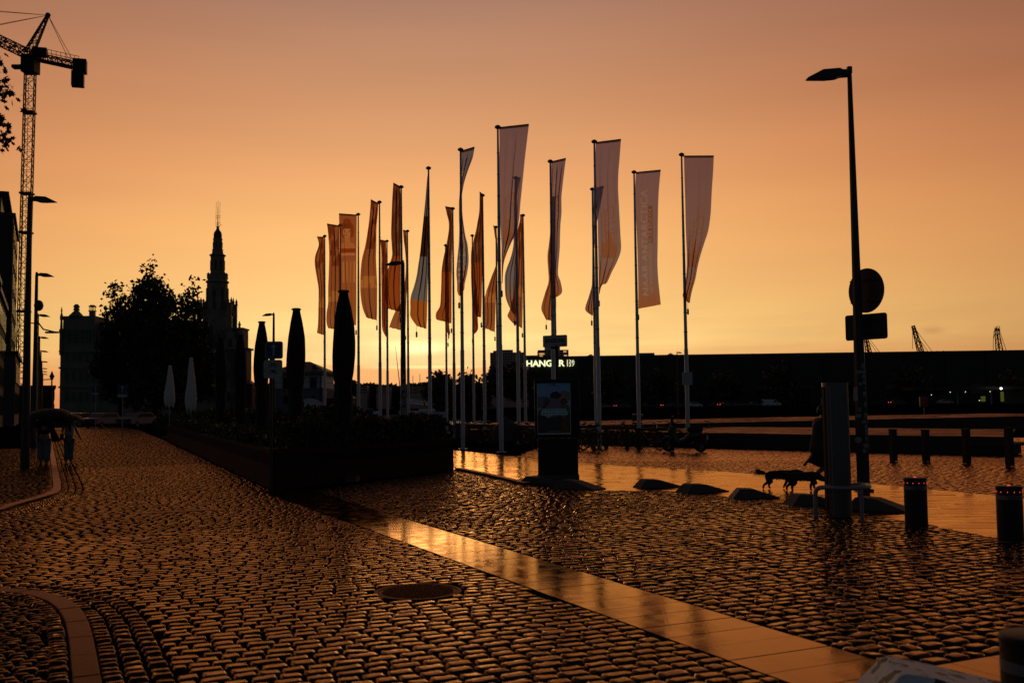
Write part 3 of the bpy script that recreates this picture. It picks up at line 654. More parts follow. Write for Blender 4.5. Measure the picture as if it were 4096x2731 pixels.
b.add([(cx_-w_/2, 0.6, ze), (cx_+w_/2, .6, ze), (cx_+w_/2, dpt-.6, ze), (cx_-w_/2, dpt-.6, ze), (cx_-w_/2+.5, 4, zr), (cx_+w_/2-7, 4, zr), (cx_+w_/2-7, dpt-4, zr), (cx_-w_/2+.5, dpt-4, zr)],
      [(0, 1, 5, 4), (1, 2, 6, 5), (2, 3, 7, 6), (3, 0, 4, 7), (4, 5, 6, 7)]); roof = b.build('roof', 'slate', ph)
def gable(xp, wp, ytop, nm='gable'):
    c_ = bx(xp, ytop); w = wp*BD/FPX/2; b = MB()
    b.slabv([(-w, 0), (w, 0), (w*.98, (c_.z-ze)*.35), (w*.55, (c_.z-ze)*.45), (w*.5, (c_.z-ze)*.72), (w*.2, (c_.z-ze)*.8), (w*.12, c_.z-ze), (-w*.12, c_.z-ze), (-w*.2, (c_.z-ze)*.8), (-w*.5, (c_.z-ze)*.72), (-w*.55, (c_.z-ze)*.45), (-w*.98, (c_.z-ze)*.35)],
            (c_.x-Q.x, -.5, ze-.2), (1, 0, 0), (0, 0, 1), 1.1)
    g_ = b.build(nm, 'stonew', ph); MB().box((c_.x-Q.x, -1.1, ze+(c_.z-ze)*.25), (w*.5, .1, (c_.z-ze)*.35)).build('window', 'glass', g_)
gable(455, 62, 1275); gable(925, 60, 1304)
def turret(xp, wp, ybot, ytop, cap=1):
    c_ = bx(xp, ytop); r_ = wp*BD/FPX/2; z0 = bx(xp, ybot).z; h_ = c_.z-z0; b = MB()
    b.lathe([(z0, r_), (z0+h_*.45, r_), (z0+h_*.47, r_*1.35), (z0+h_*.52, r_*1.35), (z0+h_*.55, r_*.8), (z0+h_*.72, r_*.62), (z0+h_*.74, r_*.95), (z0+h_*.80, r_*.95), (z0+h_*.88, r_*.35), (z0+h_*.93, r_*.5), (z0+h_, .05)], (c_.x-Q.x, 0, 0), 8, PI/8)
    b.build('turret', 'stonew', ph)
turret(247, 13, 1420, 1228); turret(958, 13, 1345, 1284)
b = MB(); c_ = bx(300, 1215); b.lathe([(bx(300, 1264).z, 2.1), (bx(300, 1241).z, .6), (bx(300, 1239).z, .9), (bx(300, 1229).z, .65), (bx(300, 1226).z, .95), (c_.z, .4)], (c_.x-Q.x, 1, 0), 4, PI/4); b.build('chimney', 'stonew', roof)
b = MB(); c_ = bx(351, 1222); zt = bx(351, 1240).z; b.box((c_.x-Q.x, 3, (ze+zt)/2), (1.25, 1.3, zt-ze)); b.box((c_.x-Q.x, 3, zt), (1.6, 1.6, .25))
for dx in (-.6, -.2, .2, .6):
    for dy in (-.55, .55): b.box((c_.x-Q.x+dx, 3+dy, zt+.6), (.12, .14, 1.1))
b.box((c_.x-Q.x, 3, zt+1.25), (1.5, 1.5, .3)); b.box((c_.x-Q.x, 3, zt+1.5), (1.0, 1.0, .25)); b.build('chimney', 'stonew', roof)
b = MB()
for xp, yt in ((418, 1272), (600, 1285), (700, 1283)): c_ = bx(xp, yt); b.lathe([(zr-.3, .15), (c_.z, .04)], (c_.x-Q.x, 5, 0), 5)
b.build('finial', 'stonew', roof)
for iy, (ya, yb) in enumerate(((1310, 1370), (1400, 1450), (1475, 1530), (1560, 1610))):
    for xp in range(268, 960, 27):
        if iy == 0 and xp > 900: continue
        c_ = bx(xp, (ya+yb)/2); h_ = bx(xp, ya).z-bx(xp, yb).z
        fr = MB().box((c_.x-Q.x, -.10, c_.z), (1.15, .16, h_*.86)).build('window', 'lstone' if 0 else 'stonew', ph)
        MB().box((c_.x-Q.x, -.20, c_.z), (.8, .06, h_*.72)).build('pane', 'glass', fr)
b = MB()
for yy in (1402, 1468, 1545): z_ = bx(500, yy).z; b.box(((x0+x1-3.3)/2-Q.x, -.12, z_), ((x1-3.3)-x0+.5, .5, .45))
b.build('cornice', 'stonew', ph)
for xp in (320, 350, 860, 905):
    z_ = bx(xp, 1475).z
# tower, in stages
k = .3955; ty_ = 7.0; bt = lambda x, y: atY(x, y, BD+ty_); TU = lambda v: bt(870, 780+v*k).z; TW = lambda w: w*k*(BD+ty_)/FPX/2
tx_ = bt(870, 1100).x-Q.x
def stage(b, v0, v1, w0, w1, n=8): b.lathe([(TU(v0), TW(w0)*1.04), (TU(v1), TW(w1)*1.04)], (tx_, ty_, 0), n, PI/8)
def piers(b, v0, v1, w, n=8, pw=.3, arch=True):
    R = TW(w)*1.02
    for i in range(n):
        a = 2*PI*(i+.5)/n+PI/2; b.box((tx_+math.cos(a)*R*.86, ty_+math.sin(a)*R*.86, (TU(v0)+TU(v1))/2), (R*pw, R*pw*1.3, abs(TU(v0)-TU(v1))), a)
        a2 = 2*PI*i/n+PI/2
        if arch:
            for sg in (-1, 1): b.box((tx_+math.cos(a2)*R*.84-math.sin(a2)*sg*R*.2, ty_+math.sin(a2)*R*.84+math.cos(a2)*sg*R*.2, TU(v0)-.25), (R*.12, R*.2, .5), a2)
b = MB(); stage(b, 330, 320, 26, 34); stage(b, 345, 330, 30, 20); b.lathe([(TU(v), TW(w)) for v, w in ((440, 84), (430, 84), (405, 84), (390, 80), (375, 68), (362, 48), (350, 32), (335, 26))], (tx_, ty_, 0), 12)
b.build('dome', 'slate', ph)
b = MB(); b.tube([(tx_, ty_, TU(330)), (tx_, ty_, TU(115))], [.16, .07], 6); b.tube([(tx_-.55, ty_, TU(300)), (tx_-.45, ty_, TU(72))], .045, 4); b.tube([(tx_+.5, ty_, TU(290)), (tx_+.55, ty_, TU(70))], .045, 4); b.tube([(tx_+.05, ty_, TU(120)), (tx_+.05, ty_, TU(58))], .04, 4)
for v in (212, 230, 285, 300): b.tube([(tx_-.6, ty_, TU(v)), (tx_+.75, ty_, TU(v-2))], .05, 4)
b.tube([(tx_, ty_, TU(325)), (tx_+1.0, ty_, TU(300))], .07, 4); b.tube([(tx_, ty_, TU(325)), (tx_-.6, ty_, TU(308))], .07, 4); b.build('antenna', 'black', ph)
b = MB(); stage(b, 455, 443, 92, 92); stage(b, 480, 455, 86, 86); piers(b, 480, 535, 88, 8, .42); stage(b, 550, 533, 92, 90); stage(b, 556, 550, 112, 104)
stage(b, 600, 556, 110, 100); stage(b, 612, 598, 165, 130); stage(b, 622, 612, 140, 168); stage(b, 655, 622, 128, 138); b.build('lantern', 'stonew', ph)
b = MB(); stage(b, 668, 655, 136, 136); piers(b, 668, 765, 136, 8, .36); stage(b, 765, 668, 62, 62); stage(b, 815, 765, 134, 134)
for i in range(8):
    a = 2*PI*i/8+PI/8; R = TW(180); b.lathe([(TU(850), .38), (TU(805), .38), (TU(800), .5), (TU(795), .2), (TU(782), .06)], (tx_+math.cos(a)*R, ty_+math.sin(a)*R, 0), 6)
stage(b, 870, 815, 190, 184); stage(b, 882, 868, 228, 205); stage(b, 895, 882, 205, 228); stage(b, 945, 895, 198, 198); b.build('upper_stage', 'stonew', ph)
b = MB(); piers(b, 945, 1160, 202, 8, .40); stage(b, 1160, 945, 60, 60) if 0 else None
for i in (2, 6, 0, 4, 1, 3, 5, 7):
    a = 2*PI*i/8+PI/2; R = TW(196)
    for v in (945, 1045): b.box((tx_+math.cos(a)*R*.84, ty_+math.sin(a)*R*.84, TU(v)-.4), (R*.2, R*.5, 1.1), a)
    for sg in (-1, 1): b.box((tx_+math.cos(a)*R*.80-math.sin(a)*sg*R*.22, ty_+math.sin(a)*R*.80+math.cos(a)*sg*R*.22, (TU(945)+TU(1160))/2), (R*.14, R*.26, TU(945)-TU(1160)), a)
stage(b, 1240, 1155, 206, 204); b.box((tx_, ty_, TU(1240)/2), (TW(230)*2, TW(230)*2, TU(1240))); b.build('belfry', 'stonew', ph)
b = MB()
for sx_ in (-1, 1):
    for sy_ in (-1, 1):
        X1 = tx_+sx_*TW(310)*.985; Y1 = ty_+sy_*TW(310)*.6
        b.box((X1, Y1, (TU(1100)+12)/2), (1.05, 1.2, TU(1100)-12)); b.box((X1, Y1, TU(1105)), (1.25, 1.4, .3))
        for q_ in (-1, 1): b.lathe([(TU(1102), .34), (TU(1080), .30), (TU(1077), .42), (TU(1070), .26), (TU(1030 if q_ < 0 else 1042), .04)], (X1+q_*.42, Y1, 0), 6)
        b.slabv([(0, 0), (1.9, -2.0), (1.9, -.6), (.0, 2.2), (-.1, 2.2)] if 0 else [(0, 0), (2.2, -3.2), (2.2, -2.0), (0, 1.6)], (tx_+sx_*TW(200), Y1*.5+ty_*.5, TU(1130)), (sx_, 0, 0), (0, 0, 1), .6)
b.build('buttress', 'stonew', ph)

# small house in front of the hall's right end
hd = MB(); a_ = atY(968, 1500, 215); c_ = atY(1008, 1500, 215); hz = atY(985, 1523, 215).z
o = thing('gabled_house', 'small dark gabled house at the right foot of the stone hall', 'house', ((a_.x+c_.x)/2, 215, 0)); w = (c_.x-a_.x)
MB().box((0, 4, (hz-.6)/2), (w, 8, hz-.6)).build('wall', 'brickd', o)
b = MB(); b.add([(-w/2-.1, 0, hz-.6), (w/2+.1, 0, hz-1.4), (w/2+.1, 8, hz-1.4), (-w/2-.1, 8, hz-.6), (-w/4, 4, hz+.5)], [(0, 1, 4), (1, 2, 4), (2, 3, 4), (3, 0, 4)]); b.build('roof', 'slate', o)

# white harbour house with hipped roof
HD = 138.0; hx = lambda x, y: atY(x, y, HD)
xa = hx(1092, 1600).x; xb = hx(1296, 1600).x; zc = hx(1200, 1492).z; zrf = hx(1180, 1441).z
hh = thing('harbour_house', 'two storey harbour house with white upper floor and hipped roof beyond the black parasols', 'house', ((xa+xb)/2, HD, 0)); w = xb-xa; zm = hx(1200, 1555).z; d_ = 9
MB().box((0, d_/2, (zm+zc)/2), (w-.5, d_, zc-zm)).build('upper_wall', 'white', hh)
MB().box((0, d_/2, zm/2), (w-.3, d_+.2, zm)).build('lower_wall', 'greyst', hh)
b = MB(); b.box((0, d_/2, zm), (w, d_+.4, .22)); b.box((0, d_/2, zc-.25), (w, d_+.5, .16)); b.box((0, d_/2, zc+.05), (w+.5, d_+.9, .28)); b.box((0, d_/2, zm+.9), (w-.4, d_+.08, .06)); b.build('cornice', 'greyst', hh)
b = MB(); e = w/2+.4; b.add([(-e, -.5, zc+.2), (e, -.5, zc+.2), (e, d_+.5, zc+.2), (-e, d_+.5, zc+.2), (-w*.1, d_/2, zrf), (w*.1, d_/2, zrf)], [(0, 1, 5, 4), (1, 2, 5), (2, 3, 4, 5), (3, 0, 4)]); rf = b.build('roof', 'slate', hh)
MB().box((-w*.08, d_/2, zrf+.1), (.6, .6, .7)).build('chimney', 'brickd', rf); MB().box((w*.28, 1.2, zc+.95), (.7, .5, .35)).build('skylight', 'glass', rf)
for xp in (1146, 1254):
    c_ = hx(xp, 1533); z1 = hx(xp, 1512).z; z0 = hx(xp, 1556).z
    f_ = MB().box((c_.x-hh.location.x, -.05, (z0+z1)/2), (1.0, .14, z1-z0)).build('window', 'greyst', hh); MB().box((c_.x-hh.location.x, -.13, (z0+z1)/2), (.8, .06, z1-z0-.15)).build('pane', 'glass', f_)
    MB().box((c_.x-hh.location.x, -.12, z1+.12), (1.25, .3, .16)).build('lintel', 'greyst', f_)
    z1 = hx(xp, 1582).z; z0 = hx(xp, 1612).z; r_ = .38
    o_ = MB().slabv([(-r_, z0-z1), (r_, z0-z1)]+[(r_*math.cos(t), r_*math.sin(t)-r_) for t in [i*PI/8 for i in range(9)]], (c_.x-hh.location.x, -.14, z1), (1, 0, 0), (0, 0, 1), .1).build('arched_window', 'glass', hh)
b = MB(); c_ = hx(1283, 1500); b.tube([(c_.x-hh.location.x, -.25, 0), (c_.x-hh.location.x, -.25, zc-.3)], .07, 6); b.build('drainpipe', 'black', hh)
xa = hx(1300, 1600).x; xb = hx(1346, 1600).x
o = thing('boat_shed', 'low dark shed with a pale sloping roof right of the harbour house', 'shed', ((xa+xb)/2, HD+6, 0)); w = xb-xa+2.5; z1 = hx(1320, 1592).z
MB().box((0, 0, z1/2), (w, 6, z1)).build('wall', 'brickd', o); MB().add([(-w/2-.2, -3.4, z1), (w/2+.2, -3.4, z1), (w/2+.2, 3.4, z1), (-w/2-.2, 3.4, z1), (0, 0, z1+1.5)], [(0, 1, 4), (1, 2, 4), (2, 3, 4), (3, 0, 4), (0, 3, 2, 1)]).build('roof', 'apart', o)
# big disc leaning by the house and the gangway
c_ = atY(1238, 1662, 100); o = MB().slabv([(1.75*math.cos(t), 1.75*math.sin(t)) for t in [2*PI*i/40 for i in range(40)]], (0, 0, 0), (1, 0, 0), (0, .1, 1), .15).build('panel_disc', 'white'); o.location = c_
tag(o, 'pale round panel standing below the harbour house behind the black parasol', 'panel')
o = thing('gangway_stair', 'slanting metal gangway rails left of the first flagpole, below the harbour house', 'gangway', atY(1280, 1700, 88)); q = Vector(o.location); b = MB()
for dx in (0, 17):
    a_ = atY(1246+dx, 1704, 88)-q; c_ = atY(1284+dx, 1650, 88)-q; b.tube([a_, c_], .035, 5)
    for kk in (.25, .5, .75): v = a_+(c_-a_)*kk; b.tube([v, v-Vector((0, 0, .5))], .02, 4)
b.build('handrail', 'galv', o); a_ = atY(1236, 1705, 88)-q; c_ = atY(1326, 1711, 88)-q
MB().box((a_+c_)/2-Vector((0, 0, .12)), ((c_-a_).length, 1.2, .18)).build('landing', 'deck', o)

# far bank: wood, flats, towers
r = np.random.default_rng(2)
def bank(name, xa, xb, D, yf, seed, n, size, m='far', lbl=None, cat=None, kind=None):
    rr = np.random.default_rng(seed); xs = rr.uniform(xa, xb, n); P = []
    for x in xs:
        yt = yf(x); hz = 1644-.012*x; v = yt+(hz+8-yt)*rr.uniform(0, 1)**1.3; p = atY(x, v, D+rr.uniform(-12, 12)*D/300); P.append(p[:])
    V, F = leaves(np.array(P), size, seed); o = npmesh(name, V, F, m); tag(o, lbl, cat, None, kind); return o
def yfar(x): return 1541+5*math.sin(x*.021)+3*math.sin(x*.083+1)+2*math.sin(x*.31)-(6 if 1385 < x < 1420 else 0)
bank('far_wood', 940, 2120, 640, lambda x: yfar(x)+3, 5, 16000, 2.3, 'far', 'long low wood on the far bank filling the skyline behind the flagpoles', 'wood', 'stuff')
hill = MB(); pts = [(x, yfar(x)+8) for x in range(900, 2200, 12)]; top_ = [atY(x, y, 655) for x, y in pts]
n = len(top_); hill.add([(p.x, 655, 0) for p in top_]+[tuple(p) for p in top_]+[(p.x*1.05, 720, p.z*.9) for p in top_], [(i, i+1, n+i+1, n+i) for i in range(n-1)]+[(n+i, n+i+1, 2*n+i+1, 2*n+i) for i in range(n-1)]); struct(hill.build('far_hill', 'far'))
def block(name, label, cat, xa, xb, yt, D, m, rows, cols, extra=None, lit=(), tall=12, yb=1612):
    a_ = atY(xa, yt, D); c_ = atY(xb, yt, D); o = thing(name, label, cat, ((a_.x+c_.x)/2, D, 0)); w = c_.x-a_.x; h_ = a_.z
    MB().box((0, tall/2, h_/2), (w, tall, h_)).build('wall', m, o); zb = atY(xa, yb, D).z; sy = (h_-zb)/rows
    for i in range(rows):
        b = MB()
        for j in range(cols): b.box((-w/2+(j+.5)*w/cols, -.05, h_-(i+.5)*sy), (w/cols*.62, .1, sy*.45))
        b.build('window_row', 'glass', o)
    for (u_, v_) in lit: MB().box((-w/2+u_*w, -.12, h_-v_*sy), (w/cols*.7, .1, sy*.6)).build('lit_window', 'winlit', o)
    return o, w, h_
o, w, h_ = block('apartment_tower', 'broad brown apartment tower left of the glowing hangar sign', 'apartment tower', 1960, 2096, 1410, 560, 'apart', 14, 12, yb=1560)
b = MB().box((0, 5, h_+.8), (w*.35, 6, 1.6)); b.box((-w*.3, 5, h_+.6), (w*.22, 5, 1.2)); b.box((w*.36, 5, h_+.5), (w*.1, 5, 1.0)); b.build('roof_plant_room', 'apart', o); MB().box((w/2+4, 8, h_*.48), (10, 12, h_*.93)).build('side_wing', 'apart', o)
o, w, h_ = block('apartment_tower', 'grey apartment tower with lit windows above the hangar, behind the street name plate', 'apartment tower', 2152, 2274, 1400, 430, 'apart', 5, 7, lit=((.08, 1.7), (.16, 1.7), (.1, 2.6), (.88, .8), (.9, 2.6)), yb=1445)
MB().box((-w*.02, 5, h_+1.0), (w*.5, 6, 2.6)).build('roof_plant_room', 'white', o); MB().box((w*.12, -.3, h_-2.5), (w*.16, .5, 5)).build('pale_wall_panel', 'white', o)
for i, (xa, xb, yt, lb) in enumerate(((1425, 1468, 1541, 'low pale block of flats on the far bank just right of the black parasol'), (1505, 1560, 1548, 'low block of flats on the far bank between the fourth and fifth flagpoles'), (1640, 1716, 1546, 'widest pale block of flats on the far bank above the moored yacht'))):
    block('far_flats', lb, 'block of flats', xa, xb, yt, 600, 'apart', 3, 9, tall=10, yb=1575)

# long dark hangar with its lit sign
HA = atz(2112, 1640, 0); HDp = 300.0
hl_ = atY(2112, 1430, HDp); hr_x = 330.0; Hh = hl_.z
an = -.035; ux = Vector((math.cos(an), math.sin(an), 0)); uy = Vector((-math.sin(an), math.cos(an), 0)); org = Vector((hl_.x, HDp, QZ))
hg = thing('hangar', 'very long low dark hangar across the dock with lit lettering on its left end', 'hangar', org); hg.rotation_euler.z = an; Hh -= QZ
MB().box((170, 22, Hh/2), (340, 44, Hh)).build('wall', 'hangar', hg); MB().box((170, 22, Hh+.12), (341, 45, .3)).build('roof', 'hangar', hg)
for i in range(26):
    x = 8+i*12.5; 
    f_ = MB().box((x, -.08, 4.4), (4.4, .2, 3.4)).build('window', 'brickd', hg); MB().box((x, -.2, 4.4), (4.0, .08, 3.0)).build('pane', 'glass', f_)
for i in range(28): MB().box((4+i*12, -.15, Hh/2), (.35, .35, Hh-.1)).build('column', 'hangar', hg)
px1 = HDp/FPX
tm = textmesh('HANGAR', 1, 0, .012, sp=.98); xs_ = [v.co.x for v in tm.vertices]; ys_ = [v.co.y for v in tm.vertices]
w_ = (2260-2107)*px1; hh_ = 26*px1; M = Matrix.Translation((.0, -.45, Hh-12*px1-hh_)) @ frame((0, 0, 0), (1, 0, 0), (0, 0, 1)) @ Matrix.Diagonal((w_/(max(xs_)-min(xs_)), hh_/(max(ys_)-min(ys_)), 1, 1)) @ Matrix.Translation((-min(xs_), -min(ys_), 0))
def litsign(txt, x, z, wd, hgt, m='lit', ext=.12, off=.012, nm='lit_lettering'):
    tm = textmesh(txt, 1, 0, off, sp=.98); xs_ = [v.co.x for v in tm.vertices]; ys_ = [v.co.y for v in tm.vertices]
    sx_ = wd/(max(xs_)-min(xs_)); sy_ = hgt/(max(ys_)-min(ys_)); tm.transform(Matrix.Diagonal((sx_, sy_, 1, 1)) @ Matrix.Translation((-min(xs_), -min(ys_), 0)))
    tm.transform(frame((x, -.4, z), (1, 0, 0), (0, 0, 1))); o = link(nm, tm, m, hg); sm_ = o.modifiers.new('t', 'SOLIDIFY'); sm_.thickness = ext; return o
litsign('HANGAR', -.5, Hh-11*px1-hh_, w_, hh_, off=.03)
MB().box((w_+.3, -.4, Hh-11*px1-hh_/2), (.18, .1, hh_)).build('sign_bar', 'lit', hg)
litsign('26', w_+.7, Hh-11*px1-hh_*.46, 23*px1, hh_*.44, off=-.005); litsign('27', w_+.7, Hh-11*px1-hh_, 23*px1, hh_*.44, off=-.005)
tm = textmesh('HANGAR', 1, 0, .03); xs_ = [v.co.x for v in tm.vertices]; tm.transform(Matrix.Diagonal((24/(max(xs_)), hh_/.7, 1, 1))); tm.transform(frame((-.4, 34, Hh-10*px1-hh_), (0, -1, 0), (0, 0, 1))); link('lit_lettering', tm, 'litdim', hg)
b = MB(); b.box((4.6, -.3, Hh-9.0), (4.6, .1, 2.0)); b.build('lit_window', 'winlit', hg)
b = MB()
for xp in (2362, 2690):
    c_ = atY(xp, 1424, HDp)-org; b.add([(c_.x-2, 6, Hh), (c_.x+2, 6, Hh), (c_.x+2, 16, Hh), (c_.x-2, 16, Hh), (c_.x+.6, 11, Hh+1.4)], [(0, 1, 4), (1, 2, 4), (2, 3, 4), (3, 0, 4)])
c_ = atY(2575, 1424, HDp)-org; b.tube([(c_.x-1, 9, Hh+.8), (c_.x+4, 9, Hh+.8)], .6, 8); b.box((c_.x-.6, 9, Hh+.3), (3, 1.5, .6))
b.build('roof_vent', 'galv', hg)
# old quay cranes showing above the hangar
def quay_crane(pts, label, feed=None, D=420):
    P = [atY(x, y, D) for x, y in pts]; o = thing('quay_crane', label, 'dock crane', (P[0].x, D, 0), 0, 'old dock cranes behind the hangar'); q = Vector(o.location)
    b = MB(); f_ = P[0]-q; f_ = Vector((f_.x, 0, 9)); lattice(b, f_, P[1]-q, 3.2, .9, 12, .22, 4, .13); b.build('jib', 'black', o)
    b = MB(); lattice(b, (0, 0, 0), (0, 0, 10), 4, 4, 4, .25, 4, .15); b.box((.5, 0, 10.5), (5, 4, 3)); b.build('tower', 'black', o)
    b = MB()
    for a_, c_ in (feed or []): b.tube([atY(*a_, D)-q, atY(*c_, D)-q], .11, 4)
    b.build('cable', 'black', o)
quay_crane([(3495, 1440), (3462, 1345)], 'dock crane jib partly hidden behind the round and rectangular sign backs', [((3462, 1345), (3522, 1430)), ((3470, 1345), (3535, 1430))])
quay_crane([(3716, 1440), (3652, 1303)], 'dock crane with a left leaning jib and hanging hook, middle of the three', [((3650, 1305), (3650, 1395)), ((3652, 1303), (3735, 1415)), ((3680, 1360), (3720, 1418)), ((3735, 1415), (3748, 1403)), ((3748, 1403), (3758, 1420)), ((3760, 1420), (3773, 1402)), ((3773, 1402), (3782, 1420))])
quay_crane([(4010, 1440), (3986, 1312)], 'dock crane with a hooked jib head, rightmost of the cranes behind the hangar', [((3986, 1312), (3973, 1356)), ((3990, 1305), (3976, 1325)), ((3976, 1325), (3973, 1356)), ((3973, 1356), (3973, 1415)), ((3995, 1312), (4030, 1418)), ((3978, 1308), (3998, 1304)), ((3998, 1304), (4000, 1325))])
c_ = atY(1321, 1500, 560); o = thing('distant_crane', 'tiny tower crane on the skyline right of the harbour house', 'tower crane', (c_.x, 560, 0)); b = MB(); b.tube([(0, 0, 0), (0, 0, atY(1321, 1508, 560).z)], .3, 4); b.tube([(-1.5, 0, c_.z-2), (3.5, 0, c_.z-1)], .35, 4); b.tube([(0, 0, c_.z-2), (-2.5, 0, c_.z-.2)], .2, 4); b.build('mast', 'black', o)
#PART4
# ------------------------------------------------------------------ flagpoles and banners
FP = {}
fdata = {1: (1299, 943), 2: (1361, 899), 3: (1433, 856), 4: (1518, 807), 5: (1548, 963), 6: (1605, 746), 7: (1630, 923), 8: (1714, 671), 9: (1811, 833), 10: (1842, 597), 11: (1889, 941), 12: (1930, 780),
         13: (1984, 907), 14: (1991, 507), 15: (2092, 860), 16: (2201, 644), 17: (2377, 565), 18: (2369, 755), 19: (2536, 687), 20: (2726, 617), 21: (2213, 800), 22: (2063, 710), 23: (1782, 980)}
plabel = {1: 'leftmost flagpole of the square, carrying a short dark red banner', 2: 'flagpole second from the left, mostly hidden behind the big black parasol', 3: 'flagpole just right of the nearest black parasol, its banner showing a portrait',
          4: 'flagpole fourth from the left, with a wide orange banner curving to its left', 5: 'short far flagpole with a deep red banner, just right of the fourth pole', 6: 'flagpole standing directly in line with the dark lamp post',
          7: 'short far flagpole immediately right of the dark lamp post', 8: 'flagpole with a pointed narrow banner top, alone between lamp post and centre', 9: 'flagpole with a brown banner bulging at its lower left, ninth from the left',
          10: 'tall flagpole with a narrow grey banner crossing behind its foot, eleventh from the left', 11: 'short far flagpole with a thin dark banner, in the middle of the row', 12: 'flagpole with a long dark brown banner reaching left, right of the short far pole',
          13: 'far flagpole just left of and behind the tallest pole', 14: 'tallest flagpole in the photo, with the broad lilac banner', 15: 'flagpole directly right of the tallest one, its orange banner hanging full length',
          16: 'flagpole behind the street name plate, carrying the twisted grey banner', 17: 'thick near flagpole right of the billboard, second tallest', 18: 'shorter flagpole tucked directly behind the second tallest one',
          19: 'flagpole with the lilac banner lettered from bottom to top, second from the right', 20: 'rightmost flagpole, with a small plate strapped low on it', 21: 'flagpole right behind the name plate pole, its top hidden by the grey banner',
          22: 'flagpole between the tallest pole and its right neighbour, seen through the lilac banner', 23: 'far flagpole hidden behind the brown bulging banner'}
for i, (x, y) in fdata.items():
    c_ = atz(x, y, 12.0); X, Y = c_.x, c_.y; FP[i] = (X, Y)
    o = thing('flagpole', plabel[i], 'flagpole', (X, Y, 0), 0, 'flagpoles of the square')
    if i == 1:
        MB().tube([(0, 0, 0), (0, 0, 3.9), (0, 0, 3.92), (0, 0, 8), (0, 0, 11.95)], [.085, .08, .070, .055, .036], 14).build('pole', 'polemat', o, 'auto')
        MB().lathe([(11.9, .03), (11.93, .09), (11.98, .125), (12.02, .10), (12.06, .03)], n=12).build('finial', 'black', o, True)
        MB().box((0, -.005, .01), (.34, .34, .02)).build('base_plate', 'polemat', o)
        b = MB()
        for kk in range(9): b.torus((0, 0, 4.6+kk*.8), .075-.004*kk, .012, (.1, .2, 1), 12, 4)
        b.build('banner_ring', 'black', o); proto_pole = o
    else:
        C.objects.unlink(o); bpy.data.objects.remove(o)
        o = dup(proto_pole, (X, Y, 0), 0, plabel[i])
o = [k for k in bpy.data.objects if k.get('label') == plabel[20]][0]
c_ = atY(2735, 1514, FP[20][1]); b = MB().box((0, -.14, c_.z), (.42, .02, .52)); b.build('strapped_plate', 'signw', o); MB().torus((0, 0, c_.z+.15), .1, .02, (0, 0, 1), 12, 4).build('strap', 'galv', o)

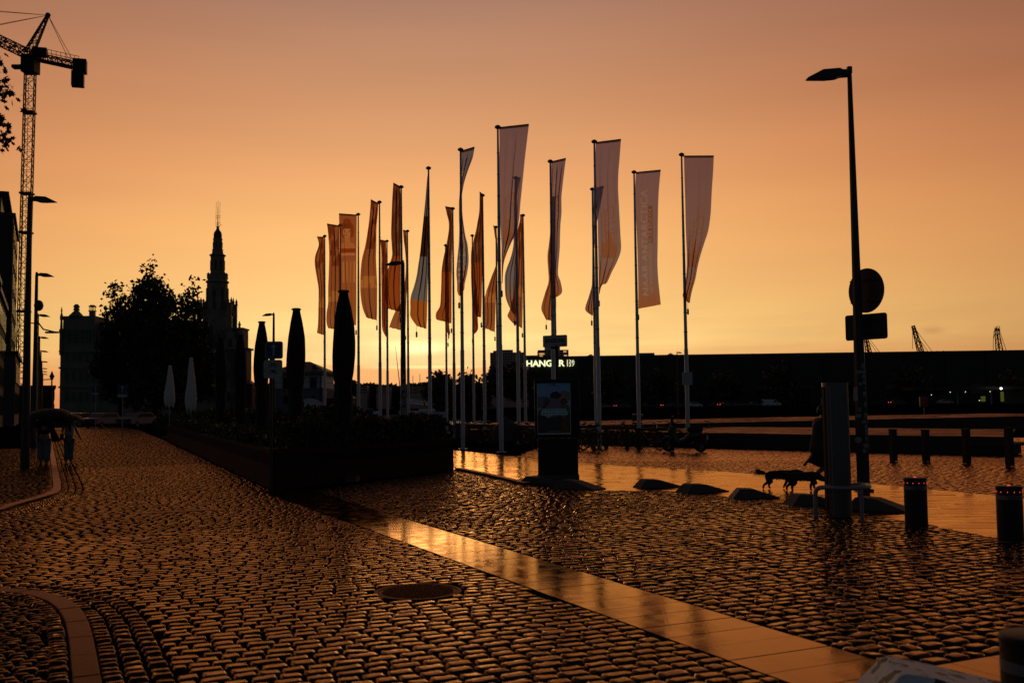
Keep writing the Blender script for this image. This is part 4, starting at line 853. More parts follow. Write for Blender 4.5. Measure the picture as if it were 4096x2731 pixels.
R6 = lambda u, v: (1200+.4782*u, 650+.4782*v)
R7 = lambda u, v: (1700+.6058*u, 450+.6058*v)
BAN = {
 1: (R6, 'O', [(143,625,200,628),(157,690,203,690),(128,780,204,780),(124,850,204,850),(140,960,205,960),(155,1060,206,1060),(154,1200,206,1200),(150,1350,204,1350),(142,1425,202,1445)]),
 2: (R6, 'O', [(226,517,328,533),(236,600,328,600),(245,750,330,750),(242,900,332,900),(236,1050,330,1050),(235,1180,328,1180),(222,1260,326,1260),(222,1340,326,1345),(235,1385,326,1400)]),
 3: (R6, 'F', [(326,432,475,443),(330,600,474,600),(332,750,473,750),(338,900,472,900),(342,1050,472,1050),(344,1150,472,1150),(345,1250,471,1250),(345,1340,469,1362)]),
 4: (R6, 'O', [(592,315,655,348),(585,420,650,420),(570,550,640,550),(545,700,638,700),(520,800,636,800),(508,900,640,900),(504,1020,645,1020),(508,1120,645,1120),(525,1220,645,1220),(555,1297,643,1320)]),
 5: (R6, 'D', [(672,650,720,660),(680,750,722,750),(680,900,724,900),(682,1050,728,1050),(683,1200,728,1200),(685,1330,728,1330),(690,1400,728,1400),(715,1450,727,1465)]),
 6: (R6, 'B', [(780,176,838,207),(772,300,842,300),(766,450,842,450),(762,600,842,600),(768,700,840,700),(770,780,840,780),(745,860,840,860),(722,950,840,950),(708,1050,840,1050),(715,1150,840,1150),(738,1222,840,1250)]),
 7: (R6, 'O', [(862,568,893,578),(868,650,893,650),(880,750,895,750),(886,850,896,850),(882,950,896,950),(870,1050,895,1050),(855,1150,890,1150),(800,1240,888,1240),(765,1320,885,1330),(745,1378,882,1412)]),
 8: (R6, 'U', [(1072,60,1080,62),(1060,180,1080,180),(1048,320,1080,320),(1035,450,1078,450),(1020,600,1075,600),(1005,750,1073,750),(990,850,1072,850),(975,950,1070,950),(955,1030,1068,1030),(925,1130,1065,1150),(923,1220,1063,1220),(925,1290,1062,1290),(975,1365,1058,1392)]),
 9: (R6, 'B', [(1215,373,1272,383),(1228,430,1272,430),(1245,500,1272,500),(1243,580,1272,580),(1222,700,1272,700),(1200,800,1270,800),(1185,900,1270,900),(1182,1000,1268,1000),(1178,1100,1268,1100),(1170,1200,1268,1200),(1138,1260,1268,1260),(1140,1310,1268,1320),(1170,1320,1266,1346)]),
 23: (R6, 'D', [(1217,690,1240,700),(1215,900,1242,900),(1220,1150,1245,1150),(1225,1350,1248,1350),(1225,1400,1256,1420),(1238,1440,1252,1440),(1238,1475,1246,1475)]),
 10: (R7, 'P', [(238,260,327,233),(236,300,315,300),(233,380,285,380),(232,460,260,460),(228,540,245,540),(224,600,242,600),(224,700,250,700),(226,760,258,760),(225,820,268,820),(222,880,282,880),(212,980,288,980),(207,1060,278,1060),(212,1130,262,1130),(213,1180,258,1168),(225,1212,240,1205)]),
 11: (R6, 'D', [(1436,612,1450,610),(1438,680,1446,680),(1430,780,1456,780),(1430,900,1465,900),(1432,1000,1470,1000),(1436,1100,1480,1100),(1440,1200,1490,1220),(1442,1300,1486,1300),(1440,1350,1490,1380),(1442,1400,1478,1415),(1443,1440,1450,1440)]),
 12: (R6, 'B', [(1502,250,1530,275),(1500,400,1530,400),(1485,500,1530,500),(1470,580,1530,580),(1450,660,1528,660),(1450,720,1528,720),(1460,850,1526,850),(1465,950,1524,950),(1462,1050,1522,1050),(1450,1150,1520,1150),(1460,1240,1518,1240),(1485,1290,1516,1295)]),
 13: (R6, 'O', [(1617,530,1640,545),(1630,620,1648,620),(1642,700,1652,700),(1645,800,1654,800),(1635,870,1650,870),(1605,950,1645,950),(1580,1020,1642,1020),(1560,1080,1640,1080),(1545,1150,1638,1150),(1548,1250,1635,1250),(1545,1340,1632,1340),(1515,1370,1630,1420)]),
 14: (R7, 'S', [(490,105,686,83),(492,200,672,200),(490,300,660,300),(490,400,650,400),(490,500,640,500),(492,600,630,600),(495,700,622,700),(500,790,605,790),(505,880,570,860),(505,950,540,930),(506,1020,520,1000),(506,1130,512,1125)]),
 15: (R7, 'O', [(628,676,645,684),(625,720,650,720),(605,800,652,800),(603,900,652,900),(600,1000,650,1000),(595,1100,648,1100),(585,1200,646,1200),(560,1300,645,1300),(545,1345,643,1400),(580,1390,642,1425)]),
 22: (R7, 'V', [(592,440,630,435),(590,520,612,520),(588,620,600,620),(588,720,600,720),(585,800,603,800),(583,880,605,880),(565,960,604,960),(530,1060,603,1060),(527,1150,600,1150),(535,1230,600,1230),(570,1310,600,1310),(592,1335,600,1345)]),
 16: (R7, 'N', [(834,330,930,307),(833,400,918,400),(832,480,908,480),(832,560,900,560),(830,660,900,660),(828,740,893,740),(827,820,890,820),(828,900,888,900),(828,1000,880,1000),(828,1070,878,1070),(828,1120,895,1120),(830,1180,903,1190),(845,1228,852,1228)]),
 21: (R7, 'O', [(840,560,862,560),(835,700,862,700),(822,850,862,850),(810,950,862,950),(815,1050,862,1050),(815,1120,862,1120),(790,1200,864,1200),(768,1290,866,1290),(785,1340,850,1370),(800,1368,834,1374)]),
 17: (R7, 'S', [(1127,203,1294,182),(1125,300,1285,300),(1127,400,1277,400),(1130,500,1275,500),(1135,600,1280,600),(1140,700,1285,700),(1142,800,1290,800),(1144,910,1294,905),(1145,980,1270,980),(1146,1050,1235,1050),(1147,1110,1200,1125),(1147,1160,1168,1140),(1147,1198,1152,1198)]),
 18: (R7, 'V', [(1108,510,1180,490),(1108,600,1160,600),(1106,700,1140,700),(1104,800,1125,800),(1104,900,1118,900),(1104,1000,1115,1000),(1103,1100,1112,1100),(1100,1150,1112,1150),(1080,1220,1110,1220),(1058,1300,1109,1300),(1100,1338,1108,1342)]),
 19: (R7, 'N', [(1392,400,1556,384),(1388,500,1545,500),(1390,600,1540,600),(1393,700,1538,700),(1398,800,1537,800),(1402,900,1536,900),(1405,1000,1535,1000),(1407,1100,1540,1100),(1408,1200,1550,1200),(1408,1296,1557,1268)]),
 20: (R7, 'S', [(1710,292,1907,291),(1712,400,1902,400),(1715,500,1895,500),(1718,600,1890,600),(1720,700,1885,680),(1722,780,1870,780),(1725,860,1845,860),(1728,940,1820,940),(1728,1020,1800,1020),(1722,1100,1785,1100),(1710,1170,1765,1170),(1702,1215,1755,1215),(1735,1255,1748,1258)]),
}
blabel = {1: 'deep red banner, leftmost and smallest of all the banners', 2: 'brown banner half hidden behind the nearest black parasol', 3: 'flat orange banner printed with a pale portrait of a woman', 4: 'wide orange banner swelling left like a sail with a straight foot',
 5: 'deep red banner hanging low right behind the fourth flagpole', 6: 'dark banner with pale patches hanging above the dark lamp head', 7: 'thin banner flaring out low behind the dark lamp post', 8: 'blue grey banner tapering to a point at the top with an orange foot',
 9: 'dark brown banner with a pinched waist and a bulging lower left corner', 10: 'narrow blue grey banner with a pinched middle, lettered near its foot', 11: 'thin dark banner hugging the right side of a short far pole', 12: 'long brown orange banner left of its pole, darkest along its left fold',
 13: 'orange banner spreading left below the lilac banner of the tallest pole', 14: 'largest lilac banner, on the tallest pole, printed with a sailing ship', 15: 'long orange brown banner directly right of the largest lilac banner', 16: 'twisted blue grey banner with pale vertical lettering above the street name plate',
 17: 'lilac banner with a ship print on the thick pole right of the billboard', 18: 'slim grey banner of the pole tucked behind, its foot blown to the left', 19: 'flat straight lilac banner with large letters reading upwards', 20: 'rightmost lilac banner with a ship print, its lower end twisted dark blue',
 21: 'small orange banner end showing left below the twisted grey banner', 22: 'blue grey banner with a folded corner low beside the tallest pole', 23: 'thin red banner tail dangling below the pinched brown banner'}
LS = lambda *c: np.array(lin(c)[:3])
def tri_of(txt, x0, y0, w, h, vert=True):
    tm = textmesh(txt, 1, 0, .02, sp=1.05); V = np.array([v.co[:2] for v in tm.vertices]); V -= V.min(0); V /= V.max(0)
    if vert: V = np.stack([V[:, 1]*-1+1, V[:, 0]], 1)      # reading upwards: text x -> up, text y -> left
    V = V*np.array([w, h])+np.array([x0, y0])
    return BVHTree.FromPolygons([(a, b_, 0) for a, b_ in V], [tuple(p.vertices) for p in tm.polygons])
def mask(bvh, U, W):
    dn = Vector((0, 0, -1)); return np.array([bvh.ray_cast(Vector((a, b_, 1)), dn, 2)[0] is not None for a, b_ in zip(U, W)])
NAAR = tri_of('NAAR ANTARCTICA', .22, .10, .30, .78); POOL = tri_of('DE POOLPIONIERS VAN DE BELGICA', .58, .12, .12, .62)
def seg(U, W, a, b_, t):      # distance mask to a segment, W scaled so that the cloth is square-ish
    ax, ay = a; bx_, by_ = b_; dx = bx_-ax; dy = (by_-ay)*4.5; px_ = U-ax; py_ = (W-ay)*4.5
    k_ = np.clip((px_*dx+py_*dy)/(dx*dx+dy*dy), 0, 1); return np.hypot(px_-k_*dx, py_-k_*dy) < t
def ship(U, W):
    m = inpoly_np(U, W, [(.22, .24), (.80, .24), (.88, .35), (.74, .33), (.30, .34), (.16, .37)]) | inpoly_np(U, W, [(.35, .33), (.66, .33), (.60, .42), (.38, .41)])
    for x, t in ((.33, .55), (.50, .66), (.68, .58)): m |= seg(U, W, (x, .3), (x+.02, t), .014)
    for x, ys in ((.33, (.40, .46)), (.50, (.42, .50, .57)), (.68, (.41, .48))):
        for y_ in ys: m |= seg(U, W, (x-.17, y_-.012), (x+.18, y_+.012), .012)
    for a, b_ in (((.2, .36), (.50, .66)), ((.5, .66), (.86, .34)), ((.33, .55), (.1, .38))): m |= seg(U, W, a, b_, .006)
    return m
def cloth_colour(kind, U, W, rr):
    """U across from the pole, W from foot (0) to head (1)"""
    n = len(U); col = np.zeros((n, 3))
    wob = .5+.5*np.sin(U*9+W*21+rr)*np.sin(W*13-U*4)
    if kind in 'PNSV':
        a = LS(176, 166, 205) if kind in 'SN' else LS(150, 160, 208); b_ = LS(200, 140, 110); t = np.clip((.24-W)/.24, 0, 1)[:, None]**.8; col[:] = a*(1-t)+b_*t
        if kind == 'S': col[ship(U, W)] = LS(184, 140, 132)
        if kind == 'N':
            s_ = inpoly_np(U, W, [(.58, .48), (.74, .48), (.74, .76), (.58, .76)]); col[s_] = LS(158, 124, 128)
            m = mask(NAAR, U, W); col[m] = LS(200, 188, 214); m = mask(POOL, U, W); col[m] = LS(196, 180, 200)
        if kind == 'P': m = mask(POOL, U, W) | mask(NAAR, U, W); col[m] = LS(215, 205, 210)
    elif kind == 'U':
        col[:] = LS(138, 148, 190); col[(W < .70) & (W > .45) & (U < .8)] = LS(70, 52, 52); col[W < .17] = LS(205, 130, 72)
    else:
        base = {'O': (188, 126, 96), 'D': (154, 74, 54), 'B': (132, 84, 70), 'F': (194, 130, 98)}[kind]; col[:] = LS(*base)
        if kind == 'B': col[W < .45] = LS(186, 108, 66); col[(wob > .66) & (W > .45)] = LS(150, 110, 98)
        if kind in 'O': col[(W > .62) & (wob < .55)] = LS(150, 86, 60); col[(np.abs(W-.33) < .05) & (wob > .25)] = LS(220, 160, 112)
        if kind == 'D': col[(wob > .8)] = LS(205, 110, 76)
        if kind == 'F':
            def ell(cx, cy, a, b_): return ((U-cx)/a)**2+((W-cy)/b_)**2 < 1
            col[ell(.46, .855, .36, .10) & (W > .80)] = LS(168, 92, 48)
            col[ell(.42, .845, .25, .055)] = LS(222, 172, 138); col[ell(.42, .893, .26, .02)] = LS(150, 84, 48)
            for q_, w2 in ((.32, .855), (.54, .857)): col[ell(q_, w2, .055, .0045)] = LS(120, 66, 44)
            col[ell(.42, .822, .05, .004)] = LS(150, 70, 48); col[seg(U, W, (.43, .85), (.44, .836), .008)] = LS(180, 116, 84)
            col[inpoly_np(U, W, [(.30, .80), (.55, .80), (.62, .765), (.85, .745), (.9, .70), (.1, .70), (.14, .745), (.28, .765)])] = LS(220, 160, 116)
            col[inpoly_np(U, W, [(.12, .70), (.9, .70), (.92, .665), (.08, .665)])] = LS(176, 84, 40)
            col[inpoly_np(U, W, [(.1, .655), (.9, .66), (.9, .64), (.1, .635)])] = LS(226, 180, 140)
            col[inpoly_np(U, W, [(.12, .58), (.9, .585), (.96, .40), (.06, .40)]) & (np.sin(U*46) > -.2)] = LS(224, 168, 122)
    return col
def cloth_mat(nm, tr):
    m = bpy.data.materials.new(nm); m.use_nodes = True; t = m.node_tree; t.nodes.clear(); o = t.nodes.new('ShaderNodeOutputMaterial')
    a = t.nodes.new('ShaderNodeAttribute'); a.attribute_name = 'cloth'; df = t.nodes.new('ShaderNodeBsdfDiffuse'); tl = t.nodes.new('ShaderNodeBsdfTranslucent'); tp = t.nodes.new('ShaderNodeBsdfTransparent')
    tc_ = t.nodes.new('ShaderNodeTexCoord'); n = t.nodes.new('ShaderNodeTexNoise'); n.inputs['Scale'].default_value = 60; t.links.new(tc_.outputs['Object'], n.inputs['Vector'])
    bp = t.nodes.new('ShaderNodeBump'); bp.inputs['Distance'].default_value = .002; t.links.new(n.outputs[0], bp.inputs['Height'])
    for d in (df, tl): t.links.new(a.outputs['Color'], d.inputs[0]); t.links.new(bp.outputs[0], d.inputs['Normal'])
    t.links.new(a.outputs['Color'], tp.inputs[0])
    m1 = t.nodes.new('ShaderNodeMixShader'); m1.inputs[0].default_value = .68; t.links.new(df.outputs[0], m1.inputs[1]); t.links.new(tl.outputs[0], m1.inputs[2])
    m2 = t.nodes.new('ShaderNodeMixShader'); m2.inputs[0].default_value = tr; t.links.new(m1.outputs[0], m2.inputs[1]); t.links.new(tp.outputs[0], m2.inputs[2]); t.links.new(m2.outputs[0], o.inputs[0])
    return m
CM1 = cloth_mat('thin_banner_cloth', .34); CM2 = cloth_mat('orange_banner_cloth', .34)
def banner(i):
    Rf, kind, rows = BAN[i]; X, Y = FP[i]; rr = np.random.default_rng(100+i)
    L_ = [Rf(r_[0], r_[1]) for r_ in rows]; R_ = [Rf(r_[2], r_[3]) for r_ in rows]
    poleL = abs(Rf(rows[0][0], 0)[0]-fdata[i][0]) < abs(Rf(rows[0][2], 0)[0]-fdata[i][0])
    A, B_ = (L_, R_) if poleL else (R_, L_)        # A hangs at the pole, B is the free edge
    def ev(arr, t):
        q = t*(len(arr)-1); k = np.clip(np.floor(q).astype(int), 0, len(arr)-2); f = q-k; a = np.array(arr)
        p0 = a[np.clip(k-1, 0, None)]; p1 = a[k]; p2 = a[k+1]; p3 = a[np.clip(k+2, None, len(arr)-1)]; f = f[:, None]
        return .5*((2*p1)+(-p0+p2)*f+(2*p0-5*p1+4*p2-p3)*f**2+(-p0+3*p1-3*p2+p3)*f**3)
    # even steps along the height
    lens = np.array([0]+list(np.cumsum([abs(A[k+1][1]-A[k][1])+2 for k in range(len(A)-1)]))); lens = lens/lens[-1]
    hi = kind in 'NPSF'; nu, nv = (56, 260) if hi else (44, 120)
    tv = np.interp(np.linspace(0, 1, nv), lens, np.linspace(0, 1, len(A)))
    PA_ = ev(A, tv); PB = ev(B_, tv); W_ = 1.22
    pxm = Y/FPX
    wid = np.hypot(*(PB-PA_).T)*pxm; dep = np.sqrt(np.clip(W_**2-wid**2, 0, None))*.55
    fold = np.clip(1-wid/W_, 0, 1); sgn = 1 if (i % 2) else -1
    u = np.linspace(0, 1, nu); V = np.zeros((nv, nu, 3)); ph = rr.uniform(0, 6, 4); vv = np.linspace(0, 1, nv)
    for j in range(nv):
        f = fold[j]; env = min(1, j/(nv*.06)+.05)
        npl = 3.0; wk_ = .35 if kind == 'N' and i == 19 else 1.0; uw = u+wk_*env*(.012+.17*f)*np.sin(2*PI*npl*u+ph[0]+vv[j]*2.2)*np.sin(u*PI)**.4+wk_*env*(.007+.035*f)*np.sin(2*PI*7*u+ph[1]+vv[j]*4)*np.sin(u*PI)**.5
        pxs = PA_[j][0]+(PB[j][0]-PA_[j][0])*uw; pys = PA_[j][1]+(PB[j][1]-PA_[j][1])*u
        dy = sgn*dep[j]*(np.sin(u*PI*.5))*env + env*(.03+.12*f)*np.cos(2*PI*npl*u+ph[0]+vv[j]*2.2)*np.sin(u*PI)**.5 + env*(.012+.05*f)*np.sin(u*27+ph[1]+vv[j]*7)+env*.02*np.sin(vv[j]*16+u*3+ph[2])
        ysd = Y+dy
        d0 = np.array([ray(a, b_)[:] for a, b_ in zip(pxs, pys)]); t_ = ysd/d0[:, 1]
        V[j] = d0*t_[:, None]+np.array([0, 0, CAMH])
    V -= np.array([X, Y, 0]); z_top = V[0, 0, 2]
    idx = np.arange(nu*nv).reshape(nv, nu); F = np.stack([idx[:-1, :-1], idx[:-1, 1:], idx[1:, 1:], idx[1:, :-1]], -1).reshape(-1, 4)
    U = np.tile(u, nv); Wv = np.repeat(1-vv, nu)
    if not poleL and kind in 'F': U = 1-U
    col = cloth_colour(kind, U, Wv, ph[3]); col *= (1-.0*fold.repeat(nu))[:, None]
    hem = (Wv > .988); col[hem] *= .25
    nm = 'banner'; o = thing(nm, blabel[i], 'banner', (X, Y, 0), 0, 'lilac exhibition banners' if kind in 'PNSV' else 'orange museum banners')
    link_o = npmesh('cloth', V.reshape(-1, 3), F, CM1 if kind in 'PNSVU' else CM2, o, True, ('cloth', np.concatenate([col, np.ones((len(col), 1))], 1)))
    b = MB(); a_ = Vector(V[0, 0]); c_ = Vector(V[0, -1]); b.tube([Vector((0, 0, a_.z+.02)), a_+Vector((0, 0, .02)), c_+Vector((0, 0, .02))], .024, 6); b.build('top_arm', 'black', o)
    e = Vector(V[-1, 0]); b = MB(); b.tube([e, e-Vector((0, 0, .25))], .008, 4); b.lathe([(e.z-.5, .02), (e.z-.47, .04), (e.z-.28, .04), (e.z-.25, .02)], (e.x, e.y, 0), 8); b.build('tension_weight', 'black', o)
    return o
for i in BAN: banner(i)

# ------------------------------------------------------------------ street lamps
def lamp_mesh(o, H_, flip, rb, rt, head=1.0, n=8):
    MB().tube([(0, 0, 0), (0, 0, 1.2), (0, 0, H_*.5), (0, 0, H_)], [rb, rb*.97, (rb+rt)/2, rt], n).build('pole', 'post', o)
    s = -1 if flip else 1; b = MB(); hs_ = head
    b.slabv([(0, .10), (.28, .11), (.38, .16), (.95, .12), (1.5, -.16), (1.46, -.19), (.85, -.20), (.5, -.17), (.3, -.10), (0, -.08)], (0, 0, H_-.05), (s, 0, 0), (0, 0, 1), .34)
    b.v = [(x*hs_, y*hs_, H_+(z-H_)*hs_) for x, y, z in b.v]; hd_ = b.build('lamp_head', 'post', o)
    MB().box((s*.95*hs_, 0, H_-.23*hs_), (.62*hs_, .26*hs_, .02)).build('glass_cover', 'glass', hd_)
    MB().box((s*.0, 0, H_+.04), (.15*hs_, .15*hs_, .24*hs_)).build('arm_joint', 'post', o)
    MB().box((0, 0, .02), (rb*2.3, rb*2.3, .04)).build('base_plate', 'post', o)
# the big one on the right
lb = atz(3455, 1962); tp_ = atY(3396, 290, lb.y)
big = thing('street_lamp', 'tall tapered street lamp on the right with sign backs and stickers on its post', 'street lamp', (lb.x, lb.y, 0))
HL = tp_.z; lamp_mesh(big, HL, True, .125, .045, .56)
r = np.random.default_rng(9)
for (xx, yy, w, h_, k_) in ((3447, 1463, 16, 19, 0), (3437, 1488, 33, 14, 0), (3449, 1506, 12, 15, 0), (3450, 1529, 13, 18, 1), (3435, 1535, 13, 13, 1), (3422, 1575, 12, 55, 0), (3452, 1575, 13, 18, 0), (3455, 1617, 9, 20, 0), (3434, 1638, 8, 18, 0), (3455, 1660, 10, 20, 0), (3430, 1662, 16, 14, 0), (3450, 1686, 18, 13, 2), (3457, 1718, 9, 42, 0), (3430, 1758, 20, 25, 1), (3459, 1752, 9, 20, 1), (3456, 1781, 17, 18, 0), (3451, 1802, 15, 18, 1)):
    c_ = atY(xx-2, yy, lb.y)-Vector((lb.x, lb.y, 0)); R_ = .125+(.045-.125)*c_.z/HL; w *= lb.y/FPX; h_ *= lb.y/FPX
    ang = math.asin(max(-.95, min(.95, c_.x/R_/1.02))); pc = Vector((math.sin(ang)*(R_+.004), -math.cos(ang)*(R_+.004), c_.z)); ax = Vector((math.cos(ang), math.sin(ang), 0))
    ww = w/max(.45, math.cos(ang)); pl_ = [(ww/2*math.cos(t), h_/2*math.sin(t)) for t in [2*PI*q_/12 for q_ in range(12)]] if k_ == 1 else rrect(ww, h_, .006, 2)
    rt = .5 if k_ == 2 else 0; MB().slabv([(a*math.cos(rt)-b_*math.sin(rt), a*math.sin(rt)+b_*math.cos(rt)) for a, b_ in pl_], pc, ax, (0, 0, 1), .004).build('sticker', 'stick', big)
tag_t = thing('round_sign', 'back of a round traffic sign fixed high on the tall lamp post', 'traffic sign', (lb.x, lb.y, 0)); c_ = atY(3447, 1161, lb.y); q = Vector((lb.x, lb.y, 0))
ta = math.radians(-61); axs = Vector((math.cos(ta), math.sin(ta), 0)); nn = Vector((-math.sin(ta), math.cos(ta), 0))
R_ = 90*lb.y/FPX; MB().slabv([(R_*math.cos(t), R_*math.sin(t)) for t in [2*PI*i/40 for i in range(40)]], c_-q+nn*.12, axs, (0, 0, 1), .012).build('sign_plate', 'signb', tag_t)
b = MB()
for dz in (-.2, .2): b.box(c_-q+Vector((0, 0, dz))+nn*.10, (R_*1.7, .02, .045), ta)
b.build('bracket', 'signb', tag_t)
o = thing('rectangular_sign', 'back of a rectangular traffic sign with rounded corners below the round one', 'traffic sign', (lb.x, lb.y, 0)); c_ = atY(3450, 1306, lb.y)
tr_ = math.radians(-49); MB().slabv(rrect(160*lb.y/FPX/math.cos(.50), 104*lb.y/FPX, .05), c_-q+Vector((-math.sin(tr_), math.cos(tr_), 0))*.13, (math.cos(tr_), math.sin(tr_), 0), (0, 0, 1), .012).build('sign_plate', 'signb', o)
b = MB()
for dz in (-.15, .15): b.box(c_-q+Vector((0, 0, dz))+Vector((.07, .08, 0)), (.7, .02, .045), tr_)
b.build('bracket', 'signb', o)
# the row down the street
lproto = None
for i, (x, y, lb_) in enumerate(((120, 794, 'nearest street lamp of the left row, in front of the crane mast'), (147, 1097, 'second street lamp of the left row, with a round box and a small extra arm'), (152, 1260, 'third street lamp of the left row, thin pole close behind the second'),
        (158, 1349, 'fourth street lamp of the left row'), (164, 1404, 'fifth street lamp of the left row'), (168, 1446, 'sixth street lamp of the left row'), (169, 1473, 'seventh street lamp of the left row'), (170, 1485, 'eighth street lamp of the left row'), (172, 1496, 'ninth and farthest street lamp of the left row'))):
    c_ = atz(x, y, 8.0); 
    if lproto is None:
        lproto = thing('street_lamp', lb_, 'street lamp', (c_.x, c_.y, 0), 0, 'street lamps along the left kerb'); lamp_mesh(lproto, 8.0, False, .13, .07, .52); o = lproto
    else: o = dup(lproto, (c_.x, c_.y, 0), 0, lb_)
    if i == 1:
        MB().ball((.12, 0, 6.55), .26, 12, (.8, .8, 1)).build('round_box', 'post', o); b = MB(); b.tube([(0, 0, 5.9), (.35, 0, 5.45), (.95, 0, 5.3)], .035, 6); b.box((.75, 0, 5.3), (.55, .2, .08)); b.tube([(-.25, 0, 5.75), (.15, 0, 5.7)], .03, 5); b.build('extra_arm', 'post', o)
c_ = atz(1095, 1256, 8.0); o = dup(lproto, (c_.x, c_.y, 0), PI, 'distant street lamp rising above the arrow sign between black parasols', 'street lamps of the square')
c_ = atz(1612, 1050, 8.0); o = dup(lproto, (c_.x, c_.y, 0), PI, 'dark street lamp amid the banners, its post covered in pale stickers', 'street lamps of the square')
for zz, w, h_, dx in ((3.0, .12, .2, .0), (2.55, .16, .32, .02), (2.2, .1, .18, -.02), (1.9, .14, .3, .03), (1.5, .18, .3, -.02), (3.35, .1, .12, -.05), (1.1, .1, .2, 0), (.8, .14, .1, .02)): MB().box((dx, .128, zz), (w, .012, h_)).build('sticker', 'stick', o)
c_ = atz(2700, 1411, 8.0); c_ = atY(2708, 1409, 150); o = dup(lproto, (c_.x, 150, 0), 0, 'thin street lamp showing just above the hangar roof, left of the rightmost flagpole', 'street lamps of the square', (1, 1, (c_.z)/8.0))
# dark lantern far in the street
c_ = atY(208, 1493, 150); o = thing('old_lantern', 'dark old lantern post with a side arm at the end of the street', 'lantern', (c_.x, 150, 0)); MB().tube([(0, 0, 0), (0, 0, c_.z)], [.16, .1], 6).build('pole', 'post', o); b = MB().tube([(0, 0, c_.z-.9), (-2.2, 0, c_.z-.95)], .08, 5); b.lathe([(c_.z-1, .15), (c_.z-.4, .4), (c_.z-.2, .25), (c_.z+.4, .03)], n=8); b.build('lantern_head', 'post', o)
#PART5
# ------------------------------------------------------------------ trees
def tree(name, label, D, base, blobs, leafsize, seed, n, trunk_r=.35, group=None, dsp=2.0, cat='tree'):
    """blobs: (px x, px y, radius px, weight); every crown fills a real depth as well"""
    r = np.random.default_rng(seed); b0 = atY(base[0], base[1], D); o = thing(name, label, cat, (b0.x, D, 0), 0, group)
    ws = np.array([q[2]**2*q[3] for q in blobs]); ws = ws/ws.sum(); P = []; cen = []
    for (x, y, rad, w), f in zip(blobs, ws):
        c_ = atY(x, y, D+r.uniform(-1, 1)*dsp); R = rad*D/FPX; cen.append((c_, R)); k = max(12, int(n*f)); nc = max(4, int(k/22))
        d = r.normal(size=(nc, 3)); d /= np.linalg.norm(d, axis=1)[:, None]; cl = d*(R*r.uniform(.15, 1.0, (nc, 1))**.5)
        pick = r.integers(0, nc, k); p = cl[pick]+r.normal(0, leafsize*1.7, (k, 3)); P.append(p+np.array(c_)-np.array([b0.x, D, 0]))
    P = np.concatenate(P); P = P[P[:, 2] > 1.2]; V, F = leaves(P, leafsize, seed); npmesh('crown', V, F, 'leaf2', o)
    b = MB(); zt = max(c_.z for c_, R in cen)*.8; q = Vector((b0.x, D, 0)); b.tube([(0, 0, 0), (.1, 0, zt*.35), (-.1, .1, zt*.7), (0, 0, zt)], [trunk_r, trunk_r*.75, trunk_r*.4, trunk_r*.12], 8)
    for c_, R in cen[:40]:
        e = c_-q; s_ = Vector((0, 0, max(1.5, min(zt*.75, e.z*.55)))); m_ = (s_+e)/2+Vector((0, 0, .3)); b.tube([s_, m_, e], [trunk_r*.28, trunk_r*.16, trunk_r*.05], 5)
    b.build('trunk', 'bark', o); return o
tree('street_tree', 'leftmost of the three street trees, its ragged crown beside the stone hall roof', 120, (480, 1650), [(452, 1140, 18, .5), (470, 1180, 24, .7), (492, 1235, 42, 1), (440, 1262, 30, .6), (520, 1290, 60, 1), (455, 1330, 55, 1.1), (500, 1400, 90, 1.3), (430, 1450, 70, 1.2), (490, 1530, 90, 1.2), (560, 1460, 80, 1.2)], .26, 61, 9500, .3, 'street trees by the stone hall')
tree('street_tree', 'tallest street tree in front of the stone hall, ending in a slender leafy tip', 112, (620, 1650), [(601, 1048, 11, .5), (603, 1080, 20, .8), (612, 1125, 30, .9), (590, 1145, 28, .8), (625, 1155, 32, .9), (570, 1175, 40, .9), (560, 1150, 22, .5), (640, 1200, 50, 1), (590, 1210, 50, 1), (545, 1200, 32, .7), (560, 1260, 60, 1), (680, 1200, 30, .8), (660, 1260, 55, 1), (610, 1320, 90, 1.2), (680, 1340, 70, 1.1), (560, 1370, 80, 1.2), (620, 1450, 100, 1.3), (680, 1480, 80, 1.2), (600, 1560, 80, 1.2), (680, 1570, 70, 1)], .24, 62, 13000, .34, 'street trees by the stone hall')
tree('street_tree', 'rightmost of the three street trees, loose airy crown touching the bell tower', 116, (770, 1650), [(768, 1125, 16, .35), (772, 1155, 20, .35), (760, 1190, 26, .45), (778, 1205, 22, .4), (725, 1215, 20, .5), (745, 1240, 36, .6), (785, 1250, 26, .45), (720, 1270, 30, .7), (765, 1280, 40, .7), (730, 1330, 60, 1.2), (790, 1350, 50, 1.2), (740, 1410, 80, 1.3), (800, 1450, 60, 1.2), (760, 1520, 80, 1.2), (820, 1540, 50, 1), (730, 1590, 60, 1)], .24, 63, 10000, .3, 'street trees by the stone hall')
tree('dock_tree', 'round topped dark tree right of the pointed banner pole, on the far quay', 255, (1765, 1612), [(1762, 1518, 20, 1), (1745, 1535, 22, 1), (1785, 1530, 18, 1), (1735, 1565, 30, 1), (1770, 1570, 34, 1), (1755, 1592, 26, 1), (1800, 1540, 8, .7)], .55, 64, 2500, .4, 'trees on the far quay', 3)
tree('dock_tree', 'dark tree half hidden by flagpoles left of the brown apartment tower', 258, (1870, 1612), [(1862, 1522, 18, 1), (1880, 1530, 14, 1), (1850, 1548, 20, 1), (1880, 1565, 28, 1), (1860, 1588, 26, 1), (1915, 1570, 24, 1), (1925, 1592, 24, 1)], .55, 65, 2500, .4, 'trees on the far quay', 3)
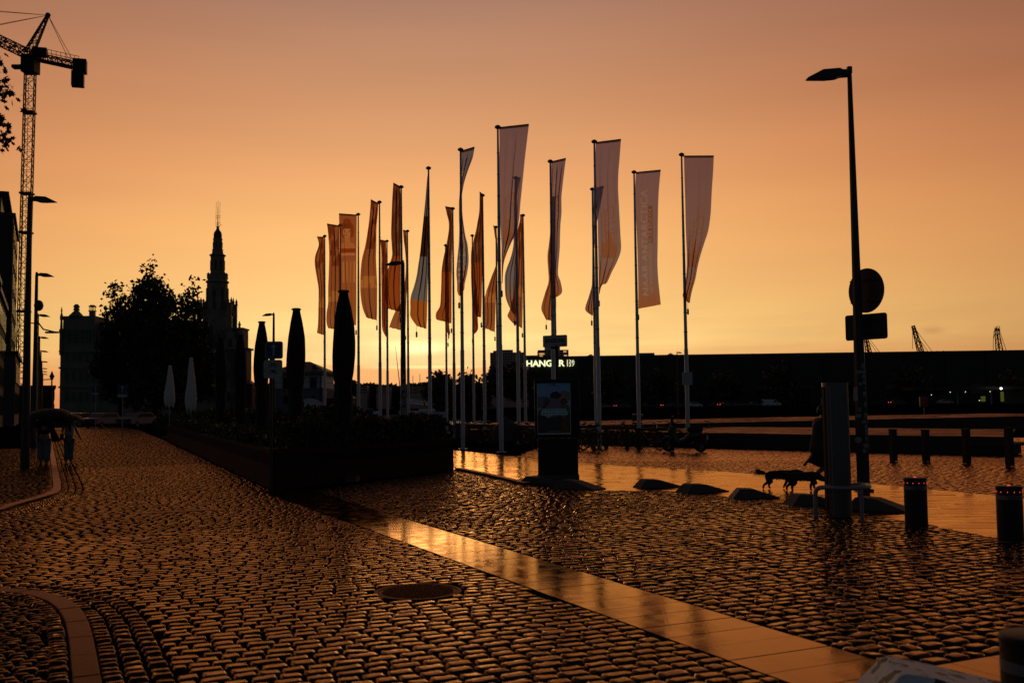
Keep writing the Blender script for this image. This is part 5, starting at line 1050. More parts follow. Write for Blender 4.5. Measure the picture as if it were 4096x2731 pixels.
for i, (x, lb_) in enumerate(((1995, 'low dark tree at the foot of the brown apartment tower'), (2070, 'dark tree before the left end wall of the hangar'), (2440, 'dark tree before the hangar between the second tallest and the lettered banner pole'), (2640, 'dark tree before the hangar left of the rightmost flagpole'), (2900, 'dark tree before the hangar right of the rightmost flagpole'), (3120, 'dark tree before the hangar behind the white van'), (3640, 'dark tree before the hangar right of the tall lamp post'), (4030, 'dark tree before the hangar at the right edge'))):
    y0 = 1500+((i*37) % 30); tree('dock_tree', lb_, 270, (x, 1612), [(x, y0, 34, 1), (x-28, y0+25, 30, 1), (x+30, y0+28, 32, 1), (x, y0+50, 36, 1), (x-40, y0+60, 26, .8)], .6, 70+i, 1400, .4, 'trees on the far quay', 3)
# plane tree just outside the left edge, a few leafy twigs reaching in
tb = Vector((-11.5, 15.5, 0)); o = thing('plane_tree', 'near plane tree outside the left edge, only leafy twig ends hang into view', 'tree', tb)
def aleaf(b, c_, s, a1, a2):
    R = Matrix.Rotation(a1, 3, 'Z') @ Matrix.Rotation(a2, 3, 'X'); o_ = [(0, -1), (.35, -.45), (.95, -.5), (.6, .05), (.85, .6), (.3, .45), (0, 1.05), (-.3, .45), (-.85, .6), (-.6, .05), (-.95, -.5), (-.35, -.45)]
    b.add([R @ Vector((u*s, v*s, .1*s*(abs(u)))) + c_ for u, v in o_]+[c_], [(i, (i+1) % 12, 12) for i in range(12)])
b = MB(); tw_ = MB(); rr = random.Random(4)
tw_.tube([(0, 0, 0), (.1, 0, 2.5), (0, .1, 5), (.2, 0, 9)], [.3, .24, .2, .08], 10)
for (xe, ye, n, sp) in ((6, 230, 5, .10), (8, 250, 2, .03), (10, 300, 6, .12), (2, 350, 20, .20), (18, 355, 16, .16), (40, 358, 5, .07), (8, 395, 14, .16), (-60, 340, 30, .2), (5, 480, 12, .14), (22, 495, 10, .10), (0, 560, 22, .20), (28, 565, 16, .12), (48, 555, 7, .07), (50, 530, 4, .03), (-60, 520, 30, .2), (-160, 420, 60, .3), (-190, 250, 60, .3), (-210, 600, 60, .3)):
    c_ = atY(xe-14, ye, 14.5)-tb
    tw_.tube([Vector((.1, 0, c_.z*.8)), (Vector((.1, 0, c_.z*.8))+c_)/2+Vector((0, 0, .25)), c_], [.06, .035, .006], 5)
    for _ in range(n): aleaf(b, c_+Vector((rr.gauss(0, sp*.5), rr.gauss(0, sp), rr.gauss(0, sp*.55))), rr.uniform(.035, .065), rr.uniform(0, 6), rr.uniform(.4, 2.6))
b.build('crown', 'leaf2', o); tw_.build('trunk', 'bark', o)

# ------------------------------------------------------------------ planter and its hedge
PH = .83
pc = [SP(*PLA), SP(*PLB), SP(PLB[0]+1.0, PLB[1]-.4), SP(PLC[0], PLC[1]+1.1), SP(*PLC)]
pl_in = [SP(PLB[0]+9, 9.2), SP(PLC[0]-4, 12)]
o = thing('corten_planter', 'long rust brown steel planter wall wrapping the parasol terrace', 'planter', SP(*PLA)); q = Vector(o.location)
A_, B_, Cc = SP(*PLA), SP(*PLB), SP(*PLC); back1 = SP(PLB[0]+1.4, PLB[1]-.5); inn = SP(PLA[0]+3.0, PLA[1]+1.3); C2 = SP(PLC[0], PLC[1]+1.3)
b = MB()
def wall(a, c_, th=.05, h=PH):
    t = (c_-a).normalized(); n_ = Vector((-t.y, t.x, 0)); b.prism([((p-q).x, (p-q).y) for p in (a, c_, c_+n_*th, a+n_*th)], 0, h)
wall(A_, B_); wall(B_, back1); wall(Cc, A_); wall(back1, inn); wall(inn, C2); b.build('side_wall', 'corten', o)
b = MB()
def coping(a, c_):
    t = (c_-a).normalized(); n_ = Vector((-t.y, t.x, 0)); b.prism([((p-q).x, (p-q).y) for p in (a-n_*.01, c_-n_*.01, c_+n_*.07, a+n_*.07)], PH, PH+.012)
coping(A_, B_); coping(Cc, A_); b.build('rim', 'corten', o)
b = MB(); b.prism([((p-q).x, (p-q).y) for p in (A_, B_, back1, inn)], .5, PH-.08); b.prism([((p-q).x, (p-q).y) for p in (A_, inn, C2, Cc)], .5, PH-.08); b.build('soil', 'bark', o)
def hedge(quad, n, h, seed, label, name='hedge', size=.045, base=PH-.1, hv=.15):
    r = np.random.default_rng(seed); a, b_, c_, d = [np.array(v[:]) for v in quad]; u = r.uniform(.02, .98, n)[:, None]; v = r.uniform(.05, .95, n)[:, None]
    p = a*(1-u)*(1-v)+b_*u*(1-v)+c_*u*v+d*(1-u)*v; hh_ = h*(1+hv*np.sin(u*17+seed)+hv*.8*np.sin(u*41+v*9)); p[:, 2:] = base+hh_*r.uniform(0, 1, (n, 1))**.6+(r.uniform(0, 1, (n, 1)) > .985)*.12
    V, F = leaves(p, size, seed); o_ = npmesh(name, V, F, 'leaf'); tag(o_, label, 'hedge'); return o_
hedge((A_, B_, back1, inn), 30000, .62, 81, 'low clipped hedge growing in the short end of the steel planter')
hedge((A_, inn, C2, Cc), 36000, .36, 82, 'long low hedge growing in the street side of the steel planter', size=.06)
sh = [SP(33, 6.6), SP(33, 8.8), SP(46, 8.8), SP(46, 6.0)]
for i, (s, p, h_, rad, lb_) in enumerate(((30, 8.2, 1.75, 1.1, 'dark bushy shrub on the terrace behind the arrow sign'), (34, 8.4, 1.7, 1.3, 'dark bushy shrub on the terrace between two black parasols'), (40, 8.0, 1.6, 1.6, 'dark shrub on the terrace left of the arrow sign'), (48, 8.4, 1.7, 1.8, 'dark shrub on the terrace below the white parasols'), (56, 9.0, 1.7, 2.0, 'dark shrub farther down the terrace by the smaller white parasol'), (64, 8.6, 1.5, 1.6, 'low grassy shrub beyond the end of the planter'), (72, 8.4, 1.4, 1.8, 'last dark shrub of the terrace toward the street trees'))):
    r = np.random.default_rng(90+i); n = 2600; d = r.normal(size=(n, 3)); d /= np.linalg.norm(d, axis=1)[:, None]; c_ = SP(s, p)
    o = thing('shrub', lb_, 'shrub', c_); P = d*np.array([rad, rad, h_*.55])*r.uniform(.5, 1, (n, 1))**.4+np.array([0, 0, h_*.5]); V, F = leaves(P[P[:, 2] > 0], .09, 90+i); npmesh('foliage', V, F, 'leaf', o); b = MB()
    for k_ in range(5): b.tube([(0, 0, 0), (math.cos(k_*1.3)*rad*.5, math.sin(k_*1.3)*rad*.5, h_*.7)], [.03, .012], 5)
    b.build('stem', 'bark', o)
# folded parasols
def parasol(px, ytop, ztop, wpx, ybot, m, label, group, seed, tie=.30):
    D = (ztop-CAMH)*FPX/((1644-.012*px)-ytop); c_ = atY(px, ytop, D); o = thing('folded_parasol', label, 'parasol', (c_.x, c_.y, 0), 0, group); R = wpx/2*D/FPX; r = np.random.default_rng(seed)
    zb = max(.25, atY(px, ybot, D).z); Ht = ztop-zb; n = 40; rows = []
    prof = [(0, .38), (.03, .42), (.10, .62), (.23, .88), (.36, .98), (.46, 1.0), (.57, .93), (.65, .76), (.70, .72), (.75, .86), (.80, .80), (.90, .78), (1, .70)] if m == 'canvas' else [(0, .28), (.03, .30), (.2, .48), (.45, .72), (.68, .95), (.8, 1.0), (.88, .95), (.95, .85), (1, .7)]
    vs = []; N = 36
    for i in range(N+1):
        t = i/N; rad = np.interp(t, [a for a, _ in prof], [b_ for _, b_ in prof])*R
        for k in range(n):
            a = 2*PI*k/n; f = 1-(.05+.20*t*(m != 'canvas')+.06*t)*(.5+.5*math.cos(8*a+.6*math.sin(t*5+seed)+t*1.5))-.04*math.sin(3*a+t*9+seed)
            zz = ztop-Ht*t-(.07*math.sin(a*4+seed)*t**6)*(1 if i == N else 0)
            vs.append((rad*f*math.cos(a)+.03*R*math.sin(t*4+seed), rad*f*math.sin(a), zz))
    fs = [(i*n+k, i*n+(k+1) % n, (i+1)*n+(k+1) % n, (i+1)*n+k) for i in range(N) for k in range(n)]+[tuple(range(n))]
    MB().add(vs, fs).build('canopy', m, o, True)
    b = MB(); rt = R*(.50 if m == 'canvas' else .34); b.lathe([(ztop-.02, rt), (ztop+.012, rt*1.02), (ztop+.03, rt*.7), (ztop+.035, .02)] if m == 'canvas' else [(ztop-.03, rt), (ztop+.02, rt), (ztop+.07, rt*.5), (ztop+.08, .01)], n=20); b.build('top_cap', m, o)
    MB().tube([(0, 0, 0), (0, 0, zb+.3)], .035, 8).build('pole', 'galv' if m != 'canvas' else 'black', o); MB().box((0, 0, .06), (.7, .7, .12)).build('base', 'conc', o)
g_ = 'black folded parasols of the terrace'
parasol(1374, 1163, 4.4, 92, 1730, 'canvas', 'nearest and tallest black folded parasol, standing before the orange portrait banner', g_, 1)
parasol(1185, 1235, 4.4, 76, 1735, 'canvas', 'second nearest black folded parasol, right of the arrow sign', g_, 2)
parasol(1047, 1287, 4.4, 60, 1700, 'canvas', 'black folded parasol partly behind the arrow sign', g_, 3)
parasol(962, 1340, 4.4, 52, 1690, 'canvas', 'black folded parasol just right of the stone hall gable', g_, 4)
parasol(884, 1352, 4.4, 48, 1685, 'canvas', 'farthest black folded parasol, seen against the stone hall', g_, 5)
g_ = 'white folded parasols'
parasol(765, 1434, 4.4, 46, 1640, 'wcanvas', 'larger white folded parasol, the right one of the pair', g_, 6)
parasol(680, 1464, 4.2, 44, 1625, 'wcanvas', 'smaller white folded parasol, the left one of the pair', g_, 7)

# ------------------------------------------------------------------ signs
def arrow_sign(px, ybase, D, label, big=True, ytop=None):
    pass
gp = atz(1091, 1958); D = gp.y-.25
o = thing('arrow_sign', 'blue arrow sign with a white two-cycle plate below on one post by the planter corner', 'traffic sign', (gp.x, D, 0)); q = Vector((gp.x, D, 0))
zt = atY(1095, 1366, D).z; MB().tube([(0, .06, 0), (0, .06, zt-.05)], .035, 10).build('post', 'post', o)
def px2(w): return w*D/FPX
c_ = atY(1095, 1400, D)-q; MB().slabv(rrect(px2(73), px2(70), px2(9)), c_, (1, 0, 0), (0, 0, 1), .012).build('sign_plate', 'signb', o)
MB().slabv(rrect(px2(66), px2(63), px2(8)), c_-Vector((0, .008, 0)), (1, 0, 0), (0, 0, 1), .004).build('sign_border', 'signw', o)
MB().slabv(rrect(px2(61), px2(58), px2(7)), c_-Vector((0, .012, 0)), (1, 0, 0), (0, 0, 1), .004).build('sign_face', 'blue', o)
a = px2(1); MB().slabv([(-3.5*a, -23*a), (3.5*a, -23*a), (3.5*a, 10*a), (12*a, 10*a), (0, 25*a), (-12*a, 10*a), (-3.5*a, 10*a)], c_-Vector((0, .016, 0)), (1, 0, 0), (0, 0, 1), .003).build('arrow', 'signw', o)
c_ = atY(1092, 1476, D)-q; MB().slabv(rrect(px2(75), px2(74), px2(9)), c_, (1, 0, 0), (0, 0, 1), .012).build('lower_plate', 'signw', o)
def pict(b, cx, cz, s, moped=False):
    for dx in (-10.5, 10.5): b.torus(c_+Vector(((cx+dx)*s, -.009, cz*s)), 6.5*s, .9*s, (0, 1, 0), 20, 4)
    for u, v in (((-10.5, 0), (-5, 9)), ((-5, 9), (5, 8)), ((5, 8), (0, 0)), ((0, 0), (-5, 9)), ((0, 0), (10.5, 0)), ((10.5, 0), (6, 12)), ((6, 12), (9, 13)), ((-6, 12), (-3, 12)), ((-6, 12), (-5, 9))): b.tube([c_+Vector(((cx+u[0])*s, -.009, (cz+u[1])*s)), c_+Vector(((cx+v[0])*s, -.009, (cz+v[1])*s))], .8*s, 4)
    if moped: b.box(c_+Vector((cx*s, -.009, (cz+2)*s)), (9*s, .004, 8*s))
b = MB(); pict(b, 0, 14, a); pict(b, 0, -12, a, True)
for sx_ in (-29, 29): b.tube([c_+Vector((sx_*a, -.009, -9*a)), c_+Vector((sx_*a, -.009, 8*a))], .7*a, 4)
for sx_, sg in ((-29, -1), (29, 1)): b.slabv([(-2*a, 0), (2*a, 0), (0, 5*a*sg)], c_+Vector((sx_*a, -.009, (8 if sg > 0 else -9)*a)), (1, 0, 0), (0, 0, 1), .003)
b.build('cycle_symbols', 'ink', o)
for (x, y, D, s, lb_) in ((490, 1556, 62, 1.25, 'distant blue arrow sign, the larger of two under the street trees'), (382, 1556, 78, 1.0, 'distant blue arrow sign, the smaller of two under the street trees')):
    c_ = atY(x, y, D); o = thing('arrow_sign', lb_, 'traffic sign', (c_.x, D, 0)); w = .6*(1 if s > 1.1 else .5/.6)
    MB().tube([(0, .05, 0), (0, .05, c_.z)], .035, 8).build('post', 'galv', o); MB().box((0, 0, c_.z), (w, .012, w)).build('sign_face', 'blue', o); MB().box((0, 0, c_.z-w*.68), (w, .012, w*.3)).build('lower_plate', 'signw', o)
    MB().slabv([(-.03, -.2), (.03, -.2), (.03, .08), (.1, .08), (0, .22), (-.1, .08), (-.03, .08)], (0, -.01, c_.z), (1, 0, 0), (0, 0, 1), .003).build('arrow', 'signw', o)
# street name plate
gp = atz(2235, 1912); D = gp.y; o = thing('street_name_sign', 'white street name plate on a thin dark post in front of the billboard', 'street sign', (gp.x, D, 0)); q = Vector((gp.x, D, 0)); zt = atY(2230, 1388, D).z
MB().tube([(0, 0, 0), (0, 0, zt+.05)], .037, 10).build('post', 'black', o); c_ = atY(2220, 1364, D)-q; ta = -.45; ax = (math.cos(ta), math.sin(ta), 0)
wS = 94*D/FPX/math.cos(ta); hS = 47*D/FPX; MB().slabv(rrect(wS, hS, .025), c_, ax, (0, 0, 1), .025).build('sign_plate', 'signw', o)
nv_ = Vector((math.sin(ta), -math.cos(ta), 0)); axv = Vector(ax)
def plate_text(t, cx, cz, wd, hgt, m='ink', par=None, c0=None, axv_=None, nv2=None, off=.012):
    tm = textmesh(t, 1, .002, off); xs_ = [v.co.x for v in tm.vertices]; ys_ = [v.co.y for v in tm.vertices]
    tm.transform(Matrix.Diagonal((wd/(max(xs_)-min(xs_)), hgt/(max(ys_)-min(ys_)), 1, 1)) @ Matrix.Translation((-(min(xs_)+max(xs_))/2, -(min(ys_)+max(ys_))/2, 0)))
    tm.transform(frame(c0+axv_*cx+Vector((0, 0, cz))+nv2*.016, axv_, (0, 0, 1))); return link('lettering', tm, m, par)
plate_text('SINT-ALDEGONDIS', -.0, .015, wS*.80, hS*.34, par=o, c0=c_, axv_=axv, nv2=nv_); plate_text('KAAI', wS*.36, -hS*.30, wS*.14, hS*.14, par=o, c0=c_, axv_=axv, nv2=nv_)
b = MB().box(c_-Vector((0, 0, hS*.5+.02)), (.2, .06, .05), ta); b.build('bracket', 'black', o)

# billboard
gp = atz(2222, 1925); D = 22.0; gx = atY(2222, 1600, D).x; bb = thing('billboard', 'freestanding black advertising pillar with a framed blue poster on the wet plaza', 'billboard', (gx, D, 0)); q = Vector((gx, D, 0)); ta = 0.0
def BP(x, y): return atY(x, y, D)-q
zt = BP(2222, 1517).z; zm = BP(2222, 1752).z; ztp = BP(2222, 1520)
b = MB(); wU = (2318-2138)*D/FPX; cxU = BP(2228, 1600).x; b.box((cxU, .10, (zt+zm)/2), (wU, .32, zt-zm), ta); b.build('display_case', 'black', bb, False, .02)
b = MB(); wL = (2312-2153)*D/FPX; cxL = BP(2232, 1800).x; b.box((cxL, .12, zm/2+.05), (wL, .3, zm-.12), ta); b.build('pedestal', 'black', bb, False, .015)
MB().box((cxL, .12, .10), (wL*1.04, .34, .12), ta).build('plinth', 'conc', bb)
x0_, x1_, y0_, y1_ = 2148, 2282, 1531, 1735
pc_ = BP((x0_+x1_)/2, (y0_+y1_)/2); wP = (x1_-x0_)*D/FPX; hP = (y1_-y0_)*D/FPX
po = Vector((pc_.x, -.066-.0, pc_.z)); nu, nv = 130, 190
us = np.linspace(0, 1, nu); vs_ = np.linspace(0, 1, nv); U, W = np.meshgrid(us, vs_); U = U.ravel(); W = W.ravel()
col = np.zeros((len(U), 3)); col[:] = LS(150, 190, 225); t = np.clip(W, 0, 1)[:, None]; col = LS(120, 165, 210)*t+LS(150, 175, 190)*(1-t)
rr = np.random.default_rng(3); n_ = np.sin(U*40)*np.sin(W*37+U*9)
fo = ((U-.2)/.25)**2+((W-.62)/.12)**2 < 1+n_*.2; col[fo] = LS(105, 110, 118); fo = ((U-.82)/.2)**2+((W-.74)/.10)**2 < 1+n_*.25; col[fo] = LS(128, 118, 112)
fo = ((U-.5)/.3)**2+((W-.58)/.15)**2 < 1+n_*.1; col[fo] = LS(115, 112, 125)
fo = ((U-.55)/.17)**2+((W-.76)/.07)**2 < 1+n_*.3; col[fo] = LS(45, 40, 44)                # a head of dark hair
for a_, b_, t_ in (((.08, .42), (.30, .60), .05), ((.30, .60), (.29, .70), .022), ((.33, .61), (.34, .69), .018), ((.27, .60), (.23, .68), .018), ((.35, .60), (.39, .66), .018), ((.28, .58), (.20, .62), .018)): col[np.hypot(*(lambda k_: (U-(a_[0]+k_*(b_[0]-a_[0])), (W-(a_[1]+k_*(b_[1]-a_[1])))*1.5))(np.clip(((U-a_[0])*(b_[0]-a_[0])+(W-a_[1])*(b_[1]-a_[1]))/((b_[0]-a_[0])**2+(b_[1]-a_[1])**2), 0, 1))) < t_] = LS(92, 58, 42)
fo = ((U-.80)/.12)**2+((W-.64)/.075)**2 < 1; col[fo] = LS(110, 60, 38); fo = (np.abs(((U-.80)/.12)**2+((W-.645)/.06)**2-1) < .22) & (W > .64); col[fo] = LS(190, 130, 95)
fo = inpoly_np(U, W, [(.62, 0), (1, 0), (1, .50), (.9, .57), (.7, .55), (.62, .4)]); col[fo] = LS(105, 92, 80)
fo = W < .36+.04*np.sin(U*14); col[fo] = LS(52, 50, 52); fo = inpoly_np(U, W, [(.70, 0), (1, 0), (.98, .34), (.74, .32)]); col[fo] = LS(90, 70, 40)
col[(W > .445) & (W < .495) & (U > .14) & (U < .86)] = LS(170, 215, 215); col[(W > .375) & (W < .44) & (U > .11) & (U < .90)] = LS(170, 215, 215)
for tx, x_, y_, w, h_, cc in (('ZOO', .36, .955, .13, .03, (40, 60, 80)), ('PLANCKENDAEL', .36, .925, .30, .02, (40, 60, 80)), ('Je lievelingsconcert', .16, .45, .68, .038, (20, 40, 60)), ('vanop je lievelingsplek', .13, .385, .75, .046, (20, 40, 60)), ('Dat is het plan', .24, .335, .4, .028, (130, 170, 120)), ('Kaarten en info', .3, .045, .4, .022, (150, 150, 150))):
    bv = tri_of(tx, x_, y_, w, h_, False); col[mask(bv, U, W)] = LS(*cc)
col[((U-.52)/.035)**2+((W-.97)/.017)**2 < 1] = LS(30, 50, 70)
ed = (U < .022) | (U > .978) | (W < .018); col[ed] = LS(205, 225, 230)
col = np.clip(col*1.35, 0, .95); V = np.stack([po.x+(U-.5)*wP, np.full(len(U), po.y), po.z+(W-.5)*hP], 1); idx = np.arange(nu*nv).reshape(nv, nu); F = np.stack([idx[:-1, :-1], idx[:-1, 1:], idx[1:, 1:], idx[1:, :-1]], -1).reshape(-1, 4)
pm = mat('printed_poster', (.5, .5, .5), .45, attr='cloth'); npmesh('poster', V, F, pm, bb, False, ('cloth', np.concatenate([col, np.ones((len(col), 1))], 1)))
b = MB(); e_ = .03
for c2, s2 in (((po.x, po.y-.012, po.z+hP/2+e_/2), (wP+2*e_, .03, e_)), ((po.x, po.y-.012, po.z-hP/2-e_/2), (wP+2*e_, .03, e_)), ((po.x-wP/2-e_/2, po.y-.012, po.z), (e_, .03, hP)), ((po.x+wP/2+e_/2, po.y-.012, po.z), (e_, .03, hP))): b.box(c2, s2)
b.build('poster_frame', 'black', bb)
#PART6
# ------------------------------------------------------------------ stepped wooden decks, posts
def deck(name, label, poly, z0, z1, m='timber'):
    o = thing(name, label, 'seating deck', (poly[0][0], poly[0][1], 0)); q = poly[0]
    P = [(x-q[0], y-q[1]) for x, y in poly]; MB().prism(P, z0, z1-.05).build('riser', m, o)
    b = MB(); c_ = []                                   # boards along the front edge
    A = Vector(P[0]); B = Vector(P[1]); t = (B-A).normalized(); n_ = Vector((-t.y, t.x)); L = (B-A).length; D_ = (Vector(P[3])-A).dot(n_); k_ = 0; r = np.random.default_rng(3)
    sh_ = (Vector(P[2])-B).dot(t)/D_; L0 = L
    while k_*.3 < D_:
        u = -r.uniform(0, 2); L = L0+min(0, sh_)*k_*.3
        while u < L:
            l = r.uniform(1.6, 2.6); a_ = A+t*max(0, u)+n_*(k_*.3); e = min(L, u+l); w = e-max(0, u)-.01
            if w > .1: b.box((a_.x+t.x*w/2+n_.x*.145, a_.y+t.y*w/2+n_.y*.145, z1-.025+r.uniform(-.003, .003)), (w, .285, .05), math.atan2(t.y, t.x), Matrix.Rotation(r.normal(0, .012), 3, 'X') @ Matrix.Rotation(r.normal(0, .004), 3, 'Y'))
            u += l
        k_ += 1
    d_ = b.build('boards', 'deck', o); me = d_.data; at = me.attributes.new('rnd', 'FLOAT', 'POINT'); vals = np.repeat(r.uniform(0, 1, len(me.vertices)//8), 8); at.data.foreach_set('value', vals.astype(np.float32)); return o
deck('seating_deck', 'front low timber seating deck ending in a step beside the row of posts', [(-2.5, 48.9), (15.2, 30.7), (18.4, 37.6), (3.5, 54.6)], 0, .55)
o = thing('deck_step', 'low timber step projecting from the right end of the front seating deck', 'step', (15.1, 31.2, 0)); MB().box((-.1, .2, .14), (1.3, 1.3, .28), -.83).build('riser', 'timber', o); MB().box((0, .1, .325), (1.6, 1.5, .09), -.83).build('tread', 'timber', o)
deck('seating_deck', 'rear timber seating deck running to the right edge along the dock', [(1.0, 43.5+.5), (36, 58.5), (32, 68), (-3, 53.5)], 0, .76)
for i, (x, y, h_) in enumerate(((3575, 1843, .88), (3705, 1844, .86), (3868, 1852, .90), (4040, 1864, .96))):
    c_ = atz(x, y); w = ('leftmost', 'second', 'third', 'rightmost')[i]; pos = {0: 'leftmost of the four dark posts before the seating deck', 1: 'second from the left of the four dark posts before the seating deck', 2: 'third from the left of the four dark posts, at the deck end', 3: 'rightmost of the four dark posts, standing clear of the seating deck'}[i]
    o = thing('square_post', pos, 'post', c_, 0, 'dark square posts on the plaza'); MB().box((0, 0, h_/2), (.16, .16, h_), .3).build('shaft', 'timber', o, False, .01); MB().box((0, 0, h_+.01), (.175, .175, .03), .3).build('cap', 'timber', o)
for i, x in enumerate((3180, 3480, 3640, 3790, 3930, 4066)):
    pass
c_ = atY(3936, 1660, 62); o = thing('mooring_bollard', 'white topped mooring bollard on the dock edge above the rear seating deck', 'bollard', (c_.x, 72, 0)); z = atY(3936, 1660, 72).z; MB().lathe([(0, .3), (z-.25, .22), (z-.2, .4), (z, .42), (z+.06, .2)], n=14).build('bollard_body', 'tape', o, True)
c_ = atY(2560, 1700, 55); o = thing('litter_bin', 'dark litter bin with a bright top edge before the dock, between two banner poles', 'bin', (c_.x, 56, 0)); zz = atY(2560, 1657, 56).z; MB().lathe([(0, .26), (zz-.05, .30)], n=14).build('bin_body', 'black', o); MB().lathe([(zz-.05, .31), (zz, .31), (zz+.02, .28)], n=14).build('rim', 'steel', o)

# ------------------------------------------------------------------ kerb wedges
def wedge(b, p0, p1, h, w=.42, top=.28):
    """sloping concrete block from p0 (steep end) to p1 (long tapering end)"""
    p0 = Vector((p0.x, p0.y, 0)); p1 = Vector((p1.x, p1.y, 0)); t = (p1-p0); L = t.length; t.normalize(); n_ = Vector((-t.y, t.x, 0)); pr = [(0, 0), (L*.16, h*.93), (L*.20, h), (L*.20+top*L, h*.93), (L, .015), (L, 0)]
    vs = [p0+t*u+n_*s*(w/2-(.05 if v > .03 else 0))+Vector((0, 0, v)) for s in (-1, 1) for u, v in pr]; n = len(pr)
    b.add(vs, [tuple(range(n)), tuple(range(n, 2*n))[::-1]]+[(i, n+i, n+(i+1) % n, (i+1) % n) for i in range(n)]); return b
wl_ = ['concrete wedge block partly behind the foot of the billboard, leftmost of the row', 'concrete wedge block just right of the street name post, second in the row', 'concrete wedge block alone right of the billboard, third in the row', 'fourth concrete wedge block, left of the walking dogs', 'fifth concrete wedge block, directly below the black dog', 'sixth concrete wedge block, behind the steel column guard rail', 'rightmost long concrete wedge block, behind the steel column and lamp post']
for i, (a, c_, h_) in enumerate((((2092, 1930), (2262, 1938), .16), ((2228, 1948), (2400, 1958), .17), ((2545, 1950), (2715, 1944), .17), ((2722, 1972), (2890, 1962), .17), ((2922, 1990), (3108, 1988), .17), ((3150, 2018), (3340, 2012), .18), ((3395, 2032), (3645, 2046), .20))):
    A = atz(*a); B = atz(*c_); o = wedge(MB(), A, B, h_).build('kerb_wedge', 'conc', None, False, .012); tag(o, wl_[i], 'kerb block', 'concrete wedge blocks along the lot')
A = Vector((2.28, 5.62, 0)); B = Vector((3.95, 5.25, 0)); pw0 = atY(3570, 2640, 5.7)
b = MB(); A = Vector((atz(3450, 2790).x, atz(3450, 2790).y, 0)); B = Vector((atz(4150, 2800).x, atz(4150, 2800).y, 0)); wedge(b, A, B, .19, .5, .12)
o = b.build('painted_kerb_wedge', 'paintw', None, False, .012); tag(o, 'concrete wedge block with chipped pale blue paint at the bottom right corner', 'kerb block')
m = MT['paintw']; t = m.node_tree; bs = t.nodes['Principled BSDF']; tc_ = t.nodes.new('ShaderNodeTexCoord'); n = t.nodes.new('ShaderNodeTexNoise'); n.inputs['Scale'].default_value = 9; n.inputs['Detail'].default_value = 8; t.links.new(tc_.outputs['Object'], n.inputs['Vector'])
gt = t.nodes.new('ShaderNodeMath'); gt.operation = 'GREATER_THAN'; gt.inputs[1].default_value = .54; t.links.new(n.outputs[0], gt.inputs[0]); mx = t.nodes.new('ShaderNodeMix'); mx.data_type = 'RGBA'; t.links.new(gt.outputs[0], mx.inputs[0]); old = bs.inputs['Base Color'].links[0].from_socket; t.links.new(old, mx.inputs[6]); mx.inputs[7].default_value = (.07, .06, .055, 1); t.links.new(mx.outputs[2], bs.inputs['Base Color'])

# ------------------------------------------------------------------ steel column, guard, bollards
gp = atz(3356, 2068); o = thing('steel_column', 'wide brushed steel column with a vertical groove in front of the tall lamp post', 'steel column', (gp.x, gp.y, 0)); zt = atY(3352, 1533, gp.y).z; R = 49*gp.y/FPX
b = MB(); n = 48; prof = []
for k_ in range(n):
    a = 2*PI*k_/n; rr_ = R; x, y = math.cos(a), math.sin(a); prof.append((math.copysign(abs(x)**.75, x)*R, math.copysign(abs(y)**.75, y)*R*.9))
b.prism(prof, .02, zt-.012); b.build('shaft', 'steel', o, 'auto'); b = MB(); b.prism([(x*1.02, y*1.02) for x, y in prof], zt-.012, zt+.01); b.build('cap', 'steel', o, 'auto')
ag = -PI/2-.72; b = MB(); b.box((math.cos(ag)*R*.95, math.sin(ag)*R*.93, zt/2), (.03, .02, zt-.06), ag); b.build('groove_trim', 'brass' if 'brass' in MT else 'galv', o); MB().box((-R*.97, -.02, zt/2), (.02, .12, zt-.1)).build('side_strip', 'corten', o)
o = thing('guard_rail', 'low bent tubular steel guard rail curving around the foot of the steel column', 'guard rail', (gp.x, gp.y, 0)); q = Vector((gp.x, gp.y, 0))
pa = atz(3262, 2072)-q; pb = atz(3444, 2078)-q; zt_ = .40; r_ = .033
yF = gp.y-.38
def gr(x, z_, y): p = atY(x, 1975, y)-q; return Vector((p.x, p.y, z_))
b = MB(); h1 = .46; pa.y -= .02
pts = [pa, pa+Vector((0, 0, h1-.10)), pa+Vector((.02, -.01, h1-.03)), pa+Vector((.09, -.06, h1)), Vector((-.12, -.44, h1)), Vector((.08, -.44, h1)), Vector((.30, -.34, h1)), Vector((.44, -.10, h1)), Vector((.44, .10, h1)), Vector((.36, .22, h1)), Vector((.28, .30, h1-.02)), Vector((.24, .33, h1-.1)), Vector((.24, .33, 0))]
P = [Vector(p) for p in pts]
for _ in range(2):
    Q2 = [P[0]]
    for a_, b_ in zip(P, P[1:]): Q2 += [a_*.75+b_*.25, a_*.25+b_*.75]
    Q2.append(P[-1]); P = Q2
b.tube(P, r_, 12); b.build('rail', 'galv', o, True); MB().tube([Vector((.20, -.40, 0)), Vector((.20, -.40, h1-.02))], .028, 10).build('leg', 'galv', o)
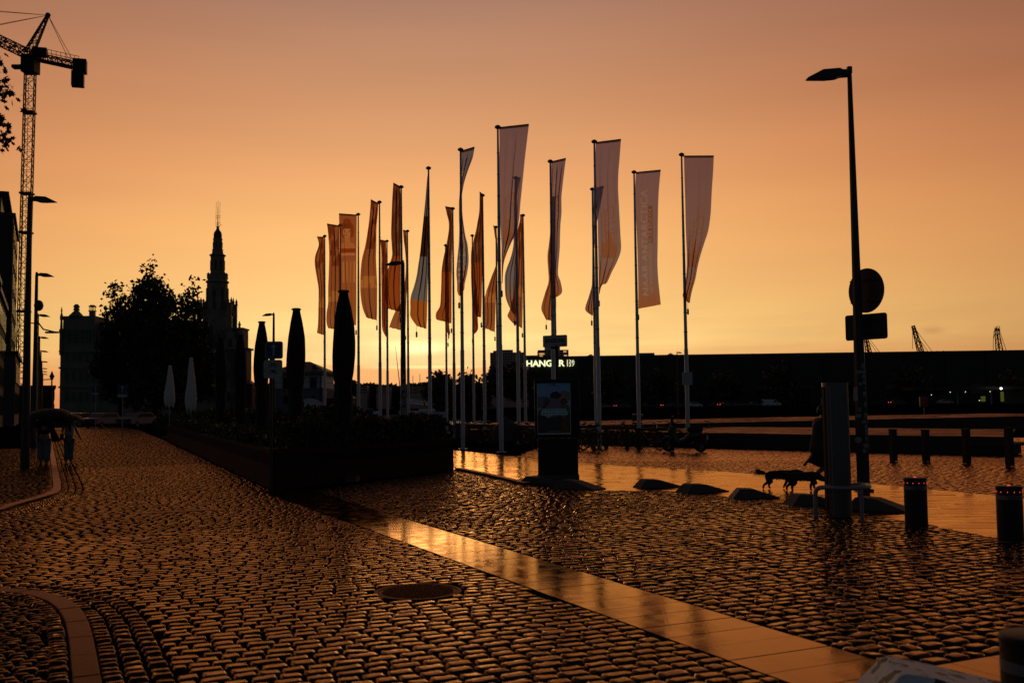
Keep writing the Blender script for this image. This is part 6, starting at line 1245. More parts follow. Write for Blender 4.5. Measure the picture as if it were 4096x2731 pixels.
def bollard(x, ybase, label, proto=[None]):
    c_ = atz(x, ybase); c_.y += .145
    if proto[0] is None:
        o = thing('traffic_bollard', label, 'bollard', c_, 0, 'retractable traffic bollards'); R = .148; h = .655
        MB().lathe([(0, R), (h-.10, R), (h-.095, R*.99), (h-.03, R*.99)], n=40).build('cylinder', 'black', o, 'auto')
        MB().lathe([(h-.155, R*1.004), (h-.105, R*1.004)], n=40).build('reflective_band', 'band', o, 'auto')
        cp = MB().lathe([(h-.03, R*1.02), (h-.012, R*1.03), (h, R*.99), (h+.004, R*.9), (h+.005, .01)], n=40).build('cap', 'black', o, 'auto')
        for k_ in range(12):
            a = -PI/2+(k_-5.5)*2*PI/12-.3; MB().ball((math.cos(a)*R*.99, math.sin(a)*R*.99, h-.065), .0055, 8).build('marker_light', 'led', cp)
        MB().ball((0, 0, h+.008), .018, 10, (1.2, 1.2, .25)).build('top_light', 'led', cp)
        b = MB(); b.lathe([(-.01, .27), (.007, .27), (.008, .155), (-.01, .155)], n=44); b.torus((0, 0, .007), .215, .004, (0, 0, 1), 40, 4); b.build('ground_ring', 'cast', o)
        # the marking on the band
        for tx, a in (('STOP', -PI/2-.55),):
            tm = textmesh(tx, .055, .001); tm.transform(frame((math.cos(a)*R*1.02, math.sin(a)*R*1.02, h-.150), (-math.sin(a), math.cos(a), 0), (0, 0, 1))); link('band_mark', tm, 'ink', o)
        proto[0] = o
    else: o = dup(proto[0], c_, 0, label)
    return o
bollard(3684, 2110, 'black traffic bollard with red marker lights, standing clear right of the steel column'); bollard(4068, 2168, 'black traffic bollard with red marker lights cut by the right edge, above the bottom one')
c_ = Vector((2.56, 4.42, 0)); c_.x = atz(4075, 2731).x*.78; o = dup([k for k in bpy.data.objects if k.name.startswith('traffic_bollard') and k.parent is None][0], (atY(4142, 2560, 4.5).x, 4.5, 0), .4, 'nearest black traffic bollard, a blurred dark cylinder in the bottom right corner')
for ch in list(bpy.data.objects):
    if ch.name.startswith(('marker_light', 'top_light')) and ch.parent and (ch.parent == o or ch.parent.parent == o): ch.data = ch.data.copy(); ch.data.materials[0] = MT['black']
# low kerb hose and a small puddle line are left to the road material

# ------------------------------------------------------------------ bicycles, scooter, racks
def bike(name, label, col='bikeb', basket=False):
    o = thing(name, label, 'bicycle', (0, 0, 0), 0, 'bicycles parked at the racks'); R = .33
    for x in (-.52, .52):
        w = MB().torus((x, 0, R), R-.02, .022, (0, 1, 0), 32, 6).build('wheel', 'rubber', o, True)
        b = MB().torus((x, 0, R), R-.045, .010, (0, 1, 0), 28, 4)
        for k_ in range(14): a = 2*PI*k_/14; b.tube([(x, 0, R), (x+math.cos(a)*(R-.05), 0, R+math.sin(a)*(R-.05))], .0022, 3)
        b.tube([(x, -.05, R), (x, .05, R)], .02, 8); b.build('rim', 'steel', w)
    b = MB(); bb = (-.06, 0, .29); hd = (.34, 0, .78); hb = (.37, 0, .66); st = (-.20, 0, .80)
    b.tube([bb, hb], .022, 7); b.tube([st, (.345, 0, .76)], .018, 7) if not basket else b.tube([(-.12, 0, .5), hb], .02, 7); b.tube([bb, st, (-.23, 0, .88)], .018, 7)
    for y in (-.06, .06): b.tube([bb, (-.52, y, R)], .011, 5); b.tube([(-.19, y*.3, .74), (-.52, y, R)], .010, 5); b.tube([hb, (.40, y, .52), (.52, y, R)], .013, 5)
    b.tube([(.32, 0, .86), (.38, 0, .60)], .022, 7); b.build('frame', col, o, True)
    b = MB(); b.tube([(.31, 0, .86), (.29, 0, .98)], .014, 6); b.tube([(.12, -.30, 1.0), (.22, -.27, 1.02), (.31, -.15, 1.0), (.30, 0, .985), (.31, .15, 1.0), (.22, .27, 1.02), (.12, .30, 1.0)], .012, 6); b.build('handlebar', 'chrome', o, True)
    for y in (-1, 1): MB().tube([(.12, y*.30, 1.0), (.0, y*.31, .985)], .018, 6).build('grip', 'rubber', o)
    MB().add(*(lambda b_: (b_.v, b_.f))(MB().ball((-.25, 0, .93), .13, 10, (1.1, .62, .28)))).build('saddle', 'rubber', o, True)
    b = MB(); b.torus((-.06, 0, .29), .085, .01, (0, 1, 0), 16, 4); b.tube([(-.06, -.09, .29), (.06, -.09, .17)], .011, 5); b.tube([(-.06, .09, .29), (-.18, .09, .41)], .011, 5); b.box((.07, -.14, .165), (.09, .09, .02)); b.box((-.19, .14, .415), (.09, .09, .02)); b.build('crank', 'steel', o)
    for x, a0, a1 in ((-.52, .2, 2.9), (.52, .6, 2.6)):
        b = MB(); pts = [(x+math.cos(t)*(R+.025), 0, R+math.sin(t)*(R+.025)) for t in [a0+(a1-a0)*i/12 for i in range(13)]]; b.tube(pts, .016, 5); b.build('mudguard', col, o)
    b = MB()
    for y in (-.06, .06): b.tube([(-.22, y, .70), (-.80, y, .72)], .008, 4); b.tube([(-.70, y, .72), (-.53, y, R)], .007, 4)
    for k_ in range(4): b.tube([(-.3-k_*.15, -.06, .715), (-.3-k_*.15, .06, .715)], .007, 4)
    b.build('carrier', 'steel', o)
    MB().ball((-.82, 0, .66), .03, 8).build('tail_lamp', 'red', o)
    b = MB(); b.tube([(-.12, .05, .28), (-.16, .20, .02)], .009, 4); b.build('kickstand', 'steel', o)
    if basket: MB().box((.50, 0, .82), (.28, .36, .22), taper=1.15).build('basket', 'black', o)
    return o
def face(o, hx_, hy_): o.rotation_euler.z = math.atan2(hy_, hx_)
protoA = bike('bicycle', 'bicycle with an orange frame and swept handlebar, right of the lettered banner pole', 'orange')
c_ = atz(2598, 1800); protoA.location = (c_.x, c_.y, 0); face(protoA, -.60, .80)
bl_ = [(2478, 1787, -.50, .86, 'bikeb', 'dark bicycle with an upright stem between the two thick poles and the orange bicycle'), (2662, 1788, -.80, .6, 'bikeb', 'racing bicycle left of the scooter, mostly hidden by its rack post'), (2372, 1803, -.62, .8, 'bikeb', 'dark bicycle just left of the second tallest flagpole'),
       (2345, 1800, -.55, .85, 'bikeb', 'dark bicycle close to the right side of the billboard'), (1945, 1775, -.55, .8, 'bikeb', 'dark bicycle with a pale handlebar left of the tarpaulin covered cargo bike'), (2100, 1786, -.5, .85, 'bikeb', 'dark bicycle between the tarpaulin covered cargo bike and the billboard'), (2135, 1790, -.6, .8, 'bikeb', 'dark bicycle tucked against the left side of the billboard'),
       (1838, 1757, -.6, .8, 'bikeb', 'dark bicycle peeping past the right end of the planter hedge'), (2320, 1790, -.5, .85, 'bikeb', 'dark bicycle with a white child seat point, half behind the billboard'), (2520, 1786, -.7, .7, 'bikeb', 'black bicycle leaning at the rack immediately left of the orange bicycle')]
proto = bike('bicycle', bl_[0][5], 'bikeb'); c_ = atz(*bl_[0][:2]); proto.location = (c_.x, c_.y, 0); face(proto, *bl_[0][2:4])
for x, y, hx_, hy_, cc, lb_ in bl_[1:]:
    c_ = atz(x, y); o = dup(proto, (c_.x, c_.y, 0), math.atan2(hy_, hx_), lb_)
for i, (x, y, D2) in enumerate(((1420, 1712, 48), (1475, 1716, 48), (1600, 1720, 47), (1690, 1718, 47), (1760, 1722, 46))):
    c_ = atY(x, 1740, D2); o = dup(proto, (c_.x, D2, 0), PI-.3*i-.2, ('first', 'second', 'third', 'fourth', 'fifth')[i]+' from the left of the bicycles just showing over the planter hedge')
c_ = atz(2392, 1799); 
# rail racks
def rack(label, xa, ya, xb, yb, h_, proto=None):
    A = atz(xa, ya); B = atz(xb, yb); o = thing('bicycle_rack', label, 'bicycle rack', A, 0, 'timber railed bicycle racks'); t = B-A; n = max(2, int(t.length/1.3)+1); rz = math.atan2(t.y, t.x)
    MB().box(t/2+Vector((0, 0, h_)), (t.length+.3, .12, .10), rz).build('top_rail', 'timber', o)
    for i in range(n): p = t*i/(n-1); MB().box(p+Vector((0, 0, h_/2)), (.12, .12, h_), rz).build('leg', 'timber', o)
rack('bicycle rack from the planter end to the tarpaulin covered bike', 1830, 1765, 1975, 1777, .82); rack('bicycle rack between the second tallest pole and the orange bicycle', 2425, 1790, 2510, 1793, .78); rack('bicycle rack between the orange bicycle and the scooter', 2555, 1800, 2688, 1803, .76); rack('bicycle rack right of the billboard behind two dark bicycles', 2310, 1795, 2375, 1797, .74); rack('bicycle rack left of the billboard behind two dark bicycles', 2085, 1784, 2140, 1786, .82)
# cargo bike under its cover
c_ = atz(2022, 1783); o = thing('covered_cargo_bike', 'cargo bicycle hidden under a grey tarpaulin with only its wheels showing', 'cargo bicycle', (c_.x, c_.y, 0)); rr = np.random.default_rng(8)
nu, nv = 30, 16; V = []
for j in range(nv):
    for i in range(nu):
        a = 2*PI*i/nu; t = j/(nv-1); ht = lambda x: .98+.28*math.exp(-((x-.05)/.16)**2)+.04*x
        rx = .62*(1-.55*t**4)*(1+.05*math.sin(5*a)); ry = .36*(1-.7*t**3)*(1+.08*math.sin(4*a+1)); x = rx*math.cos(a)+.05; V.append((x, ry*math.sin(a), .22+(ht(x)-.22)*t**.7*(1 if t < 1 else 1)+.03*math.sin(6*a)*(1-t)))
MB().add(V, [(j*nu+i, j*nu+(i+1) % nu, (j+1)*nu+(i+1) % nu, (j+1)*nu+i) for j in range(nv-1) for i in range(nu)]+[tuple((nv-1)*nu+i for i in range(nu))]).build('tarpaulin_cover', 'tarp', o, True)
for x, R in ((-.50, .24), (.50, .28)): MB().torus((x, 0, R), R-.03, .035, (0, 1, 0), 24, 6).build('wheel', 'rubber', o, True)
o.rotation_euler.z = -.25
# scooter
c_ = atz(2738, 1807); o = thing('motor_scooter', 'black motor scooter parked right of the racks below the rightmost flagpole', 'scooter', (c_.x, c_.y, 0)); R = .24
for x in (-.60, .62):
    w = MB().torus((x, 0, R), R-.055, .06, (0, 1, 0), 28, 8).build('wheel', 'rubber', o, True); b = MB()
    b.torus((x, 0, R), R-.11, .012, (0, 1, 0), 20, 4)
    for k_ in range(5): a = 2*PI*k_/5; b.bar(Vector((x, 0, R)), Vector((x+math.cos(a)*.13, 0, R+math.sin(a)*.13)), .022)
    b.build('rim', 'steel', w)
nd = [(-.50, 0, .58, .10, .16), (-.70, 0, .66, .05, .08), (-.22, 0, .52, .13, .17), (.02, 0, .34, .07, .14), (.24, 0, .30, .05, .14), (.40, 0, .42, .07, .16), (.46, 0, .70, .06, .19), (.42, 0, .92, .05, .13), (-.36, 0, .36, .09, .11)]
skinned('body_shell', nd, [(0, 1), (0, 2), (2, 3), (3, 4), (4, 5), (5, 6), (6, 7), (0, 8)], 'bikeb', o, 2)
skinned('seat', [(-.72, 0, .80, .04, .11), (-.45, 0, .80, .055, .13), (-.12, 0, .76, .05, .11)], [(0, 1), (1, 2)], 'rubber', o, 2)
b = MB(); b.tube([(.40, 0, .88), (.36, 0, 1.0)], .03, 8); b.tube([(.24, -.33, 1.05), (.33, -.2, 1.03), (.36, 0, 1.0), (.33, .2, 1.03), (.24, .33, 1.05)], .018, 6); b.build('handlebar', 'rubber', o, True)
for y in (-1, 1):
    b = MB(); b.tube([(.33, y*.22, 1.03), (.36, y*.28, 1.17)], .008, 4); b.ball((.36, y*.28, 1.2), .055, 10, (.3, 1, .7)); b.build('mirror', 'rubber', o)
MB().ball((.42, 0, 1.0), .10, 12, (.7, 1.1, .8)).build('headlight_cowl', 'bikeb', o, True); b = MB(); b.slabv([(-.12, 0), (.12, 0), (.09, .24), (-.09, .24)], (.47, 0, 1.02), (0, 1, 0), (-.25, 0, 1), .008); b.build('windscreen', 'glass', o)
for y in (-.05, .05): MB().tube([(.44, y*1.6, .55), (.62, y*1.6, R)], .022, 6).build('fork', 'steel', o)
b = MB(); pts = [(.62+math.cos(t)*.27, 0, R+math.sin(t)*.27) for t in [.3+2.2*i/10 for i in range(11)]]; b.tube(pts, .05, 6); b.build('mudguard', 'bikeb', o)
b = MB(); b.tube([(-.70, -.1, .80), (-.98, -.14, .84), (-1.02, -.14, 1.02), (-.80, -.1, 1.08), (-.80, .1, 1.08), (-1.02, .14, 1.02), (-.98, .14, .84), (-.70, .1, .80)], .012, 5); b.build('rear_rack', 'steel', o)
MB().box((-.82, 0, .66), (.05, .2, .07)).build('tail_lamp', 'red', o); MB().box((-.86, 0, .50), (.02, .12, .14)).build('number_plate', 'signw', o); MB().tube([(-.2, -.14, .28), (-.75, -.16, .34)], .045, 8).build('exhaust', 'steel', o)
o.rotation_euler.z = math.atan2(.55, -.83)
#PART7
# ------------------------------------------------------------------ vehicles on the far quay, yacht, filling station
def car(label, m, kind='car', name='parked_car', group='cars parked on the far quay'):
    o = thing(name, label, kind, (0, 0, 0), 0, group); L_, W_ = (4.3, 1.75)
    if kind == 'car': pr = [(-2.15, .35), (-2.15, .85), (-1.95, .95), (-1.45, 1.0), (-.9, 1.42), (.55, 1.45), (1.25, .98), (2.0, .85), (2.15, .65), (2.15, .35)]
    else: pr = [(-2.4, .35), (-2.4, 1.75), (-2.2, 1.95), (.9, 1.92), (1.65, 1.15), (2.35, .98), (2.45, .7), (2.45, .35)]
    b = MB(); b.slabv(pr, (0, 0, 0), (1, 0, 0), (0, 0, 1), W_); body = b.build('body', m, o, False, .07)
    gl = [(-1.35, 1.02), (-.85, 1.36), (.5, 1.38), (1.08, 1.02)] if kind == 'car' else [(.35, 1.2), (.35, 1.75), (.85, 1.78), (1.4, 1.2)]
    for s in (-1, 1): MB().slabv(gl, (0, s*(W_/2+.005), 0), (1, 0, 0), (0, 0, 1), .03).build('side_window', 'glass', o)
    if kind == 'van': MB().box((-2.42, 0, 1.45), (.04, 1.4, .5)).build('rear_window', 'glass', o)
    for x in (-1.3, 1.35):
        for s in (-1, 1): w = MB().torus((x, s*W_*.47, .32), .22, .10, (0, 1, 0), 18, 6).build('wheel', 'rubber', o, True); MB().lathe([(-.08, .17), (.08, .17)], n=10).build('rim', 'steel', w).matrix_local = Matrix.Translation((x, s*W_*.47, .32)) @ Matrix.Rotation(PI/2, 4, 'X')
    return o
def lampsof(o, lit=True, van=False):
    for s in (-.68, .68): MB().box((-2.17 if not van else -2.43, s, .8 if not van else 1.0), (.05, .28, .16)).build('tail_lamp', 'lampred' if lit else 'red', o)
c0 = car('dark car with glowing tail lamps right of the second tallest pole, on the far quay', 'card'); lampsof(c0); v0 = car('white van on the far quay, its long side towards the water', 'carw', 'van', 'parked_van', 'vans on the far quay'); lampsof(v0, False, True)
cw_ = car('white car on the far quay just right of the rightmost flagpole', 'carw'); lampsof(cw_, False)
cg_ = car('grey car on the far quay, low behind the second tallest pole', 'carg'); lampsof(cg_, False)
QD = 262
def putq(o, x, rz, dz=0, D=QD): c_ = atY(x, 1620, D); o.location = (c_.x, D, QZ); o.rotation_euler.z = rz
putq(c0, 2490, .35); putq(v0, 3085, .1); putq(cw_, 2775, .15); putq(cg_, 2415, .05, 0, 264)
for src, x, rz, D, lb_ in ((c0, 2678, .3, 262, 'dark car with one red tail lamp left of the rightmost flagpole, on the far quay'), (c0, 2905, .3, 262, 'dark car with a red tail lamp left of the white van, on the far quay'), (cg_, 2700, .1, 272, 'grey car with a sunset lit roof behind the dark car near the rightmost flagpole'), (cg_, 2870, .2, 272, 'grey car with sunset lit windows in the second rank left of the white van'), (cg_, 2600, .1, 272, 'grey car between the lettered banner pole and the rightmost flagpole'), (cg_, 2960, .2, 270, 'grey car right beside the white van on its left, second rank'), (cg_, 3020, .2, 271, 'grey car showing just over the front of the white van'),
                           (cg_, 1960, .1, 262, 'grey car at the foot of the brown apartment tower'), (c0, 3590, .1, 268, 'dark car in the second rank right of the tall lamp post'), (cw_, 3780, .1, 275, 'white car in shade left of the filling station')):
    putq(dup(src, (0, 0, 0), rz, lb_), x, rz, 0, D)
o = dup(v0, (0, 0, 0), 1.45, 'white van seen from behind, partly hidden by the steel column'); putq(o, 3297, 1.35)
# yacht
c_ = atY(1690, 1610, 235); o = thing('sailing_yacht', 'long white hulled yacht moored along the far quay behind the pointed banner pole', 'yacht', (c_.x, 235, -1.6)); Lh = 200*235/FPX
xs = np.linspace(-1, 1, 15); P = [(x*Lh/2, (1-abs(max(0, -x))**2.2)*1.6*(1-.25*max(0, x))) for x in xs]; b = MB()
top_ = [(x, -w) for x, w in P]+[(x, w) for x, w in P[::-1]]; bot = [(x*.86+.6, y*.5) for x, y in top_]; n = len(top_)
b.add([(x, y, .1) for x, y in bot]+[(x, y, 2.1-.35*(x/Lh)) for x, y in top_], [tuple(range(n))[::-1], tuple(range(n, 2*n))]+[(i, (i+1) % n, n+(i+1) % n, n+i) for i in range(n)]); b.build('hull', 'tape', o)
MB().box((1.0, 0, 2.45), (4.2, 1.6, .55), taper=.8).build('cabin', 'tape', o)
for x, hh_ in ((1652, 1502), (1680, 1496)): z_ = atY(x, hh_, 235).z; p = atY(x, 1600, 235); MB().tube([(p.x-c_.x, 0, 2.0), (p.x-c_.x, 0, z_+1.6)], .07, 6).build('mast', 'galv', o)
a_ = atY(1582, 1388, 238); e = atY(1598, 1530, 238); o = thing('leaning_mast', 'thin slanted mast rising just left of the dark lamp post against the sun', 'mast', (e.x, 238, -1.6)); MB().tube([(0, 0, 0), (0, 0, e.z+1.6), (a_.x-e.x, 0, a_.z+1.6)], [.12, .12, .04], 5).build('mast_pole', 'black', o)
for i, (x, D, lb_) in enumerate(((1492, 242, 'small white motor boat by the far quay between the third and fourth flagpoles'), (1415, 240, 'small pale boat bow by the far quay right of the big black parasol'))):
    c_ = atY(x, 1608, D); o = thing('motor_boat', lb_, 'boat', (c_.x, D, -1.6)); b = MB(); b.add([(-2.8, -.8, .1), (2.4, -.9, .1), (2.4, .9, .1), (-2.8, .8, .1), (-3.4, 0, 1.9), (-1.5, -1.1, 1.7), (2.6, -1.1, 1.5), (2.6, 1.1, 1.5), (-1.5, 1.1, 1.7)], [(0, 1, 6, 5), (0, 5, 4), (3, 0, 4), (3, 4, 8), (2, 3, 8, 7), (1, 2, 7, 6), (4, 5, 8), (5, 6, 7, 8), (0, 3, 2, 1)]); b.build('hull', 'tape', o); MB().box((.6, 0, 1.95), (2.0, 1.5, .7), taper=.75).build('cabin', 'tape', o)
# white pavilion tent roof by the quay
c_ = atY(1665, 1590, 262); o = thing('marquee', 'pale peaked marquee roof on the far bank right of the yacht mast', 'marquee', (c_.x, 268, 0)); b = MB(); b.add([(-5, -3, 2.6), (6, -3, 1.8), (6, 3, 1.8), (-5, 3, 2.6), (-4, 0, 4.2), (5.2, 0, 2.6)], [(0, 1, 5, 4), (1, 2, 5), (2, 3, 4, 5), (3, 0, 4)]); b.build('roof', 'tape', o); b = MB()
for sx_ in (-4.6, 5.6):
    for sy_ in (-2.8, 2.8): MB().tube([(sx_, sy_, 0), (sx_, sy_, 2.0)], .06, 5).build('leg', 'galv', o)
# information panel behind the hedge
c_ = atY(1468, 1655, 52); o = thing('info_panel', 'pale information panel with a dark picture standing behind the planter hedge', 'information panel', (c_.x, 52, 0)); zc = c_.z; wv = 48*52/FPX; hv = 45*52/FPX
MB().box((0, 0, zc), (wv, .05, hv)).build('panel_face', 'lstone', o); MB().box((.14, -.035, zc+.03), (wv*.5, .015, hv*.72)).build('picture', 'slate', o)
for s in (-1, 1): MB().tube([(s*wv*.42, .03, 0), (s*wv*.42, .03, zc+hv/2)], .025, 6).build('leg', 'galv', o)
# filling station on the far quay at the right
c_ = atY(3900, 1560, 262); o = thing('filling_station', 'dim filling station with a flat canopy and bright lamp on the far quay at right', 'filling station', (c_.x, 262, QZ)); z = c_.z-QZ+.5
MB().box((-2, 4, z), (30, 12, .9)).build('canopy', 'brickd', o)
for x in (-13, -3, 6): MB().box((x, 4, z/2), (.5, .5, z)).build('pillar', 'greyst', o)
MB().box((12.5, 6, z*.55), (9, 10, z*1.1)).build('kiosk_wall', 'brickd', o)
MB().box((7.0, -.1, z-2.3), (.7, .4, 2.6)).build('price_panel', 'yel', o); MB().box((-5.5+8, 1.0, 1.4), (1.0, .5, 1.4)).build('pump', 'yel', o)
p = atY(4004, 1553, 258)-o.location; MB().ball(p, .34, 10).build('flood_lamp', 'lamp', o)
for x, zz in ((-11, z-1.6), (1.6, z-3.2), (-2, z-.9), (-6, z-.9), (4.5, z-.9)): MB().ball((x, 1.2, zz), .10, 8).build('small_lamp', 'lamp', o)
pl_ = bpy.data.lights.new('flood_light', 'POINT'); pl_.energy = 60; pl_.color = (.9, 1, .8); pl_.shadow_soft_size = .4; po_ = bpy.data.objects.new('flood_light', pl_); C.objects.link(po_); po_.parent = o; po_.location = p+Vector((0, -.8, -.4))
c_ = atY(3732, 1618, 90); o = thing('lifebuoy_post', 'red lifebuoy cabinet on a post at the dock edge', 'lifebuoy post', (c_.x, 92, 0)); MB().tube([(0, 0, 0), (0, 0, 2.0)], .04, 6).build('post', 'galv', o); MB().box((0, 0, 1.55), (.75, .25, .9)).build('cabinet', 'red', o, False, .05)
# warm lit shed front behind the vans
c_ = atY(3170, 1590, 285); o = thing('timber_shed', 'small shed with a warm orange plank front between the two white vans', 'shed', (c_.x, 285, QZ)); MB().box((0, 2, 2.6), (12, 4, 5.2)).build('wall', 'brickd', o)
for i in range(7): MB().box((-4.5+i*1.5, -.1, 2.5), (.7, .15, 4.2)).build('plank', 'winlit2' if 'winlit2' in MT else 'corten', o)
# ------------------------------------------------------------------ terrace furniture at the far left
def bench(label, loc, rz, proto=[None]):
    if proto[0] is None:
        o = thing('picnic_table', label, 'picnic table', loc, rz, 'dark picnic tables on the left pavement')
        for k_ in range(4): MB().box((0, -.27+k_*.18, .75), (1.8, .16, .04)).build('top_board', 'timber', o)
        for y in (-.72, .72): MB().box((0, y, .45), (1.8, .26, .04)).build('seat', 'timber', o)
        for x in (-.7, .7):
            b = MB(); b.bar(Vector((x, -.2, .73)), Vector((x, -.62, 0)), .07); b.build('leg', 'timber', o); b = MB(); b.bar(Vector((x, .2, .73)), Vector((x, .62, 0)), .07); b.build('leg', 'timber', o)
            MB().box((x+.05, 0, .40), (.05, 1.6, .09)).build('crossbar', 'timber', o)
        proto[0] = o; return o
    return dup(proto[0], loc, rz, label)
bench('picnic table nearest the camera, left of the first street lamp', SP(25.5, -2.4, .03), PA+.05); bench('second picnic table, farther along the left pavement', SP(29.5, -2.5, .03), PA-.04); bench('third picnic table, deep in shadow on the left pavement', SP(33.5, -2.6, .03), PA)
for i, (s, p, h_, lb_) in enumerate(((38, -2.8, 2.2, 'tall dark potted shrub behind the picnic tables'), (44, -3.0, 2.6, 'second dark potted shrub farther along the left pavement'), (52, -3.0, 2.8, 'third dark potted shrub near the house fronts'))):
    o = thing('potted_shrub', lb_, 'shrub', SP(s, p, .03)); MB().lathe([(0, .3), (.55, .42), (.6, .42)], n=14).build('pot', 'conc', o); r = np.random.default_rng(300+i); d = r.normal(size=(1500, 3)); d /= np.linalg.norm(d, axis=1)[:, None]
    V, F = leaves(d*np.array([.9, .9, h_*.42])*r.uniform(.4, 1, (1500, 1))**.5+np.array([0, 0, h_*.55+.3]), .08, 300+i); npmesh('foliage', V, F, 'leaf', o)
# ------------------------------------------------------------------ people
def hand(nodes, edges, wrist, d, side, curl=.5, s=1.0):
    """palm and five short finger chains growing from the wrist node index along d"""
    w = Vector(nodes[wrist][:3]); d = Vector(d).normalized(); side = Vector(side).normalized(); nrm = d.cross(side)
    pm = w+d*.05*s; ip = len(nodes); nodes.append((*pm, .022*s, .034*s)); edges.append((wrist, ip))
    for k_, (off, ln) in enumerate(((-.027, .055), (-.009, .068), (.009, .072), (.026, .063))):
        a = pm+d*.042*s+side*off*s; b_ = a+(d*(1-curl*.3)+nrm*curl*.5)*ln*.5*s; c_ = b_+(d*(1-curl)+nrm*curl)*ln*.5*s; i0 = len(nodes); nodes += [(*a, .010*s), (*b_, .009*s), (*c_, .007*s)]; edges += [(ip, i0), (i0, i0+1), (i0+1, i0+2)]
    a = pm-side*.036*s+d*.0*s; b_ = a+(d*.6-side*.5+nrm*.3).normalized()*.035*s; i0 = len(nodes); nodes += [(*a, .012*s), (*b_, .009*s)]; edges += [(ip, i0), (i0, i0+1)]
def person(label, loc, rz, H=1.6, pose=None, fem=False):
    """faces +Y locally; joint table scaled by the height"""
    o = thing('person', label, 'person', loc, rz); k = H/1.7; P = dict(
        pelvis=(0, 0, .93, .115, .145), waist=(0, .0, 1.07, .095, .12), chest=(0, .01, 1.25, .11, .15), neck0=(0, -.005, 1.42, .06), neck=(0, .01, 1.49, .05), head=(0, .02, 1.60, .085, .075), crown=(0, .0, 1.66, .07),
        shL=(-.17, 0, 1.39, .055), elL=(-.23, -.02, 1.12, .042), wrL=(-.25, .05, .88, .028), shR=(.17, 0, 1.39, .055), elR=(.23, -.02, 1.12, .042), wrR=(.25, .05, .88, .028),
        hpL=(-.09, 0, .88, .095), knL=(-.10, .05, .49, .06), anL=(-.10, -.02, .09, .042), toL=(-.11, .12, .035, .035), hpR=(.09, 0, .88, .095), knR=(.10, -.02, .49, .06), anR=(.10, -.12, .10, .042), toR=(.11, .02, .035, .035))
    if fem: P['waist'] = (0, 0, 1.07, .08, .10); P['chest'] = (0, .01, 1.25, .095, .125); P['shL'] = (-.15, 0, 1.39, .045); P['shR'] = (.15, 0, 1.39, .045)
    for n_, v in (pose or {}).items(): P[n_] = (*v, *P[n_][3:]) if len(v) == 3 else v
    names = list(P); idx = {n_: i for i, n_ in enumerate(names)}; nodes = [tuple(c_*k for c_ in P[n_]) for n_ in names]
    E_ = [('pelvis', 'waist'), ('waist', 'chest'), ('chest', 'neck0'), ('neck0', 'neck'), ('neck', 'head'), ('head', 'crown'), ('neck0', 'shL'), ('shL', 'elL'), ('elL', 'wrL'), ('neck0', 'shR'), ('shR', 'elR'), ('elR', 'wrR'),
          ('pelvis', 'hpL'), ('hpL', 'knL'), ('knL', 'anL'), ('anL', 'toL'), ('pelvis', 'hpR'), ('hpR', 'knR'), ('knR', 'anR'), ('anR', 'toR')]
    edges = [(idx[a], idx[b_]) for a, b_ in E_]; nd = list(nodes)
    for s, sg in (('L', -1), ('R', 1)):
        w = Vector(nodes[idx['wr'+s]][:3]); e = Vector(nodes[idx['el'+s]][:3]); d = (w-e); hand(nd, edges, idx['wr'+s], d, Vector((0, 1, 0)) if abs(d.normalized().y) < .7 else Vector((1, 0, 0)), .6, k)
    skinned('body', nd, edges, 'skin', o, 1)
    hc = Vector(P['head'][:3])*k; b = MB(); b.ball(hc+Vector((0, .075, -.01))*k, .018*k, 6, (.7, 1, 1.2))
    for s in (-1, 1): b.ball(hc+Vector((.075*s, -.005, -.01))*k, .024*k, 6, (.4, .8, 1.2))
    face_ = b.build('nose_and_ears', 'skin', o, True); b = MB()
    for s in (-1, 1): b.ball(hc+Vector((.03*s, .078, .02))*k, .009*k, 6)
    b.box(hc+Vector((0, .082, -.045))*k, (.04*k, .01*k, .008*k)); b.build('eyes_and_mouth', 'hair', o)
    return o, P, k
def wear(o, nm, m, k, nodes, edges, sub=1): return skinned(nm, [tuple(c_*k*(1 if i_ < 3 or nm in ('boot', 'shoe', 'long_hair', 'hair') else 1.25) for i_, c_ in enumerate(n_)) for n_ in nodes], edges, m, o, sub)
# woman under the red umbrella
pw = atz(275, 1853); rzw = AZ*-1
o, P, k = person('long haired person in a pale sleeveless top and jeans, walking under a red umbrella', (pw.x, pw.y, 0), rzw, 1.52, {'elR': (.25, -.03, 1.14), 'wrR': (.36, .02, .93), 'elL': (-.24, -.02, 1.14), 'wrL': (-.20, .14, 1.22), 'knL': (-.09, .03, .49), 'anL': (-.09, .02, .09), 'toL': (-.10, .16, .035), 'knR': (.08, .0, .49), 'anR': (.07, -.03, .09), 'toR': (.08, .11, .035)}, True)
wear(o, 'sleeveless_top', 'lightc', k, [(0, 0, .94, .14, .17), (0, 0, 1.08, .13, .155), (0, .01, 1.26, .14, .175), (0, 0, 1.38, .09, .15)], [(0, 1), (1, 2), (2, 3)])
wear(o, 'trousers', 'denim', k, [(0, 0, .95, .11, .12), (-.075, 0, .84, .095), (-.08, .03, .49, .072), (-.085, .02, .10, .062), (.075, 0, .84, .095), (.08, .0, .49, .072), (.07, -.03, .10, .062)], [(0, 1), (1, 2), (2, 3), (0, 4), (4, 5), (5, 6)])
wear(o, 'long_hair', 'hair', k, [(0, .0, 1.66, .095), (0, -.04, 1.58, .10, .09), (0, -.08, 1.44, .07, .06), (.02, -.17, 1.28, .06, .04), (.03, -.18, 1.14, .04, .03)], chain(0, 1, 2, 3, 4))
